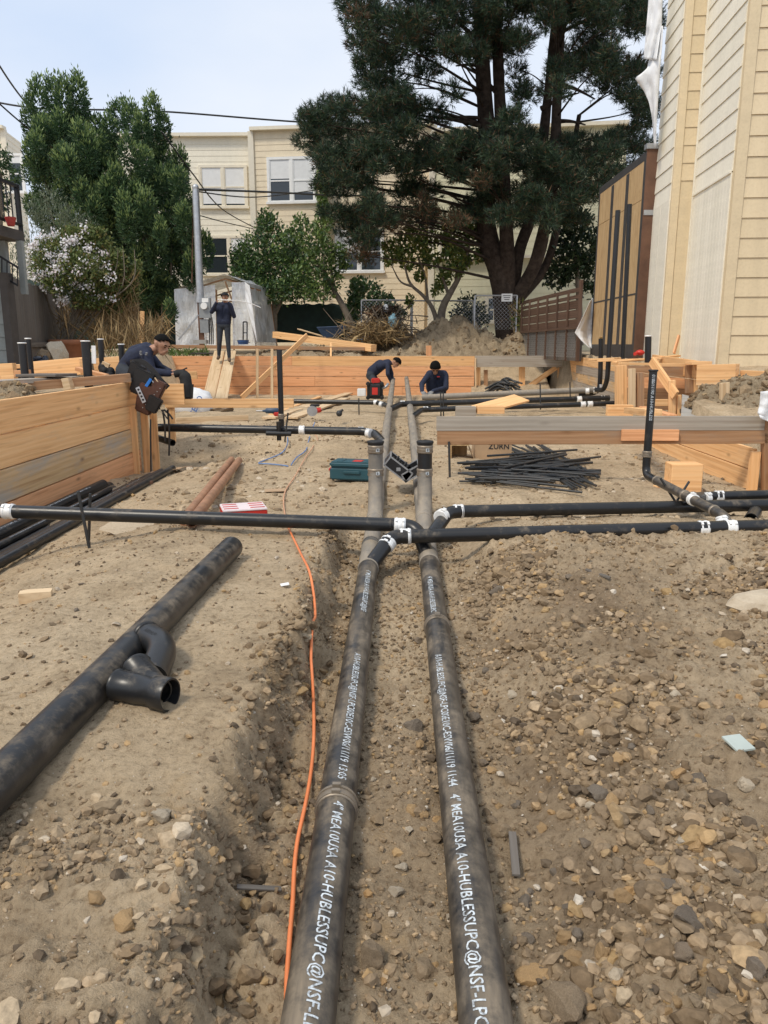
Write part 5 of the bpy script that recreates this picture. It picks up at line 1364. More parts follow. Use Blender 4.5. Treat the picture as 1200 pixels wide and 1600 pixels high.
for (x0, y0, y1, Y) in ((688.5, 612, 650, 13.2), (692.5, 612, 650, 13.2), (560.5, 622, 648, 13.8), (844, 600, 640, 12.9), (890.5, 597, 622, 13.9)):
    mb = MB(); mb.tube([P(x0, y0, Y), P(x0 + .5, y1, Y)], .011, 6); setp(mb.build('rebar_stake', M['rebar']), {688.5: 'left of two thin rebar stakes propping the far right pipes', 692.5: 'right of two thin rebar stakes propping the far right pipes', 560.5: 'rebar stake under the far left thin pipe', 844: 'rebar stake in front of the plywood scrap pipes', 890.5: 'rebar stake near the far right elbows'}[x0], 'stake')
# stubs standing in the outer ground at the left
for (px, y0, y1, Y, r, lab) in ((39, 536, 585, 9.2, R3 * 1.05, 'black capped pipe stub leftmost of the row outside the left wall'), (49, 529, 585, 9.6, R3 * .8, 'slim dark stub right behind the leftmost stub'),
        (138, 533, 592, 9.3, R3 * 1.2, 'thickest black stub with a steel strap beside it'), (160, 530, 570, 11.0, R3 * .95, 'black stub standing behind the thickest one'), (192, 538, 578, 10.6, R3 * .95, 'black stub beside the kneeling worker\'s back')):
    t = thing('pipe_stub', lab, 'pipe', P(px, y1, Y), 'stubs outside the left wall'); a, b = P(px, y1, Y), P(px, y0, Y); b.x = a.x
    pipe(t, [a - V((0, 0, .1)), b], r, 'pipe_clean', hollow=.9); ring(t, b, UP, r, .014, 'band', 'rim')
    if px == 138:
        mb = MB(); mb.bar(P(146, 540, Y), P(147, 568, Y), .05, .012, up=(0, 1, 0)); mb.build('strap', M['band'], t)
# pile of pipes along the left wall
lay = [(-3.17, -.035, R4, 4.2, 8.25), (-3.05, -.038, R4, 4.2, 8.05), (-2.955, .0, R2, 4.0, 8.4), (-2.885, .012, R2, 4.0, 8.75), (-2.81, .035, R2 * 1.05, 3.8, 8.9), (-2.735, .06, R2 * 1.1, 3.8, 8.7), (-2.655, .085, R3 * .85, 3.6, 8.8), (-3.11, .055, R4 * .95, 4.2, 7.9), (-2.92, .06, R2, 4.0, 7.6)]
labs = ['thick black pipe against the foot of the left form wall', 'second thick pipe in the stack by the left wall', 'thin pipe with white print third from the left wall', 'thin printed pipe fourth from the left wall', 'thin black pipe fifth from the left wall', 'thin black pipe sixth from the left wall', 'black pipe at the open edge of the stack by the left wall', 'thick pipe lying on top of the stack by the left wall', 'thin printed pipe lying on top of the stack']
for (x_, z_, r_, y0, y1), lab in zip(lay, labs):
    t = thing('stacked_pipe', lab, 'pipe', (x_, y0, z_ - r_), 'pipes stacked along the left wall'); j = random.uniform(-.02, .02)
    pipe(t, [(x_, y0, z_), (x_ + j, y1, z_ + .004)], r_, 'pipe_main' if 'second' in lab else 'pipe', hollow=.88)
    if 'print' in lab or 'top of' in lab or 'against' in lab:
        pipe_text(t, '2" MEA10USA A10-HUBLESSUPC@NSF-LPC00E10C-ESW06/11/19 09:41  ' * 2, V((x_, y1 - .4, z_)), V((0, -1, 0)), r_, r_ * .9, .15)
for k, (x0, y0, x1, y1) in enumerate(((122, 768, 135, 833), (141, 772, 139, 833))):
    mb = MB(); Yk = (4.62, 4.95)[k]; q = P(x1, y1, Yk); mb.tube([P(x0, y0, Yk), q, q + (q - P(x0, y0, Yk)).normalized() * .15], .0105, 8); mb.ell(P(x0, y0, Yk), (.0105, .0105, .006), 8, 4); setp(mb.build('rebar_stake', M['rebar']), ('leaning rebar stake in front of the left branch pipe', 'upright rebar stake just behind the left branch pipe')[k], 'stake')
mb = MB(); q0, q1 = GZ(200, 765), GZ(237, 756); mb.bar(q0 + V((0, 0, .02)), q1 + V((0, 0, .02)), .05, .03); setp(mb.build('rusty_bar', M['redwood']), 'rusty reddish bar lying by the end of the pipe stack', 'bar')
mb = MB(); mb.tube([P(235, 655, 9.3), P(236, 758, 9.3)], .011, 8); setp(mb.build('rebar_stake', M['rebar']), 'dark rebar stake at the end of the left wall', 'stake')

# loose pipe with its wye lying on the left bench
t = thing('loose_pipe', 'thick loose black pipe lying on the left bench', 'pipe', GZ(180, 1090))
RL = .0615
e1_ = GZr(362, 855, RL); n1 = GZr(8, 1214, RL); d_ = (n1 - e1_).normalized(); n1 = n1 + d_ * .6
pipe(t, [e1_, n1], RL, 'pipe_loose', hollow=.0, n=32)
rr_ = .050
# a plain bend leaning on the pipe
t2 = thing('pipe_bend', 'bulging black pipe bend leaning on the loose pipe', 'fitting', GZ(240, 1045))
q0 = e1_.lerp(n1, ((e1_ - GZr(217, 1000, RL)).length) / (n1 - e1_).length) + V((.035, 0, .030)); q2 = GZr(238, 1058, rr_ * .9); q1 = q0.lerp(q2, .4) + V((.062, -.0, .02))
mb = MB(); mb.tube(fillet([q0, q1, q2], .16, 10), rr_ * 1.04, 28); mb.build('bend', M['pipe'], t2)
ring(t2, q0 + (q1 - q0) * .06, q1 - q0, rr_ * 1.04, .02, 'pipe'); pipe_text(t2, 'A10 HUB', q0.lerp(q1, .35), (q1 - q0), rr_ * 1.04, .022, -.5, mat='dark_ink')
# the wye with its open mouth
t2 = thing('wye_fitting', 'black wye fitting with round open mouth lying by the loose pipe', 'fitting', GZ(230, 1100))
ax = V((math.cos(R(20)), -math.sin(R(20)), 0)); cc = GZr(224, 1078, rr_ * 1.22); m0 = cc - ax * .105; m1 = cc + ax * .105
mb = MB(); mb.tube([m0, m0 + ax * .010, m0 + ax * .013, m1 - ax * .062, m1 - ax * .055, m1 - ax * .006, m1], [rr_ + .004, rr_ + .004, rr_, rr_, rr_ + .006, rr_ + .006, rr_ + .004], 32, hollow=.90); mb.build('barrel', M['pipe'], t2)
w1 = m1 - ax * .05; wd = V((-.58, .80, .06)).normalized(); w0 = w1 + wd * .20
mb = MB(); mb.tube([w1, w0 - wd * .012, w0 - wd * .010, w0], [rr_ * .98, rr_ * .98, rr_ + .004, rr_ + .004], 28, hollow=.9); mb.build('branch_arm', M['pipe'], t2)
pipe_text(t2, 'NO-HUB 4X4', w0, -wd, rr_ * .98, .024, .25, mat='dark_ink'); pipe_text(t2, 'USA A10', m0 + ax * .025, ax, rr_, .018, .2, mat='dark_ink')
# two rust-brown tubes lying beyond the crossing
M['rust'] = plain('rusty_brown_tube', (.36, .185, .10), .6, .1, var=.3, scale=7, dirt=((.27, .18, .11), .55))
for k, (x0, y0, x1, y1) in enumerate(((288, 830, 362, 724), (300, 833, 374, 726))):
    a, b = GZ(x0, y0 - 6), GZ(x1, y1); a.z += .042; b.z += .05
    t = thing('brown_tube', ('left of the paired rust-brown tubes lying beyond the crossing pipe', 'right of the paired rust-brown tubes lying beyond the crossing pipe')[k], 'tube', a - V((0, 0, .04)), 'rust-brown tubes')
    mb = MB(); mb.tube([a, a.lerp(b, .5), b], .038, 18, hollow=.85); mb.build('tube', M['rust'], t)
# ------------------------------------------------------------------ vegetation
def leafmat(name, stops, rough=.5, trans=.25, spec=.4): return island_mat(name, stops, rough, spec, None, trans)
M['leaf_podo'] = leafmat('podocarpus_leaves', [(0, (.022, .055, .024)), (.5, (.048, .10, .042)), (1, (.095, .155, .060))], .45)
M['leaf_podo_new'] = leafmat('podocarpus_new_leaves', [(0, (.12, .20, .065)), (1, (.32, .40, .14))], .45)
M['needle'] = leafmat('pine_needles', [(0, (.010, .026, .017)), (.45, (.022, .050, .028)), (.85, (.050, .088, .040)), (1, (.10, .13, .055))], .55, .15)
M['needle_dry'] = leafmat('dry_pine_needles', [(0, (.07, .045, .028)), (1, (.20, .11, .055))], .7, .1)
M['leaf_camellia'] = leafmat('glossy_leaves', [(0, (.024, .058, .020)), (.6, (.065, .13, .045)), (1, (.14, .22, .08))], .3, .15, .6)
M['leaf_light'] = leafmat('light_leaves', [(0, (.06, .115, .032)), (.5, (.13, .21, .055)), (1, (.24, .32, .09))], .45)
M['leaf_lemon'] = leafmat('lemon_leaves', [(0, (.055, .085, .02)), (.5, (.13, .165, .04)), (1, (.30, .29, .07))], .4, .35)
M['leaf_grey'] = leafmat('grey_green_leaves', [(0, (.08, .105, .07)), (1, (.19, .22, .14))], .7)
M['leaf_jas'] = leafmat('shrub_leaves', [(0, (.055, .085, .025)), (.5, (.13, .17, .048)), (.88, (.22, .23, .07)), (1, (.25, .15, .06))], .5)
M['petal'] = leafmat('white_petals', [(0, (.74, .62, .64)), (.3, (.86, .82, .82)), (1, (.92, .91, .90))], .6, .3)
M['dry'] = island_mat('dry_stems', [(0, (.12, .085, .045)), (.5, (.26, .175, .085)), (1, (.42, .31, .16))], .85)
M['leaf_dark'] = leafmat('dark_leaves', [(0, (.010, .025, .010)), (1, (.038, .066, .024))], .45, .12)
M['bark'] = plain('pine_bark', (.050, .037, .029), .95, 0, .5, 7, 1.0, spec=.15)
M['bark_grey'] = plain('grey_bark', (.17, .14, .105), .9, 0, .3, 9, .6)
def unit(n, r):
    v = r.normal(size=(n, 3)); return v / np.linalg.norm(v, axis=1, keepdims=True)
def leaf_quads(C, D, S, aspect, r, curl=.25):
    """rhombic folded leaves: centres C, directions D, lengths S -> verts, quads"""
    n = len(C); up = unit(n, r); side = np.cross(D, up); side /= np.linalg.norm(side, axis=1, keepdims=True) + 1e-9
    nrm = np.cross(side, D); S = S[:, None]
    v = np.stack([C - D * S * .5, C + side * S * aspect * .5 + nrm * S * curl * .3, C + D * S * .5 - nrm * S * curl * .3, C - side * S * aspect * .5 + nrm * S * curl * .3], 1).reshape(-1, 3)
    f = np.arange(n * 4).reshape(n, 4); return v, f
def lobe_leaves(lobes, per, size, aspect, r, shell=.55, outward=.6, upb=.25):
    Cs, Ds, Ss, Top = [], [], [], []
    for (c, rad) in lobes:
        vol = (rad[0] * rad[1] + rad[0] * rad[2] + rad[1] * rad[2]) / 3; n = max(12, int(per * vol))
        u = unit(n, r); k = shell + (1 - shell) * r.random(n) ** .5; k *= 1 + .16 * r.normal(size=n)
        p = np.array(c) + u * k[:, None] * np.array(rad)
        d = outward * u + (1 - outward) * unit(n, r) + np.array([0, 0, upb]); d /= np.linalg.norm(d, axis=1, keepdims=True)
        Cs.append(p); Ds.append(d); Ss.append(size * np.exp(r.normal(0, .25, n))); Top.append(u[:, 2] * (k > .8))
    return np.concatenate(Cs), np.concatenate(Ds), np.concatenate(Ss), np.concatenate(Top)
def px_lobes(spec, Y0):
    """spec rows: px, py, half-width px, half-height px, dY -> world lobes"""
    out = []
    for (px, py, w, h, dy) in spec:
        Y = Y0 + dy; c = P(px, py, Y); k = Y / 1200.0; out.append(((c.x, c.y, c.z), (w * k, (w + h) * .45 * k, h * k)))
    return out
def inside(poly, x, y):
    c = False; j = len(poly) - 1
    for i in range(len(poly)):
        xi, yi = poly[i]; xj, yj = poly[j]
        if (yi > y) != (yj > y) and x < (xj - xi) * (y - yi) / (yj - yi) + xi: c = not c
        j = i
    return c
def poly_lobes(poly, n, wr, hr, dyr, seed, holes=()):
    rr = random.Random(seed); xs = [p[0] for p in poly]; ys = [p[1] for p in poly]; out = []
    while len(out) < n:
        x_, y_ = rr.uniform(min(xs), max(xs)), rr.uniform(min(ys), max(ys))
        if not inside(poly, x_, y_): continue
        if any(((x_ - hx) / hw) ** 2 + ((y_ - hy) / hh) ** 2 < 1 for (hx, hy, hw, hh) in ((q[0], q[1], q[2] * (1.32 if q[1] < 220 else .9), q[3] * (1.32 if q[1] < 220 else .9)) for q in holes)): continue
        out.append((x_, y_, rr.uniform(*wr), rr.uniform(*hr), rr.uniform(*dyr)))
    return out
def limb(mb, pts, radii, n=7):
    q = fillet(pts, 10, 4) if len(pts) > 2 else [V(p) for p in pts]
    L = [0]
    for i in range(1, len(q)): L.append(L[-1] + (q[i] - q[i - 1]).length)
    rr = [radii[0] + (radii[1] - radii[0]) * l / max(L[-1], 1e-6) for l in L]; mb.tube(q, rr, n)
def foliage(parent, C, D, S, aspect, mat, r, name='crown', curl=.25, mi=None, mats=None):
    v, f = leaf_quads(C, D, S, aspect, r, curl); return np_mesh(name, v, f, mats or M[mat], parent, False, mi)

# --- big dark tree at the left
tr = thing('podocarpus_tree', 'big dark green clumpy tree left of the pole', 'tree', P(205, 540, 27))
r = np.random.default_rng(21)
poly = [(48, 215), (70, 200), (120, 200), (150, 222), (185, 215), (235, 215), (258, 240), (284, 268), (290, 300), (312, 350), (326, 385), (318, 420), (290, 440), (280, 485), (215, 492), (180, 472), (140, 425), (85, 385), (50, 320)]
sp = poly_lobes(poly, 185, (10, 15), (18, 28), (-2.6, 2.2), 3)
sp += [(60, 165, 12, 40, 0), (82, 150, 11, 28, -.5), (100, 160, 12, 38, -1), (122, 152, 13, 34, -.4), (48, 190, 11, 34, .5), (188, 180, 18, 22, 1), (205, 190, 14, 30, -.6), (240, 185, 13, 34, -.5), (255, 205, 12, 26, 0), (282, 262, 12, 30, .4), (322, 390, 12, 26, -1), (150, 330, 14, 26, -2.6), (168, 300, 14, 24, -2.4), (110, 260, 14, 28, -2.6), (140, 240, 14, 30, -2.2), (228, 330, 16, 34, -2.4), (200, 350, 15, 30, -2.8), (245, 400, 16, 30, -2.0), (130, 170, 9, 20, .4), (70, 205, 12, 24, -1.0), (95, 200, 12, 26, -1.4), (150, 205, 13, 26, .2), (172, 205, 12, 26, -.3), (222, 205, 13, 26, -1.0), (112, 190, 11, 24, -.6)]
lob = px_lobes(sp, 27)
C, D, S, Tp = lobe_leaves(lob, 5200, .115, .36, r, .62, .62, .4)
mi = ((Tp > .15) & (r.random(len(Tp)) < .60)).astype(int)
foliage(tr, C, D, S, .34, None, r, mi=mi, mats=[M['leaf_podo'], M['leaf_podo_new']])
mb = MB(); base = P(212, 548, 27); base.z = 1.1
limb(mb, [base, P(210, 470, 27), P(190, 380, 27.2), P(150, 290, 27)], (.26, .10)); limb(mb, [P(210, 460, 27), P(235, 360, 26.8), P(240, 240, 27)], (.2, .06)); limb(mb, [P(190, 400, 27), P(120, 320, 26.8), P(70, 230, 27)], (.16, .05)); limb(mb, [P(180, 350, 27), P(110, 240, 27), P(105, 170, 27)], (.12, .04)); mb.build('trunk', M['bark_grey'], tr); mb = MB()
rr = random.Random(4)
for k in range(40):
    c, rad = rr.choice(lob); c = V(c); q = c + V((rr.uniform(-.4, .4), rr.uniform(.2, 1.0), -rr.uniform(.8, 1.8))); limb(mb, [q, c], (.04, .015), 5)
setp(mb.build('twigs', M['bark_grey'], tr), kind='stuff')

# --- great pine
pine = thing('pine_tree', 'huge dark many-stemmed pine towering at the centre right', 'tree', P(795, 525, 26))
YP_ = 26
stems = [[(795, 530, 0), (790, 470, 0), (780, 420, .1), (764, 380, .2), (758, 330, .3), (762, 240, .2), (755, 120, 0), (748, -20, 0), (745, -160, 0)],
         [(797, 470, .0), (793, 400, -.2), (789, 320, -.2), (784, 220, -.1), (778, 90, 0), (775, -40, 0), (772, -180, 0)],
         [(800, 460, .1), (812, 390, .1), (832, 330, .4), (846, 240, .6), (860, 110, .7), (872, -20, .6), (880, -150, .6)],
         [(803, 470, -.1), (835, 415, -.3), (852, 350, -.4), (866, 270, -.4), (870, 160, -.3), (878, 20, -.2), (885, -120, 0)],
         [(800, 480, .3), (850, 420, .8), (872, 350, 1.0), (890, 260, 1.2), (905, 180, 1.4)]]
SR = [(.44, .08), (.25, .07), (.21, .06), (.23, .06), (.16, .05)]
mb = MB(); SP = []
for st, (r0, r1) in zip(stems, SR):
    pts = [P(x_, y_, YP_ + dy) for (x_, y_, dy) in st]
    q = []
    for i in range(len(pts) - 1):
        p0 = pts[max(i - 1, 0)]; p1 = pts[i]; p2 = pts[i + 1]; p3 = pts[min(i + 2, len(pts) - 1)]
        for k in range(5):
            t = k / 5; q.append(.5 * ((2 * p1) + (p2 - p0) * t + (2 * p0 - 5 * p1 + 4 * p2 - p3) * t * t + (3 * p1 - p0 - 3 * p2 + p3) * t ** 3))
    q.append(pts[-1]); n_ = len(q)
    mb.tube(q, [r0 * (1 - i / n_) ** .7 + r1 * (i / n_) + .02 * mnoise.noise(q[i] * 2) for i in range(n_)], 14); SP += q
mb.build('trunk', M['bark'], pine)
outline = [(528, -160), (532, -20), (548, 40), (562, 85), (572, 130), (560, 160), (515, 158), (482, 182), (485, 225), (505, 262), (520, 300), (525, 335), (545, 385), (575, 405), (585, 370), (640, 355), (690, 345), (720, 350), (760, 330), (800, 355), (830, 330), (860, 360), (900, 345), (930, 300), (960, 285), (1000, 240), (1018, 200), (1010, 120), (1015, 0), (1040, -160)]
holes = [(700, 108, 20, 10), (735, 118, 28, 26), (775, 135, 22, 40), (748, 178, 32, 14), (840, 92, 26, 34), (850, 180, 34, 30), (905, 190, 40, 22), (900, 130, 22, 16), (735, 195, 25, 10), (690, 205, 32, 12), (930, 165, 24, 16), (665, 140, 26, 18), (700, 300, 22, 30), (610, 290, 34, 20), (640, 110, 14, 10), (800, 285, 12, 26), (640, 318, 20, 12), (735, 300, 18, 20), (880, 60, 18, 16), (820, 40, 14, 14), (720, 40, 14, 14), (960, 60, 14, 16), (790, 60, 12, 14)]
cl = poly_lobes(outline, 590, (13, 26), (9, 16), (-3.6, 3.0), 17, holes)
edge = [(480, 190), (492, 172), (520, 160), (478, 220), (555, 30), (545, 10), (570, 95), (575, 130), (560, 70), (530, 168), (560, 398), (572, 380), (520, 330), (505, 290), (990, 230), (1005, 190), (960, 270), (925, 300), (890, 230), (850, 240), (920, 250), (950, 235), (870, 280), (690, 250), (660, 230), (640, 250), (600, 230), (570, 250), (540, 240), (600, 340), (630, 300), (670, 330), (720, 270), (745, 320), (820, 260), (860, 330), (905, 300), (620, 350), (560, 350)]
rr = random.Random(9)
cl += [(x_, y_, rr.uniform(14, 22), rr.uniform(9, 14), rr.uniform(-3, 1)) for (x_, y_) in edge]
clw = px_lobes(cl, YP_)
r = np.random.default_rng(5)
TV, TM = [], []
for i, (c, rad) in enumerate(clw):
    dry = (r.random() < .03) or (540 < cl[i][0] < 760 and cl[i][1] > 270 and r.random() < .22)
    nt_ = int(38 + 80 * rad[0])
    u = unit(nt_, r); k = r.random(nt_) ** .4; p = np.array(c) + u * k[:, None] * np.array(rad) * 1.15
    ax = u * .7 + np.array([0, -.1, .55]) + .35 * unit(nt_, r); ax /= np.linalg.norm(ax, axis=1, keepdims=True)
    nb = 13
    d = ax[:, None, :] * .75 + .75 * unit(nt_ * nb, r).reshape(nt_, nb, 3); d /= np.linalg.norm(d, axis=2, keepdims=True)
    L = (.17 * np.exp(r.normal(0, .2, (nt_, nb))))[..., None]
    b0 = p[:, None, :] + ax[:, None, :] * (r.random((nt_, nb, 1)) - .5) * .16
    sd = np.cross(d, unit(nt_ * nb, r).reshape(nt_, nb, 3)); sd /= np.linalg.norm(sd, axis=2, keepdims=True) + 1e-9
    v = np.stack([b0 + sd * .010, b0 - sd * .010, b0 + d * L], 2).reshape(-1, 3); TV.append(v)
    TM.append(np.where(r.random(nt_ * nb) < (.55 if dry else .09), 1, 0))
v = np.concatenate(TV); np_mesh('crown', v, np.arange(len(v)).reshape(-1, 3), [M['needle'], M['needle_dry']], pine, False, np.concatenate(TM))
mb = MB()
for i, (c, rad) in enumerate(clw):
    if i % 5 and i < 590: continue
    c = V(c); s_ = min(SP, key=lambda q: (q - c).length + abs(q.z - (c.z - .6)) * .8); 
    if (s_ - c).length > 9: continue
    m_ = s_.lerp(c, .55) + V((0, 0, rr.uniform(-.1, .5))); limb(mb, [s_, m_, c], (.018 + .007 * (s_ - c).length, .008), 5)
    for k in range(3):
        q = c + V((rr.uniform(-1, 1) * rad[0], rr.uniform(-1, 1) * rad[1], rr.uniform(-.5, .9) * rad[2])); limb(mb, [m_.lerp(c, rr.uniform(.3, .9)), q], (.015, .006), 4)
for (a, b_) in (((775, 188, 26), (690, 184, 26)), ((758, 105, 26), (712, 103, 26)), ((845, 170, 26.5), (905, 145, 26)), ((780, 150, 26), (725, 95, 26)), ((870, 130, 26), (930, 155, 26)), ((760, 250, 26), (640, 275, 25)), ((765, 200, 26), (650, 180, 25)), ((866, 190, 26), (915, 195, 26))):
    limb(mb, [P(*a), P((a[0] + b_[0]) / 2, (a[1] + b_[1]) / 2 - 4, a[2]), P(*b_)], (.08, .02), 6)
mb.build('branches', M['bark'], pine)

# --- shrubs and small trees
def shrub(name, label, cat, lobes, Y, per, size, aspect, mk, seed, stems=(), stem_mat='bark_grey', shell=.35, outward=.45, upb=.15, mats=None, frac=0, stem_name='trunk', base=None, crown='crown'):
    r_ = np.random.default_rng(seed); lb = px_lobes(lobes, Y)
    b = base or P(lobes[0][0], 535, Y); t = thing(name, label, cat, b)
    C, D, S, Tp = lobe_leaves(lb, per, size, aspect, r_, shell, outward, upb)
    if mats: foliage(t, C, D, S, aspect, None, r_, crown, mi=(r_.random(len(C)) < frac).astype(int), mats=mats)
    else: foliage(t, C, D, S, aspect, mk, r_, crown)
    if stems:
        mb = MB()
        for s in stems: limb(mb, [P(*q) for q in s[0]], s[1], 7)
        mb.build(stem_name, M[stem_mat], t)
    return t, lb
shrub('camellia_bush', 'rounded glossy green bush in front of the cream house', 'bush', [(400, 400, 34, 36, 0), (435, 425, 40, 38, .3), (390, 430, 28, 30, -.4), (420, 360, 22, 26, .6), (455, 400, 30, 40, .4), (465, 445, 32, 26, -.3), (420, 455, 40, 22, -.5), (375, 410, 18, 26, 0), (415, 345, 14, 16, .8)], 28.2, 2300, .13, .5, 'leaf_camellia', 31, [([(428, 535, 28.2), (430, 480, 28.2), (420, 420, 28.2)], (.12, .04)), ([(430, 490, 28.2), (455, 440, 28.2)], (.08, .03)), ([(428, 490, 28.2), (400, 440, 28.2)], (.07, .03))], mats=[M['leaf_camellia'], M['leaf_light']], frac=.3)
shrub('leafy_tree', 'airy light green leaning tree right of the rounded bush', 'tree', [(490, 375, 26, 24, 0), (470, 350, 16, 16, .3), (505, 400, 26, 26, -.3), (480, 430, 26, 30, .2), (515, 430, 22, 26, 0), (530, 395, 14, 16, .2), (497, 455, 26, 18, -.2), (540, 410, 10, 14, .2), (455, 370, 16, 14, .4)], 27.4, 1700, .14, .45, 'leaf_light', 33, [([(553, 520, 27.4), (540, 485, 27.4), (522, 455, 27.4), (505, 420, 27.4)], (.15, .05)), ([(524, 458, 27.4), (515, 410, 27.4), (520, 380, 27.4)], (.07, .02)), ([(510, 430, 27.4), (480, 390, 27.4)], (.06, .02))], mats=[M['leaf_light'], M['leaf_camellia']], frac=.4, base=P(553, 522, 27.4))
shrub('climbing_vine', 'light green vine climbing the corner of the cream house', 'vine', [(505, 255, 8, 14, 0), (500, 285, 9, 18, 0), (503, 320, 9, 20, 0), (512, 345, 9, 20, 0), (498, 355, 10, 18, 0), (507, 300, 6, 30, 0)], 35.4, 900, .2, .5, 'leaf_light', 35, [([(505, 500, 35.5), (506, 400, 35.5), (500, 330, 35.5), (504, 250, 35.5)], (.05, .02))], base=P(505, 530, 35.5))
shrub('ivy_mound', 'dark ivy mound behind the brush pile', 'bush', [(570, 460, 28, 24, 0), (595, 475, 24, 20, 0), (555, 480, 18, 20, 0), (615, 490, 20, 16, .2), (560, 445, 16, 12, .3)], 28.4, 1800, .14, .6, 'leaf_camellia', 37, base=P(575, 520, 28.4))
lem = [(620, 385, 20, 14, 0), (648, 385, 18, 16, -.3), (670, 375, 18, 14, .3), (640, 412, 14, 12, .2), (700, 370, 20, 18, 0), (725, 385, 20, 16, .3), (735, 360, 14, 14, 0), (715, 415, 14, 16, -.3), (680, 405, 14, 10, 0), (608, 405, 12, 12, .2), (655, 430, 10, 10, 0), (690, 440, 12, 16, .2), (630, 370, 12, 8, 0), (750, 400, 12, 12, 0), (665, 395, 10, 8, -.4), (680, 455, 8, 10, 0), (600, 385, 8, 8, 0), (705, 395, 18, 14, -.4), (665, 410, 14, 12, .3), (728, 408, 12, 12, 0), (625, 400, 16, 12, -.3), (650, 365, 18, 10, .2), (718, 350, 18, 12, .2), (640, 470, 8, 12, .2), (700, 425, 12, 12, -.2)]
shrub('lemon_tree', 'sparse yellow-green fruit tree with crooked stems behind the dirt mound', 'tree', lem, 26.3, 1700, .15, .5, 'leaf_lemon', 39, [([(688, 512, 26.3), (690, 480, 26.3), (705, 455, 26.3), (722, 425, 26.3), (735, 380, 26.3)], (.16, .03)), ([(684, 508, 26.3), (676, 480, 26.3), (660, 460, 26.3), (640, 445, 26.3), (628, 400, 26.3)], (.09, .02)), ([(700, 458, 26.3), (690, 430, 26.3), (680, 400, 26.3)], (.06, .02)), ([(668, 468, 26.3), (665, 430, 26.3), (650, 395, 26.3)], (.05, .015)), ([(712, 440, 26.3), (715, 400, 26.3), (700, 370, 26.3)], (.05, .015)), ([(645, 448, 26.3), (625, 442, 26.3), (612, 415, 26.3)], (.04, .015)), ([(725, 420, 26.3), (745, 400, 26.3), (752, 385, 26.3)], (.035, .012))], mats=[M['leaf_lemon'], M['leaf_light']], frac=.35, shell=.2, base=P(688, 512, 26.3))
shrub('round_bush', 'small round dark bush left of the pine trunk', 'bush', [(735, 485, 26, 24, 0), (722, 495, 18, 16, -.2), (750, 495, 16, 18, -.1)], 28.6, 2000, .12, .55, 'leaf_dark', 41, base=P(735, 515, 28.6))
shrub('shadow_bush', 'dark leafy bush behind the brown fence beside the plywood wall', 'bush', [(890, 410, 30, 26, 0), (915, 390, 22, 30, 0), (870, 430, 22, 20, .4), (925, 430, 22, 30, .2), (905, 350, 20, 24, .5), (885, 375, 18, 20, .6), (940, 380, 16, 30, .6)], 27.0, 1500, .17, .5, 'leaf_dark', 43, [([(905, 540, 27), (905, 450, 27), (895, 380, 27)], (.15, .05))], base=P(905, 540, 27))
shrub('far_left_tree', 'dark green tree edge behind the deck at the far left', 'tree', [(4, 250, 16, 20, 0), (-20, 270, 26, 30, 0), (25, 275, 10, 12, 0), (-10, 310, 24, 30, .5)], 31, 1500, .16, .4, 'leaf_podo', 45, [([(0, 540, 31), (0, 400, 31), (0, 270, 31)], (.2, .08))], base=P(0, 540, 31))
shrub('grey_shrub', 'soft grey-green shrub behind the flowering one', 'bush', [(90, 330, 26, 24, 0), (65, 350, 18, 26, .2), (110, 345, 20, 20, 0), (55, 330, 12, 24, .2), (130, 355, 22, 20, .3), (75, 305, 14, 14, .3), (15, 420, 24, 40, 1.0), (40, 390, 16, 30, .6)], 21.5, 2200, .10, .22, 'leaf_grey', 47, base=P(85, 540, 21.5), outward=.3, upb=.9)
jl = [(120, 375, 30, 20, 0), (90, 395, 30, 22, -.2), (70, 420, 20, 26, -.3), (150, 385, 26, 22, .2), (175, 410, 24, 24, .2), (125, 420, 36, 26, -.4), (95, 440, 26, 22, -.4), (155, 440, 28, 26, -.1), (190, 440, 22, 26, .3), (75, 385, 16, 14, 0), (60, 400, 12, 16, 0), (140, 465, 30, 18, -.2), (205, 455, 14, 22, .4), (170, 475, 24, 16, .2), (145, 362, 20, 10, .2), (215, 420, 8, 16, .3)]
JY = 16.2
stem_list = []
rr = random.Random(13)
for k in range(14):
    x0 = 96 + rr.uniform(-10, 22); tx = 60 + k * 11.5 + rr.uniform(-6, 6); stem_list.append(([(x0, 542, JY), ((x0 * 1.2 + tx * .8) / 2 + rr.uniform(-6, 6), 490, JY), (tx, 430 + rr.uniform(-10, 20), JY), (tx + rr.uniform(-5, 5), 390, JY)], (.026, .007)))
jas, jlb = shrub('flowering_shrub', 'large potted shrub covered in small white flowers at the left', 'shrub', jl, JY, 9500, .078, .48, 'leaf_jas', 49, stem_list, base=P(105, 545, JY))
r = np.random.default_rng(50)
C, D, S, Tp = lobe_leaves([(c, tuple(q * 1.09 for q in rad)) for (c, rad) in jlb[:11]], 130, .05, .8, r, .95, .7, .3)
cen = C[r.choice(len(C), 900)]; keep = (cen[:, 1] < JY - .1) & (r.random(900) < .55)
cen = cen[keep]; C = np.concatenate([q + r.normal(0, .055, (9, 3)) for q in cen]); D = unit(len(C), r); D[:, 1] -= .5; D /= np.linalg.norm(D, axis=1, keepdims=True)
foliage(jas, C, D, np.full(len(C), .05), .95, 'petal', r, 'flowers')
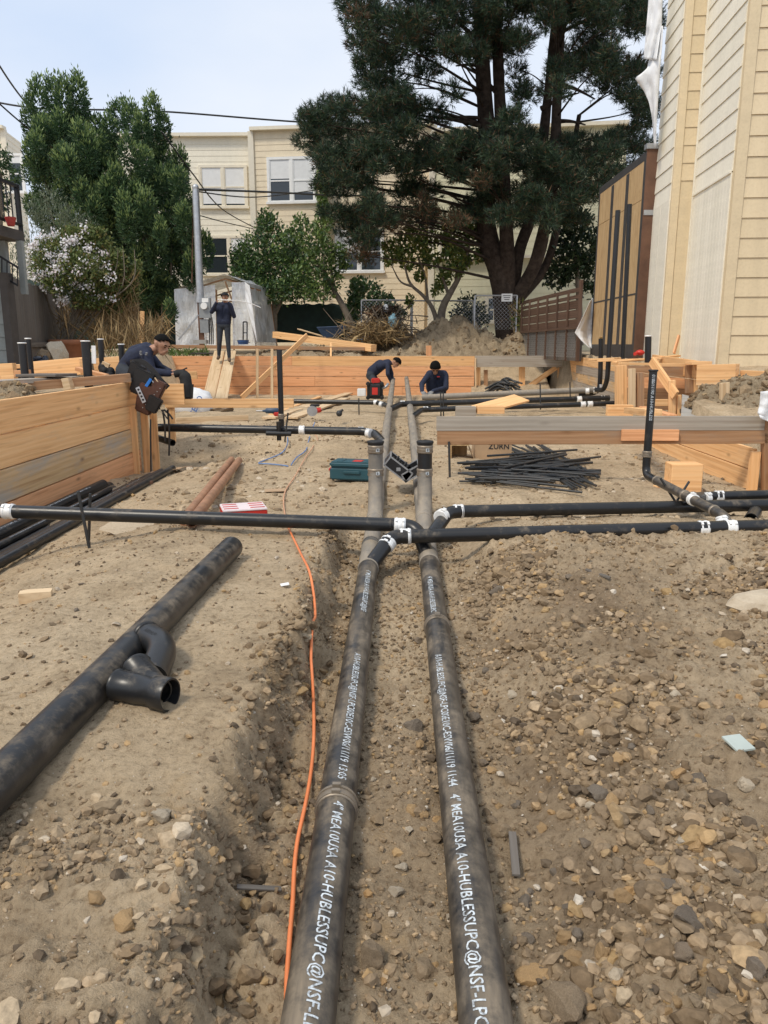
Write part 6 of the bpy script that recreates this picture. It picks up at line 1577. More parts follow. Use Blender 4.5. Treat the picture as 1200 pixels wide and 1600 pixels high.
# terracotta pot
pot = P(105, 567, JY - .1); k = JY / 1200; mb = MB()
mb.tube([V((pot.x, JY, pot.z)), V((pot.x, JY, pot.z + .36)), V((pot.x, JY, pot.z + .37)), V((pot.x, JY, pot.z + .47)), V((pot.x, JY, pot.z + .47)), V((pot.x, JY, pot.z + .40))], [.25, .33, .37, .38, .33, .32], 28)
setp(mb.build('terracotta_pot', M['terracotta']), 'large terracotta pot under the flowering shrub', 'pot')
# dry brush under and beside the shrub
def dry_brush(name, label, boxes, Y, n, seed, L=.45, w=.012, mat='dry', kind='stuff', cat=None):
    r_ = np.random.default_rng(seed); Cs = []; 
    for (x0, x1, y0, y1, dY) in boxes:
        q = [P(r_.uniform(x0, x1), r_.uniform(y0, y1), Y + r_.uniform(-dY, dY)) for _ in range(n)]; Cs += [tuple(p) for p in q]
    C = np.array(Cs); D = unit(len(C), r_); D[:, 2] = np.abs(D[:, 2]) + .5; D /= np.linalg.norm(D, axis=1, keepdims=True); S = L * np.exp(r_.normal(0, .4, len(C)))
    v, f = leaf_quads(C, D, S, w / L, r_, .1); return setp(np_mesh(name, v, f, M[mat]), label, cat, kind=kind)
dry_brush('dry_brush', 'dry brown stems and grass below the flowering shrub', [(90, 215, 475, 540, .8), (150, 265, 500, 548, 1.5), (125, 215, 430, 500, .6)], 16.8, 900, 61, .42, .014)
dry_brush('weeds', 'patch of green weeds behind the back formwork', [(262, 325, 545, 555, .3), (130, 210, 540, 570, .6)], 22.9, 260, 62, .22, .02, 'leaf_light')
# dry stalk plant by the pine foot
r = np.random.default_rng(63); pts = []; mb = MB(); rr = random.Random(8)
base = P(808, 525, 25.4)
dp = thing('dry_stalk_plant', 'yellowed drooping stalk plant at the foot of the pine', 'plant', base)
for k in range(16):
    tip = P(808 + rr.uniform(-14, 14), rr.uniform(466, 505), 25.4); mid_ = base.lerp(tip, .6) + V((rr.uniform(-.1, .1), 0, .12)); limb(mb, [base + V((rr.uniform(-.1, .1), 0, 0)), mid_, tip], (.03, .008), 5)
mb.build('stalks', M['dry'], dp)
C = np.array([tuple(P(808 + rr.gauss(0, 8), rr.uniform(466, 515), 25.4 + rr.uniform(-.2, .2))) for _ in range(160)]); D = unit(160, r); D[:, 2] -= .6; D /= np.linalg.norm(D, axis=1, keepdims=True)
foliage(dp, C, D, np.full(160, .28), .16, None, r, 'leaves', mats=[M['leaf_lemon'], M['dry']], mi=(r.random(160) < .5).astype(int))

# ------------------------------------------------------------------ dirt mounds, brush pile, boulders
def mound(name, label, prof, Y, depth, seed, mat='spoil', zb=1.0, cat='mound', rough=.16):
    """heap with a picture skyline prof [(px,py)...], at distance Y, given depth"""
    nx, ny = 170, 80; x0, x1 = prof[0][0], prof[-1][0]; vs = []
    pxs = np.linspace(x0, x1, nx); tops = np.interp(pxs, [p[0] for p in prof], [p[1] for p in prof])
    for j in range(ny):
        t = j / (ny - 1) * 2 - 1
        for i in range(nx):
            tp = P(pxs[i], tops[i], Y); h = tp.z - zb
            sh = max(0, 1 - abs(t) ** 1.6)
            q = V((tp.x, Y + t * depth, zb + h * sh))
            a = mnoise.fractal(V((q.x * 2.2 + seed, q.y * 2.2, 0)), .62, 2.1, 7) * rough * 1.1 * (.25 + sh * .75) * min(1, h / .3 + .2)
            vs.append((q.x, q.y, q.z + a))
    vs = np.array(vs); i = (np.arange(ny - 1)[:, None] * nx + np.arange(nx - 1)[None, :]).ravel(); f = np.stack([i, i + 1, i + nx + 1, i + nx], -1)
    o = np_mesh(name, vs, f, M[mat], smooth=True)
    r_ = np.random.default_rng(seed); VV = []; FF = []; b = 0
    for k in range(int(500 * depth)):
        q = vs[r_.integers(len(vs))]
        if q[2] < zb + .05: continue
        tv, tf = T1[k % 10]; s_ = min(.10, float(np.exp(r_.normal(math.log(.028), .6)))); a = r_.uniform(0, 6.28); ca, sa = math.cos(a), math.sin(a)
        VV.append(np.stack([tv[:, 0] * ca - tv[:, 1] * sa, tv[:, 0] * sa + tv[:, 1] * ca, tv[:, 2]], -1) * s_ + q + r_.normal(0, .02, 3) * np.array([1, 1, 0])); FF.append(tf + b); b += len(tv)
    if VV: setp(np_mesh('clods', np.concatenate(VV), np.concatenate(FF), M['clod'], o), kind='stuff')
    return setp(o, label, cat)
mound('dirt_mound', 'tallest brown dirt mound behind the back formwork', [(560, 556), (600, 545), (640, 530), (672, 512), (700, 500), (722, 500), (745, 512), (770, 528), (800, 540), (830, 552), (850, 558)], 25.8, 2.1, 2, rough=.26)
mound('dirt_mound', 'low dirt ridge in front of the tallest mound', [(590, 558), (630, 548), (690, 536), (730, 532), (790, 540), (830, 548), (880, 556), (900, 560)], 24.2, .85, 5, rough=.22, zb=.6)
mound('dirt_mound', 'small dark dirt heap at the foot of the pine', [(775, 548), (790, 530), (810, 520), (825, 524), (840, 545)], 24.6, 1.0, 7, rough=.12)
mound('dirt_mound', 'low soil ridge left behind the back formwork', [(380, 556), (420, 545), (470, 540), (520, 546), (570, 553), (600, 557)], 23.3, .8, 9, rough=.12)
mound('dirt_mound', 'grey rubble bank in front of the cream house', [(1085, 640), (1105, 618), (1130, 600), (1160, 592), (1190, 588), (1230, 582), (1260, 585)], 9.9, 1.1, 12, rough=.11, zb=.45)
mound('dirt_mound', 'lumpy grey soil on the far left behind the form wall', [(-60, 625), (-20, 612), (10, 606), (35, 606), (50, 616), (60, 625)], 8.3, .5, 15, rough=.1, zb=.8)
def boulder(px, py, Y, w, h, label, matk='rock_dark', seed=1):
    vs, fs = rock_template(900 + seed, 3, 1.0); me = bpy.data.meshes.new('boulder'); me.from_pydata(vs.tolist(), [], fs.tolist()); me.materials.append(M[matk]); me.update()
    o = bpy.data.objects.new('boulder', me); COL.objects.link(o); o.location = P(px, py, Y); o.scale = (w / 2, w / 2.4, h / 2); o.rotation_euler = (0, .2, seed); return setp(o, label, 'boulder')
boulder(88, 551, 13.6, .50, .50, 'grey boulder leaning against the terracotta pot', 'rock_pale', 1); boulder(72, 560, 13.4, .34, .28, 'smaller grey rock left of the boulder by the pot', 'rock', 2)
boulder(348, 641, 14.6, .46, .20, 'dark flattened boulder right of the white sack', 'rock_dark', 3)
# clod slab edge under the left crossing pipe
rock(210, 826, .26, 'rock_pale', 'broken flat crust of soil under the left crossing pipe', name='soil_slab', flat=.14, ln=1.7, zo=.1)
rock(1085, 806, .30, 'rock_pale', 'pale flat slab of soil between the right branch pipes', name='soil_slab', flat=.16, ln=1.6, zo=.1)
bp = thing('brush_pile', 'heap of dead brush and straw by the dirt mound', 'brush', P(600, 530, 25.5))
r = np.random.default_rng(71); rr = random.Random(71); mb = MB()
for k in range(170):
    c_ = P(rr.gauss(598, 26), 530 - abs(rr.gauss(0, 15)), 25.5 + rr.uniform(-.9, .6)); d_ = V((rr.uniform(-1, 1), rr.uniform(-.6, .4), rr.uniform(-.5, .6))).normalized() * rr.uniform(.2, .75)
    limb(mb, [c_ - d_, c_ + V((0, 0, rr.uniform(-.1, .15))), c_ + d_], (.02, .008), 4)
mb.build('branches', M['bark_grey'], bp)
C = np.array([tuple(P(rr.gauss(590, 20), 533 - abs(rr.gauss(0, 13)), 25.0 + rr.uniform(-.7, .4))) for _ in range(1500)]); D = unit(1500, r); D[:, 2] = D[:, 2] * .6 - .25; D /= np.linalg.norm(D, axis=1, keepdims=True)
foliage(bp, C, D, .5 * np.exp(r.normal(0, .35, 1500)), .05, 'dry', r, 'straw')
C = np.array([tuple(P(rr.gauss(600, 14), rr.uniform(478, 500), 25.8 + rr.uniform(-.5, .4))) for _ in range(500)]); D = unit(500, r)
foliage(bp, C, D, .35 * np.exp(r.normal(0, .35, 500)), .08, None, r, 'twigs', mats=[M['bark'], M['needle_dry']], mi=(r.random(500) < .4).astype(int))
mound('soil_heap', 'heap of soil under the dead brush pile', [(535, 540), (560, 524), (585, 512), (610, 512), (635, 522), (660, 536)], 25.9, .9, 19, zb=1.0)
# ------------------------------------------------------------------ people
M['navy'] = plain('navy_fleece', (.014, .02, .045), .85, 0, .3, 14, .3)
M['jeans'] = plain('dark_jeans', (.026, .032, .042), .85, 0, .35, 12, .3)
M['skin'] = plain('skin', (.40, .21, .13), .55, 0, .12, 12)
M['hair'] = plain('black_hair', (.005, .0045, .004), .85, 0, .3, 60, .5, spec=.15)
M['beanie'] = plain('black_knit', (.012, .012, .014), .9, 0, .3, 40, .5)
M['boot'] = plain('brown_boot', (.10, .06, .035), .7, 0, .3, 14)
M['glove'] = plain('grey_glove', (.20, .20, .20), .8, 0, .3, 20)
M['black_cloth'] = plain('black_cloth', (.012, .012, .013), .8, 0, .35, 10, .4)
PT = {'skin': 0, 'shirt': 1, 'pants': 2, 'boot': 3, 'glove': 4}
def capsule(mb, a, b, ra, rb, n=14):
    a, b = V(a), V(b); d = b - a; L = d.length
    if L < 1e-5: d = V((0, 0, 1)); L = 1e-5
    d = d / L; pts, rr_ = [], []
    for k in range(5): t = math.pi / 2 * (k / 4); pts.append(a - d * ra * math.cos(t)); rr_.append(max(ra * math.sin(t), ra * .02))
    for k in range(1, 5): t = k / 5; pts.append(a.lerp(b, t)); rr_.append(ra + (rb - ra) * t)
    for k in range(5): t = math.pi / 2 * (1 - k / 4); pts.append(b + d * rb * math.cos(t)); rr_.append(max(rb * math.sin(t), rb * .02))
    mb.tube(pts, rr_, n)
def seg_dist(P_, a, b):
    a = np.array(a); b = np.array(b); ab = b - a; t = np.clip(((P_ - a) @ ab) / max(ab @ ab, 1e-9), 0, 1); return np.linalg.norm(P_ - (a + t[:, None] * ab), axis=1)
def person(label, base, caps, voxel=.012, mats=('skin', 'navy', 'jeans', 'boot', 'glove')):
    """caps: (a, b, ra, rb, region) -> one continuous remeshed body"""
    t = thing('person', label, 'person', base)
    mb = MB()
    for (a, b, ra, rb, g) in caps: capsule(mb, a, b, ra, rb)
    me = bpy.data.meshes.new('body'); me.from_pydata(mb.v, [], mb.f)
    ob = bpy.data.objects.new('tmp', me); COL.objects.link(ob)
    m = ob.modifiers.new('r', 'REMESH'); m.mode = 'VOXEL'; m.voxel_size = voxel; m.adaptivity = 0
    s = ob.modifiers.new('s', 'SMOOTH'); s.factor = .5; s.iterations = 4
    dg = bpy.context.evaluated_depsgraph_get(); me2 = bpy.data.meshes.new_from_object(ob.evaluated_get(dg)); bpy.data.objects.remove(ob)
    me2.name = 'body'; me2.materials.clear()
    for k in mats: me2.materials.append(M[k])
    co = np.zeros(len(me2.polygons) * 3); me2.polygons.foreach_get('center', co); co = co.reshape(-1, 3)
    best = np.full(len(co), 1e9); mi = np.zeros(len(co), int)
    for (a, b, ra, rb, g) in caps:
        d = seg_dist(co, a, b) - (ra + rb) / 2; k = d < best; best[k] = d[k]; mi[k] = PT[g]
    me2.polygons.foreach_set('material_index', mi.astype(np.int32)); me2.polygons.foreach_set('use_smooth', np.ones(len(co), bool)); me2.update()
    link_mesh('body', me2, t); return t
def head_caps(c, f, up, s=1.0):
    """head at centre c, facing f: skull, jaw, nose, ears, neck base"""
    c = V(c); f = V(f).normalized(); up = V(up); up = (up - f * up.dot(f)).normalized(); r_ = f.cross(up); k = s
    L = [(c + up * .03 * k - f * .02 * k, c + up * .03 * k + f * .012 * k, .083 * k, .080 * k, 'skin'), (c - up * .02 * k + f * .02 * k, c - up * .065 * k + f * .045 * k, .068 * k, .042 * k, 'skin'),
         (c - up * .07 * k + f * .05 * k, c - up * .075 * k + f * .06 * k, .032 * k, .028 * k, 'skin'), (c + up * .015 * k + f * .088 * k, c - up * .022 * k + f * .104 * k, .011 * k, .016 * k, 'skin'),
         (c + up * .03 * k + f * .075 * k - r_ * .03 * k, c + up * .03 * k + f * .075 * k + r_ * .03 * k, .020 * k, .020 * k, 'skin'), (c - up * .047 * k + f * .085 * k - r_ * .015 * k, c - up * .047 * k + f * .085 * k + r_ * .015 * k, .012 * k, .012 * k, 'skin')]
    for sd in (-1, 1): L.append((c + r_ * .078 * k * sd - up * .012 * k - f * .008 * k, c + r_ * .084 * k * sd + up * .022 * k - f * .018 * k, .016 * k, .02 * k, 'skin'))
    return L
def face_parts(t, c, f, up, s=1.0):
    c = V(c); f = V(f).normalized(); up = V(up); up = (up - f * up.dot(f)).normalized(); r_ = f.cross(up)
    mb = MB()
    for sd in (-1, 1): mb.ell(c + up * .008 * s + f * .083 * s + r_ * .032 * s * sd, (.010 * s, .010 * s, .006 * s), 8, 6)
    mb.build('eyes', M['hair'], t); mb = MB()
    for sd in (-1, 1): mb.bar(c + up * .032 * s + f * .095 * s + r_ * .014 * s * sd, c + up * .034 * s + f * .085 * s + r_ * .05 * s * sd, .012 * s, .009 * s, up=f)
    mb.build('eyebrows', M['hair'], t)
def hair_cap(t, c, f, up, s=1.0, mat='hair', name='hair', low=-.25, front=.5, bulge=.012):
    """shell over the skull; low/front set how far down it reaches at the back and front"""
    c = V(c); f = V(f).normalized(); up = V(up); up = (up - f * up.dot(f)).normalized(); r_ = f.cross(up); mb = MB(); n, m = 26, 16; vs = []; ok = []
    cc = c + up * .03 * s - f * .006 * s
    for i in range(m + 1):
        th = math.pi * i / m
        for k in range(n):
            a = 2 * math.pi * k / n; d = V((math.sin(th) * math.cos(a), math.sin(th) * math.sin(a), math.cos(th)))
            rr_ = 1 + (.06 * mnoise.noise(d * 6) if mat == 'hair' else .02 * mnoise.noise(d * 3))
            vs.append(cc + f * d.x * (.104 + bulge) * s * rr_ + r_ * d.y * (.083 + bulge) * s * rr_ + up * d.z * (.090 + bulge + (.014 if mat == 'hair' else 0)) * s * rr_)
            lim = low + (front - low) * max(0, d.x) ** .8 + .15 * abs(d.y) * (low < 0)
            ok.append(d.z > lim)
    fs = []
    for i in range(m):
        for k in range(n):
            q = (i * n + k, (i + 1) * n + k, (i + 1) * n + (k + 1) % n, i * n + (k + 1) % n)
            if sum(ok[j] for j in q) >= 3: fs.append(q)
    mb.add(vs, fs, 0, True); o = mb.build(name, M[mat], t); so = o.modifiers.new('thickness', 'SOLIDIFY'); so.thickness = .01 * s; return o
def hand_caps(wrist, d, palm_n, curl, s=1.0, reg='skin', thumb_side=1):
    """palm and five bent fingers; d = pointing direction, palm_n = palm facing direction"""
    w = V(wrist); d = V(d).normalized(); pn = V(palm_n); pn = (pn - d * pn.dot(d)).normalized(); sd = d.cross(pn) * thumb_side; L = []
    k = s
    for i, o in enumerate((-.030, -.010, .010, .030)): L.append((w + d * .015 * k + sd * o * .7 * k, w + d * .085 * k + sd * o * k, .014 * k, .012 * k, reg))
    for i, (o, ln) in enumerate(((-.030, .8), (-.010, .95), (.010, 1.0), (.030, .9))):
        p = w + d * .088 * k + sd * o * k; a = 0
        for j, seg in enumerate((.042, .028, .022)):
            a += curl; q = p + (d * math.cos(a) + pn * math.sin(a)) * seg * ln * k; L.append((p, q, .0095 * k, .0085 * k, reg)); p = q
    p = w + d * .025 * k + sd * .033 * k
    for seg, sp in ((.042, .9), (.034, .5)):
        q = p + (d * math.cos(sp) + sd * math.sin(sp) * .8 + pn * .45).normalized() * seg * k; L.append((p, q, .013 * k, .010 * k, reg)); p = q
    return L

# --- A: worker standing at the top of the ramp
YA = 21.3
def A(px, py, dy=0): return P(px, py, YA + dy)
hc = A(351.5, 465.5, -.03)
caps = [(A(344, 512), A(343, 535, -.05), .092, .066, 'pants'), (A(343, 535, -.05), A(342, 554), .066, .05, 'pants'), (A(355, 512), A(356.5, 536, -.06), .092, .066, 'pants'), (A(356.5, 536, -.06), A(358, 557, -.1), .066, .05, 'pants'),
        (A(342, 557.5, .03), A(340.5, 560, -.2), .048, .042, 'boot'), (A(358, 560.5, -.06), A(358.5, 563.5, -.3), .048, .042, 'boot'),
        (A(344.5, 509), A(354.5, 509), .105, .105, 'pants'), (A(344.5, 503), A(354.5, 503), .118, .118, 'shirt'), (A(344, 482), A(345, 502), .118, .118, 'shirt'), (A(356, 482), A(354.5, 502), .118, .118, 'shirt'), (A(342, 477), A(358, 477), .085, .085, 'shirt'), (A(349.7, 478), A(351, 470), .07, .058, 'shirt'),
        (A(340.5, 476.5), A(330.5, 487.5, -.10), .066, .056, 'shirt'), (A(330.5, 487.5, -.10), A(338, 473, -.26), .056, .042, 'shirt'), (A(359.5, 476.5), A(365.5, 494, -.08), .068, .062, 'shirt'), (A(365.5, 494, -.08), A(357, 474, -.26), .06, .042, 'shirt')]
caps += head_caps(hc, (-.1, -1, -.1), UP, 1.0)
caps += hand_caps(A(338.5, 472.5, -.27), V((.55, -.1, .75)), V((.6, .3, -.3)), .75, 1.0) + hand_caps(A(356.5, 473.5, -.27), V((-.5, -.1, .75)), V((-.6, .3, -.3)), .75, 1.0, 'skin', -1)
pa = person('worker in navy top and dark jeans standing on the ramp by the shed', A(350, 561), caps, .012); face_parts(pa, hc, (-.1, -1, -.1), UP); hair_cap(pa, hc, (-.1, -1, -.1), UP, 1.06, 'beanie', 'beanie', -.15, .25, .014)
mb = MB(); mb.tube([A(340, 468.5, -.36), A(372, 469.5, -.3), A(392, 474, -.2), A(407, 480.5, -.1)], .012, 8); setp(mb.build('thin_rod', M['white_trim']), 'thin pale rod held up by the standing worker', 'rod')

# --- B: worker kneeling behind the end of the left wall
YK = 10.05
def B(px, py, dy=0): return P(px, py, YK + dy)
hc = B(252, 540.5, -.05); fd = V((.84, -.40, -.36)); hu = V((.36, 0, .93))
caps = [(B(196, 580, .2), B(206, 592, .05), .13, .10, 'pants'), (B(195, 580, .1), B(212, 594, -.1), .12, .09, 'pants'), (B(195, 580, .38), B(212, 594, .42), .12, .09, 'pants'), (B(210, 598, .0), B(190, 600, .1), .08, .07, 'pants'), (B(210, 598, .4), B(190, 600, .4), .08, .07, 'pants'), (B(187, 600, .1), B(180, 598, .1), .055, .045, 'boot'), (B(187, 600, .4), B(180, 598, .4), .055, .045, 'boot'),
        (B(198, 574, .18), B(209, 560, .12), .12, .125, 'shirt'), (B(208, 560, .0), B(225, 551, -.03), .115, .105, 'shirt'), (B(208, 558, .3), B(226, 549, .32), .115, .105, 'shirt'), (B(213, 554, .14), B(229, 547, .14), .125, .105, 'shirt'), (B(229, 553, -.06), B(229, 553, .36), .085, .085, 'shirt'), (B(232, 549, .14), B(243, 545, .05), .075, .062, 'skin'), (B(230, 550, .12), B(238, 547, .10), .085, .075, 'shirt'),
        (B(229, 556, -.10), B(237, 581, -.16), .075, .060, 'shirt'), (B(237, 581, -.16), B(264, 583.5, -.20), .060, .044, 'shirt'), (B(232, 554, .36), B(250, 574, .32), .072, .056, 'shirt'), (B(250, 574, .32), B(266, 581, .05), .054, .042, 'shirt')]
caps += head_caps(hc, fd, hu, 1.06)
caps += hand_caps(B(267, 583.5, -.2), V((1, -.05, -.02)), V((0, .35, -1)), .55, 1.05) + hand_caps(B(268, 581, .03), V((1, -.3, -.1)), V((0, -.6, -.8)), .6, 1.05, 'skin', -1)
pb = person('worker in navy hooded top kneeling behind the left wall end', B(195, 598, .2), caps, .0105); face_parts(pb, hc, fd, hu, 1.06); hair_cap(pb, hc, fd, hu, 1.04, 'hair', 'hair', .05, .60, .004)
mb = MB(); c_ = B(226, 553, -.19)
for k in range(5): mb.ell(c_ + V((random.uniform(-.05, .05), -.005, random.uniform(-.03, .03))), (.018, .006, .010), 8, 5)
mb.build('shoulder_print', M['glove'], pb)
# black bag in his hands
mb = MB(); r_ = random.Random(2)
q = [B(272, 585, -.22), B(284, 582, -.2), B(290, 590, -.22), B(291, 604, -.24), B(292, 620, -.24)]
mb.tube(fillet(q, .1, 5), [.035 + .035 * min(1, i / 8) + .008 * r_.random() for i in range(len(fillet(q, .1, 5)))], 14); mb.obox(B(288, 612, -.24), (.10, .01, 0), (0, .05, 0), (.01, 0, .09)); mb.bar(B(281, 580, -.2), B(292, 575, -.22), .02, .015); setp(mb.build('black_bag', M['black_cloth']), 'limp black cloth bag in the kneeling worker\'s hands', 'bag')
# tool belt over the wall end
tb = thing('tool_belt', 'black and brown leather tool belt slung over the left wall end', 'tool belt', B(235, 660, -.5)); YT = 9.5
M['leather'] = plain('brown_leather', (.085, .035, .022), .6, 0, .3, 12, .3); M['blackleather'] = plain('black_leather', (.014, .013, .013), .55, 0, .3, 14, .3)
mb = MB(); q = fillet([P(204, 566, YT + .2), P(206, 552 + 14, YT), P(222, 564, YT - .08), P(236, 575, YT - .1), P(252, 596, YT - .12), P(262, 605, YT - .1)], .1, 5)
for a_, b_ in zip(q[:-1], q[1:]): mb.bar(a_, b_ + (b_ - a_) * .15, .014, .065, up=(0, 0, 1))
mb.build('belt', M['blackleather'], tb)
def pouch(c, w, h, d, tilt, mat, name):
    mb = MB(); bm = bmesh.new(); bmesh.ops.create_cube(bm, size=1.0); 
    for v in bm.verts: v.co = V((v.co.x * w * (1.0 if v.co.z > 0 else .78), v.co.y * d * (1.0 if v.co.z > 0 else .7), v.co.z * h))
    bmesh.ops.bevel(bm, geom=bm.edges[:], offset=min(w, h, d) * .13, segments=2, affect='EDGES')
    Mx = Matrix.Translation(c) @ Matrix.Rotation(tilt, 4, 'Y'); me = bpy.data.meshes.new(name); bm.to_mesh(me); bm.free(); me.materials.append(M[mat])
    return link_mesh(name, me, tb, Mx)
pouch(P(222, 598, YT - .1), 0.260, 0.312, .13, .45, 'blackleather', 'pouch'); pouch(P(232, 618, YT - .14), 0.283, 0.240, .12, .45, 'leather', 'pouch'); pouch(P(246, 610, YT - .16), 0.165, 0.240, .11, .45, 'leather', 'pouch'); pouch(P(226, 636, YT - .14), 0.236, 0.156, .12, .4, 'leather', 'pouch'); pouch(P(240, 632, YT - .2), 0.177, 0.192, .10, .5, 'blackleather', 'pouch'); pouch(P(213, 580, YT - .04), 0.201, 0.192, .12, .5, 'blackleather', 'pouch')
board(P(214.5, 605, YT - .20), P(225.5, 629, YT - .23), .05, .006, M['galv'], tb, up=(1, 0, .2), name='speed_square')
sq = tb.children[-1]; mb = MB()
for k in range(4): c_ = P(214.5, 605, YT - .205).lerp(P(225.5, 629, YT - .235), .16 + .22 * k); mb.tube([c_ + V((0, .004, 0)), c_ - V((0, .001, 0))], .014, 10)
mb.build('slots', M['blackleather'], sq)
board(P(228, 604, YT - .19), P(236, 592, YT - .17), .035, .03, M['blue_tool'] if 'blue_tool' in M else M.setdefault('blue_tool', plain('blue_plastic', (.02, .17, .55), .4)), tb, name='tool_handle')
for (x0, y0, x1, y1, mk) in ((238, 595, 247, 607, 'galv'), (242, 590, 250, 602, 'fir_pale'), (246, 622, 250, 640, 'blackleather'), (252, 640, 262, 655, 'blackleather')): board(P(x0, y0, YT - .2), P(x1, y1, YT - .2), .014, .014, M[mk], tb, name='hand_tool')
mb = MB()
for (x0, x1, y1) in ((254, 258, 690), (262, 264, 712), (256, 270, 655)): mb.tube(fillet([P(x0, 640, YT - .15), P((x0 + x1) / 2 + 2, (640 + y1) / 2, YT - .15), P(x1, y1, YT - .15)], .1, 4), .012, 6)
mb.build('hanging_strap', M['blackleather'], tb)
mb = MB()
for k in range(7): mb.ell(P(223 + k * 4.5, 637 - k * 5, YT - .215), (.006, .004, .006), 6, 4)
mb.build('rivets', M['galv'], tb)
mb = MB(); mb.bar(P(184, 588, 9.55), P(199, 586.5, 9.55), .03, .03); mb.bar(P(184, 590, 9.55), P(188, 590, 9.55), .03, .02); setp(mb.build('orange_tool', plain('orange_plastic', (.85, .16, .02), .4)), 'bright orange hand tool on top of the left wall', 'tool')
mb = MB(); c_ = P(166, 576, 10.3)
for k in range(6): mb.ell(c_ + V((random.uniform(-.05, .05), random.uniform(-.08, .08), random.uniform(-.10, .02))), (random.uniform(.05, .08), .08, random.uniform(.05, .08)), 10, 7)
setp(mb.build('black_bag', M['black_cloth']), 'crumpled black bag outside the left wall beside the stubs', 'bag')
mb = MB(); c_ = P(62, 566, 12.4)
for k in range(9): mb.ell(c_ + V((random.uniform(-.14, .14), random.uniform(-.1, .1), random.uniform(-.05, .07))), (random.uniform(.03, .09), .07, random.uniform(.03, .07)), 9, 6, smooth=False)
setp(mb.build('black_bag', plain('blue_black_plastic', (.02, .024, .035), .3)), 'shiny black plastic scrap left of the grey boulder', 'bag')

# --- C: worker bending at the far end of the left drain
YC = 20.2
def Cc(px, py, dy=0): return P(px, py, YC + dy)
hc = Cc(618, 567.5, -.12); fd = V((.55, -.35, -.75)); hu = V((.8, 0, .5))
gz = hz(P(585, 600, YC).x, YC)
def foot(px, dy): p = Cc(px, 600, dy); return V((p.x, p.y, gz + .06))
caps = [(Cc(580, 589, -.08), Cc(590, 604, -.35), .105, .075, 'pants'), (Cc(590, 604, -.35), foot(584, -.05), .072, .05, 'pants'), (Cc(581, 589, .12), Cc(596, 602, .1), .105, .075, 'pants'), (Cc(596, 602, .1), foot(592, .25), .072, .05, 'pants'), (foot(583, 0), foot(588, -.15), .05, .045, 'boot'), (foot(590, .3), foot(597, .2), .05, .045, 'boot'),
        (Cc(579, 587, -.06), Cc(579, 587, .14), .12, .12, 'pants'), (Cc(582, 581, .04), Cc(594, 571, .02), .15, .15, 'shirt'), (Cc(594, 572, -.08), Cc(606, 568, -.12), .12, .10, 'shirt'), (Cc(594, 571, .14), Cc(606, 567, .16), .12, .10, 'shirt'), (Cc(606, 569, -.18), Cc(606, 568, .2), .075, .075, 'shirt'), (Cc(606, 567, 0), Cc(613, 567, -.08), .07, .055, 'skin'),
        (Cc(606, 570, -.2), Cc(606, 585, -.3), .066, .055, 'shirt'), (Cc(606, 585, -.3), Cc(611, 596, -.2), .052, .04, 'shirt'), (Cc(607, 570, .2), Cc(612, 584, .2), .066, .055, 'shirt'), (Cc(612, 584, .2), Cc(613, 596, .05), .052, .04, 'shirt')]
caps += head_caps(hc, fd, hu, 1.0) + hand_caps(Cc(611, 597, -.2), V((.2, .2, -1)), V((.2, 1, 0)), .5, 1.1) + hand_caps(Cc(613, 597, .04), V((.0, -.2, -1)), V((-.3, -1, 0)), .5, 1.1)
pc = person('worker in navy top bending over the far end of the left drain', foot(586, 0) - V((0, 0, .06)), caps, .012); hair_cap(pc, hc, fd, hu, 1.04, 'hair', 'hair', -.3, .4, .014); face_parts(pc, hc, fd, hu)
# --- D: worker crouching behind the far right pipes
YD = 15.9
def Dd(px, py, dy=0): return P(px, py, YD + dy)
hc = Dd(680, 576, -.12); fd = V((.0, -.75, -.66)); hu = V((0, -.55, .8)); gz = hz(P(680, 620, YD).x, YD)
def fl(px, dy, h=.06): p = Dd(px, 620, dy); return V((p.x, p.y, gz + h))
caps = [(Dd(676, 616, .2), fl(668, -.2, .1), .11, .08, 'pants'), (Dd(688, 616, .2), fl(694, -.2, .1), .11, .08, 'pants'), (fl(668, -.2, .1), fl(672, .3, .07), .08, .06, 'pants'), (fl(694, -.2, .1), fl(690, .3, .07), .08, .06, 'pants'), (fl(672, .35), fl(672, .45), .05, .045, 'boot'), (fl(690, .35), fl(690, .45), .05, .045, 'boot'),
        (Dd(677, 614, .2), Dd(688, 614, .2), .125, .125, 'shirt'), (Dd(675, 606, .16), Dd(674, 588, .06), .125, .12, 'shirt'), (Dd(690, 606, .16), Dd(691, 588, .06), .125, .12, 'shirt'), (Dd(672, 585, .02), Dd(693, 585, .02), .09, .09, 'shirt'), (Dd(683, 583, 0), Dd(681, 578, -.06), .075, .06, 'shirt'),
        (Dd(669, 587, .0), Dd(659, 600, -.12), .068, .056, 'shirt'), (Dd(659, 600, -.12), Dd(659.5, 611, -.4), .054, .042, 'shirt'), (Dd(696, 587, .0), Dd(697, 606, -.12), .068, .056, 'shirt'), (Dd(697, 606, -.12), Dd(677, 611, -.45), .054, .042, 'shirt')]
caps += head_caps(hc, fd, hu, 1.0) + hand_caps(Dd(659.5, 611.5, -.42), V((.35, -.6, -.5)), V((.2, .2, -1)), .55, 1.1, 'glove') + hand_caps(Dd(676, 611.5, -.47), V((-.5, -.6, -.4)), V((-.2, .2, -1)), .55, 1.1, 'glove', -1)
pd_ = person('worker in navy top and grey gloves crouching at the far right pipes', fl(681, 0, 0), caps, .012); hair_cap(pd_, hc, fd, hu, 1.05, 'hair', 'hair', -.35, .3, .014); face_parts(pd_, hc, fd, hu)
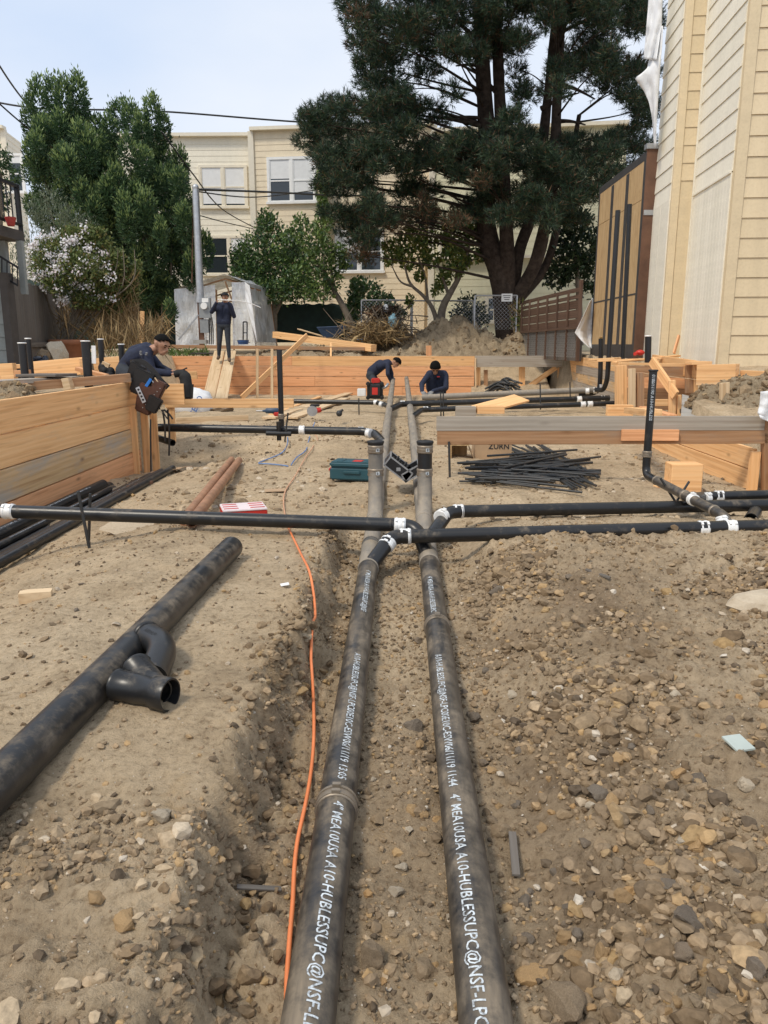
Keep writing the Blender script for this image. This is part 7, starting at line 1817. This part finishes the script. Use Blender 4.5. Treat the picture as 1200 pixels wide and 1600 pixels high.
mb = MB(); mb.obox(Dd(685, 588.5, -.085), (.03, 0, 0), (0, .004, 0), (0, 0, .012)); mb.build('chest_badge', plain('red_print', (.5, .03, .03), .6), pd_)
# ------------------------------------------------------------------ props
def bevel_box(c, dims, bev, mat, parent, name, rotz=0.0, seg=3, M3=None, taper=1.0):
    bm = bmesh.new(); bmesh.ops.create_cube(bm, size=1.0)
    for v in bm.verts:
        k = taper if v.co.z > 0 else 1.0; v.co = V((v.co.x * dims[0] * k, v.co.y * dims[1] * k, v.co.z * dims[2]))
    bmesh.ops.bevel(bm, geom=bm.edges[:], offset=bev, segments=seg, affect='EDGES')
    me = bpy.data.meshes.new(name); bm.to_mesh(me); bm.free(); me.materials.append(mat)
    R3_ = M3 if M3 is not None else Matrix.Rotation(rotz, 3, 'Z')
    Mx = Matrix.Translation(c) @ R3_.to_4x4(); return link_mesh(name, me, parent, Mx)
# teal tool case
M['teal'] = plain('teal_plastic', (.018, .075, .095), .5, 0, .15, 9, .15, dirt=((.16, .14, .11), .62)); M['red_plastic'] = plain('red_plastic', (.55, .03, .02), .45, 0, .15, 9, dirt=((.35, .22, .15), .66)); M['black_plastic'] = plain('black_plastic', (.014, .014, .015), .45, 0, .25, 14, dirt=((.12, .10, .08), .66))
p = GZ(555, 753); rz = -.22
tc = thing('tool_case', 'teal plastic tool case with red latches left of the left cleanout', 'tool case', p)
Mz = Matrix.Rotation(rz, 3, 'Z'); c_ = p + V((0.0, .10, .075))
bevel_box(c_, (.44, .26, .115), .014, M['teal'], tc, 'case_body', rz); bevel_box(c_ + V((0, 0, .086)), (.445, .265, .052), .016, M['teal'], tc, 'lid', rz)
for k in (-.06, .06): bevel_box(c_ + Mz @ V((-.225, k, .03)), (.035, .05, .03), .006, M['red_plastic'], tc, 'latch', rz)
bevel_box(c_ + Mz @ V((.03, -.02, .1135)), (.09, .10, .003), .001, M['red_plastic'], tc, 'badge', rz)
for k in (-.09, .09): bevel_box(c_ + Mz @ V((k * 1.4, -.03, .1132)), (.05, .17, .006), .002, M['teal'], tc, 'lid_rib', rz)
bevel_box(c_ + Mz @ V((0, -.137, .02)), (.16, .02, .03), .006, M['teal'], tc, 'handle', rz)
# open black case between the pipes
oc = thing('open_case', 'open black case with bright metal edges between the drain pipes', 'case', GZ(635, 752))
hinge = P(634, 748, 6.55)
def tray(u, L, W, D, nm):
    """tray whose floor runs from the hinge along u (picture plane), open side up-inward"""
    u = V(u).normalized(); y = V((0, 1, 0)); n = u.cross(y); n = n if n.z > 0 else -n; c0 = hinge + u * L / 2
    mb = MB(); mb.obox(c0, u * L / 2, y * W / 2, n * .004)
    for s in (-1, 1): mb.obox(c0 + y * s * W / 2 + n * D / 2, u * L / 2, y * .004, n * D / 2); mb.obox(c0 + u * s * L / 2 + n * D / 2, u * .004, y * W / 2, n * D / 2)
    t = mb.build(nm, M['black_plastic'], oc); e = MB()
    for s in (-1, 1):
        for k in (0, 1): e.obox(c0 + y * s * (W / 2 + .003) + n * D * k, u * (L / 2 + .004), y * .005, n * .006); e.obox(c0 + u * s * (L / 2 + .002) + n * D * k, u * .006, y * (W / 2 + .004), n * .006)
        for k in (-1, 1): e.obox(c0 + y * s * (W / 2 + .003) + u * k * (L / 2 + .002) + n * D / 2, u * .006, y * .005, n * D / 2)
    e.build('metal_edge', M['galv'], t); return t, c0, u, n
t_, c0_, u_, n_ = tray((-.80, 0, .62), .23, .30, .09, 'case_half')
for k in range(7):
    mb = MB(); q = c0_ + u_ * (-.08 + .028 * k) + n_ * .05; mb.tube([q + V((0, -.09, .0)), q + V((0, -.09, 0)) + n_ * (.05 + .015 * (k % 3))], .009, 8); mb.build('drill_bit', M['rebar'], t_)
bevel_box(c0_ + V((0, -.157, 0)) + n_ * .045, (.035, .006, .03), .002, M['galv'], t_, 'clasp')
t_, c0_, u_, n_ = tray((.86, 0, .50), .16, .30, .07, 'case_half')
# red and white box beyond the crossing
M['pinkwhite'] = plain('faded_pink_card', (.72, .62, .62), .6, 0, .08, 10); 
rb = thing('red_box', 'red box with striped white lid behind the left crossing pipe', 'box', GZ(375, 806)); p = P(378, 798, 5.15); rz = .32
Mz = Matrix.Rotation(rz, 3, 'Z'); zb_ = hz(p.x, p.y); c_ = V((p.x, p.y + .05, zb_ + .045))
bevel_box(c_, (.30, .24, .09), .006, M['red_plastic'], rb, 'box_body', rz); bevel_box(c_ + V((0, 0, .052)), (.302, .242, .012), .004, M['pinkwhite'], rb, 'lid', rz)
for i in range(3):
    for j in range(2): bevel_box(c_ + Mz @ V((-.09 + .18 * j, -.07 + .07 * i, .0592)), (.10, .016, .004), .0015, M['red_plastic'], rb, 'stripe', rz)
mb = MB(); mb.obox(c_ + Mz @ V((-.08, -.1215, .0)), Mz @ V((.04, 0, 0)), Mz @ V((0, .001, 0)), (0, 0, .012)); mb.build('printed_mark', M['dark_ink'], rb)
# cardboard and wooden boxes behind the rod heap
M['card'] = plain('cardboard', (.42, .285, .17), .85, 0, .1, 8)
cb = thing('cardboard_box', 'brown cardboard box lettered ZURN behind the dark rods', 'box', P(765, 724, 8.6)); a, b = P(742, 722, 8.6), P(800, 690, 8.6)
z0 = a.z - .05; mb = MB(); mb.box((a.x, 8.6, z0), (b.x, 9.0, b.z)); mb.build('carton', M['card'], cb)
mb = MB(); mb.bar(P(731, 693, 8.62), P(742, 722, 8.62), .005, .18, up=(0, 1, 0)); mb.build('flap', M['card'], cb)
me = text_mesh('ZURN', .085, 0.0); o = link_mesh('printed_word', me, cb, Matrix.Translation(P(763, 700, 8.595) + V((0, 0, -.01))) @ Matrix.Rotation(R(90), 4, 'X')); me.materials.append(M['dark_ink'])
wb = thing('wooden_crate', 'small open plywood crate left of the cardboard box', 'crate', P(718, 722, 8.5)); a, b = P(703, 720, 8.5), P(733, 694, 8.5)
for (lo, hi) in (((a.x, 8.5, a.z - .03), (b.x, 8.75, a.z - .012)), ((a.x, 8.5, b.z - .018), (b.x, 8.75, b.z)), ((a.x, 8.5, a.z - .012), (a.x + .018, 8.75, b.z - .018)), ((a.x + .018, 8.74, a.z - .012), (b.x, 8.755, b.z - .018))):
    mb = MB(); mb.box(lo, hi); mb.build('crate_board', M['ply'], wb)
setp(board(P(707, 733, 8.2), P(770, 731, 8.25), .06, .05, M['fir'], None, name='wood_stick'), 'orange batten lying in front of the cardboard box', 'stick')
setp(board(P(880, 735, 8.4), P(925, 734, 8.5), .03, .05, M['fir'], None, name='wood_stick'), 'orange batten behind the dark rods at their right end', 'stick')
# heap of dark rods
rr = random.Random(77)
for k in range(80):
    x0 = rr.uniform(712, 800); x1 = x0 + rr.uniform(90, 165); x1 = min(x1, 938); y0 = rr.uniform(728, 760); y1 = y0 + rr.uniform(-26, 14)
    if k > 56: x0, y0, x1, y1 = rr.uniform(780, 850), rr.uniform(692, 712), rr.uniform(890, 936), rr.uniform(735, 764)
    def low(px, py):
        q = G(px, py, .20); return V((q.x, q.y, max(hz(q.x, q.y), .1) + .02))
    a, b = low(x0, y0 + 9), low(x1, y1 + 9); h = .09 * max(0, 1 - k / 40) * rr.random(); a.z += h + rr.uniform(0, .03); b.z += h + rr.uniform(0, .03)
    o = MB(); o.tube([a, a.lerp(b, .5) + V((0, 0, rr.uniform(-.004, .008))), b], rr.choice((.010, .012, .014)), 8); setp(o.build('steel_rod', M['rebar']), 'dark thin rod in the loose heap under the near planks', 'rod', 'dark rods in the heap')
for k in range(16):
    a = P(rr.uniform(755, 775), rr.uniform(600, 618), 18.6); b = P(rr.uniform(795, 818), rr.uniform(596, 618), 18.2); m_ = a.lerp(b, .5) + V((0, 0, rr.uniform(.05, .28)))
    o = MB(); o.tube(fillet([a, m_, b], .5, 4), .022, 6); setp(o.build('steel_rod', M['rebar']), 'dark bent bar in the far bundle behind the right pipes', 'rod', 'bars in the far bundle')
# white sack
M['sack'] = plain('white_woven_sack', (.76, .77, .78), .6, 0, .06, 10, .5); M['blue_print'] = plain('blue_print', (.07, .16, .42), .7)
p = P(303, 654, 14.7); sk = thing('white_sack', 'full white sack with blue lettering behind the mid rail board', 'sack', p)
mb = MB(); n, m = 28, 18; vs = []; c_ = p + V((0, 0, .27))
for i in range(m + 1):
    th = math.pi * i / m
    for k in range(n):
        a = 2 * math.pi * k / n; d = V((math.sin(th) * math.cos(a), math.sin(th) * math.sin(a), math.cos(th))); s = lambda v_: math.copysign(abs(v_) ** .75, v_)
        q = V((s(d.x) * .37, s(d.y) * .28, s(d.z) * .27)) * (1 + .07 * mnoise.noise(d * 3) + .03 * mnoise.noise(d * 9)); 
        if q.z > 0: q.x += .10 * q.z; q.z *= 1.15 - .5 * q.x
        vs.append(c_ + q)
mb.add(vs, [(i * n + k, (i + 1) * n + k, (i + 1) * n + (k + 1) % n, i * n + (k + 1) % n) for i in range(m) for k in range(n)], 0, True); mb.build('sack', M['sack'], sk)
me = text_mesh('CEMO', .15, 0); o = link_mesh('printed_word', me, sk, Matrix.Translation(P(309, 650, 14.7) + V((0, -.30, 0))) @ Matrix.Rotation(R(90), 4, 'X') @ Matrix.Rotation(R(62), 4, 'Z')); me.materials.append(M['blue_print'])
# site radio / battery box and its neighbours
YR = 17.6; rd = thing('site_radio', 'black and red caged site radio in front of the bending worker', 'radio', P(587, 625, YR)); c_ = P(586, 610, YR)
bevel_box(c_, (.36, .26, .36), .06, M['black_plastic'], rd, 'body'); bevel_box(c_ + V((.0, -.134, -.01)), (.13, .01, .16), .004, M['red_plastic'], rd, 'front_badge'); bevel_box(P(587, 595, YR), (.19, .16, .12), .02, M['red_plastic'], rd, 'battery', .2)
for sx in (-1, 1):
    for sz in (-1, 1): bevel_box(c_ + V((sx * .155, -.10, sz * .155)), (.09, .12, .09), .02, M['black_plastic'], rd, 'corner_guard')
mb = MB(); mb.tube(fillet([c_ + V((.17, -.05, .05)), P(604, 604, YR - .1), P(606, 600, YR)], .1, 4), .03, 8); mb.build('antenna_grip', M['galv'], rd)
bevel_box(P(565, 613, 17.4), (.19, .12, .17), .012, M['white_trim'], None, 'white_carton'); setp(bpy.data.objects['white_carton'], 'small white carton left of the site radio', 'carton')
# drill, grinder and ball valve on the mid-yard planks
dr = thing('cordless_drill', 'dark blue cordless drill lying left of the mid riser', 'drill', GZ(425, 650)); c_ = P(424, 644, 12.2); M['bluegrey'] = plain('blue_grey_plastic', (.03, .06, .11), .45)
mb = MB(); mb.tube([c_ + V((-.14, 0, .02)), c_ + V((-.10, 0, .02)), c_ + V((-.08, 0, .02)), c_ + V((.10, 0, .02)), c_ + V((.12, 0, .02))], [.015, .02, .04, .045, .03], 12); mb.build('motor_body', M['bluegrey'], dr)
bevel_box(c_ + V((.07, -.06, -.02)), (.05, .14, .045), .012, M['black_plastic'], dr, 'grip', .4); bevel_box(c_ + V((.11, -.13, -.02)), (.10, .07, .06), .012, M['red_plastic'], dr, 'battery', .4)
mb = MB(); mb.tube([c_ + V((-.24, 0, .02)), c_ + V((-.14, 0, .02))], .01, 8); mb.build('bit', M['galv'], dr)
gr = thing('angle_grinder', 'red and silver power tool on the wide plank in mid yard', 'grinder', GZ(492, 652)); c_ = P(492, 642, 12.6)
mb = MB(); mb.tube([c_ + V((-.04, -.05, 0)), c_ + V((-.04, .05, 0))], [.085, .085], 18); mb.build('guard', M['galv'], gr); mb = MB(); mb.tube([c_ + V((-.02, 0, .0)), c_ + V((.10, .02, .02))], [.05, .04], 12); mb.build('motor_body', M['red_plastic'], gr); bevel_box(c_ + V((.0, 0, .09)), (.16, .05, .04), .012, M['black_plastic'], gr, 'grip')
mb = MB(); mb.ell(P(530, 646, 12.2), (.05, .05, .05), 12, 8); mb.tube([P(528, 646, 12.2), P(536, 640, 12.2)], .02, 8); setp(mb.build('ball_fitting', M['rebar']), 'small round dark fitting right of the red power tool', 'fitting')
# cords
def cord(pts, r_, mat, label, lift=None):
    q = []
    for p in pts:
        g = GZ(p[0], p[1]); g.z += r_ * 1.6 + (p[2] if len(p) > 2 else 0); q.append(g)
    out = []
    for i in range(len(q) - 1):
        p0 = q[max(i - 1, 0)]; p1 = q[i]; p2 = q[i + 1]; p3 = q[min(i + 2, len(q) - 1)]
        for k in range(8):
            t = k / 8; s_ = .5 * ((2 * p1) + (p2 - p0) * t + (2 * p0 - 5 * p1 + 4 * p2 - p3) * t * t + (3 * p1 - p0 - 3 * p2 + p3) * t ** 3)
            if not (len(pts[i]) > 2 or len(pts[i + 1]) > 2): s_.z = max(s_.z, max(hz(s_.x + dx, s_.y) for dx in (-.012, 0, .012)) + r_ * 1.2)
            out.append(s_)
    out.append(q[-1])
    for _ in range(9):
        zz = [p.copy() for p in out]
        for i in range(1, len(out) - 1): out[i] = (zz[i - 1] + 2 * zz[i] + zz[i + 1]) / 4 + V((0, 0, .0005))
    mb = MB(); mb.tube(out, r_, 8); return setp(mb.build('extension_cord', mat), label, 'cord')
M['orange_cord'] = plain('orange_cord', (.80, .24, .085), .5, 0, .12, 12, dirt=((.5, .28, .16), .6)); M['blue_cord'] = plain('blue_cord', (.13, .24, .48), .5, 0, .15, 12); M['pale_orange_cord'] = plain('dusty_orange_cord', (.62, .34, .20), .6, 0, .12, 12)
cord([(452, 1625), (448, 1560), (452, 1490), (458, 1420), (462, 1340), (478, 1262), (488, 1200), (491, 1140), (489, 1080), (486, 1040), (493, 985), (491, 945), (484, 905), (470, 870), (456, 840), (449, 825)], .0064, M['orange_cord'], 'bright orange cord snaking down beside the left drain')
cord([(447, 815), (443, 790), (446, 768), (462, 745), (478, 715), (490, 700), (497, 690), (492, 680), (489, 668)], .006, M['pale_orange_cord'], 'dusty orange cord beyond the crossing pipe')
cord([(446, 672, .05), (450, 690), (445, 706), (430, 715), (402, 726), (420, 727), (450, 730)], .007, M['blue_cord'], 'blue cord looped on the soil left of the teal case')
cord([(492, 668, .06), (482, 690), (480, 705), (465, 715), (455, 728)], .007, M['blue_cord'], 'shorter blue cord dropping from the mid branch pipe')
# wheelbarrow, bucket, hand truck at the back
wbw = thing('wheelbarrow', 'blue wheelbarrow parked left of the brush pile', 'wheelbarrow', P(518, 532, 26.2)); M['barrow'] = plain('blue_enamel', (.035, .07, .14), .5, .2, .2, 8, dirt=((.2, .17, .13), .6)); c_ = P(518, 520, 26.2)
mb = MB(); vt = [(-.45, -.33, .18), (.50, -.36, .22), (.50, .36, .22), (-.45, .33, .18)]; vb_ = [(-.22, -.22, -.16), (.25, -.2, -.10), (.25, .2, -.10), (-.22, .22, -.16)]
mb.add([c_ + V(q) for q in vt + vb_], [(4, 5, 6, 7), (0, 1, 5, 4), (1, 2, 6, 5), (2, 3, 7, 6), (3, 0, 4, 7)]); tray_ = mb.build('tray', M['barrow'], wbw); so = tray_.modifiers.new('thickness', 'SOLIDIFY'); so.thickness = .02
for s in (-1, 1):
    mb = MB(); mb.tube([c_ + V((-1.1, s * .28, .12)), c_ + V((-.2, s * .22, -.14)), c_ + V((.6, s * .06, -.24))], .022, 8); mb.build('handle', M['fir_pale'], wbw); mb = MB(); mb.tube([c_ + V((-.25, s * .22, -.12)), c_ + V((-.35, s * .24, -.42))], .018, 8); mb.build('leg', M['iron'], wbw)
mb = MB(); cw = c_ + V((.62, 0, -.24)); mb.tube([cw + V((0, -.05, 0)), cw + V((0, -.045, 0)), cw + V((0, .045, 0)), cw + V((0, .05, 0))], [.14, .18, .18, .14], 18); mb.build('wheel', M['rubber'], wbw)
mb = MB(); a = P(380, 538, 24.0); mb.tube([a, a + V((0, 0, .12)), a + V((0, 0, .13))], [.15, .18, .19], 20, hollow=.93); setp(mb.build('bucket', plain('blue_bucket', (.03, .09, .25), .4)), 'small blue bucket in front of the shed door', 'bucket')
ht = thing('hand_truck', 'thin dark hand truck standing inside the shed doorway', 'hand truck', P(383, 535, 24.7)); mb = MB()
for px in (380, 386): mb.tube([P(px, 535, 24.7), P(px, 503, 24.7)], .02, 8)
mb.tube([P(380, 503, 24.7), P(386, 503, 24.7)], .02, 8); mb.tube([P(380, 520, 24.7), P(386, 520, 24.7)], .015, 8); mb.build('frame', M['iron'], ht); mb = MB(); mb.obox(P(383, 535, 24.55), (.14, 0, 0), (0, .12, 0), (0, 0, .01)); mb.build('toe_plate', M['iron'], ht)
mb = MB(); c_ = P(615, 501, 25.0)
mb.tube([c_ + V((-.05, 0, -.20)), c_ + V((-.03, 0, .08)), c_ + V((.0, 0, .16)), c_ + V((.01, 0, .22))], [.13, .14, .07, .04], 14); setp(mb.build('plastic_jug', plain('pale_blue_plastic', (.30, .52, .58), .4)), 'pale blue plastic jug on the brush pile', 'jug')
mb = MB(); c_ = P(603, 482, 25.6); mb.ell(c_, (.10, .08, .14), 10, 7, smooth=False); setp(mb.build('paper_scrap', M['sheet']), 'crumpled white and red scrap on top of the brush pile', 'scrap')
mb = MB(); c_ = P(572, 530, 24.7)
for k in range(5): mb.ell(c_ + V((random.uniform(-.2, .2), random.uniform(-.1, .1), random.uniform(-.04, .06))), (.16, .10, .06), 9, 6, smooth=False)
setp(mb.build('blue_bag', plain('blue_plastic_bag', (.10, .22, .42), .35)), 'crumpled blue plastic bag at the foot of the brush pile', 'bag')
# white cloth on the end post of the near planks
cloth_sheet('white_cloth', [(1188, 612), (1187, 630), (1184, 645), (1188, 654)], [(1215, 610), (1216, 630), (1216, 655), (1214, 664)], 7.18, 7.22, 'white rag hung over the right end of the near planks', 'cloth', M['sheet'], seed=31, amp=.02)
# string line over the pier form, red cap, paper on the soil
mb = MB(); mb.tube([P(955, 571, 12.8), P(1010, 584, 12.2), P(1095, 594, 11.6)], .004, 5); setp(mb.build('string_line', M['fir_pale']), 'taut builder\'s string across the pier forms', 'string')
mb = MB(); mb.ell(P(1000, 551, 13.6), (.08, .07, .05), 12, 8); mb.tube([P(996, 552, 13.6), P(992, 553, 13.5)], .03, 8); setp(mb.build('red_glove', M['red_plastic']), 'small red object lying at the foot of the plywood wall', 'glove')
a = GZ(264, 738); mb = MB(); n = 8; vs = []
for j in range(n + 1):
    for i in range(n + 1): s, t = i / n - .5, j / n - .5; x_, y_ = a.x + s * .34, a.y + t * .55; vs.append((x_ + t * .1, y_, hz(x_, y_) + .03 + .05 * (s * s + t * t) + .01 * math.sin(s * 7)))
mb.add(vs, [(j * (n + 1) + i, j * (n + 1) + i + 1, (j + 1) * (n + 1) + i + 1, (j + 1) * (n + 1) + i) for j in range(n) for i in range(n)], 0, True); o = mb.build('cardboard_sheet', M['card']); so = o.modifiers.new('t', 'SOLIDIFY'); so.thickness = .006; setp(o, 'curled brown cardboard piece on the soil by the left wall end', 'cardboard')
def flat_scrap(px, py, w, label, mat, name='paper_scrap'):
    a = GZ(px, py); mb = MB(); mb.obox(a + V((0, 0, .012)), (w, .004, .003), (-.004, w * .6, .002), (0, 0, .0015)); return setp(mb.build(name, mat), label, 'scrap')
flat_scrap(445, 917, .02, 'tiny white scrap on the bench left of the orange cord', M['white_trim'])
flat_scrap(430, 768, .09, 'flat tan sheet scrap on the soil beyond the crossing pipe', M['card'])
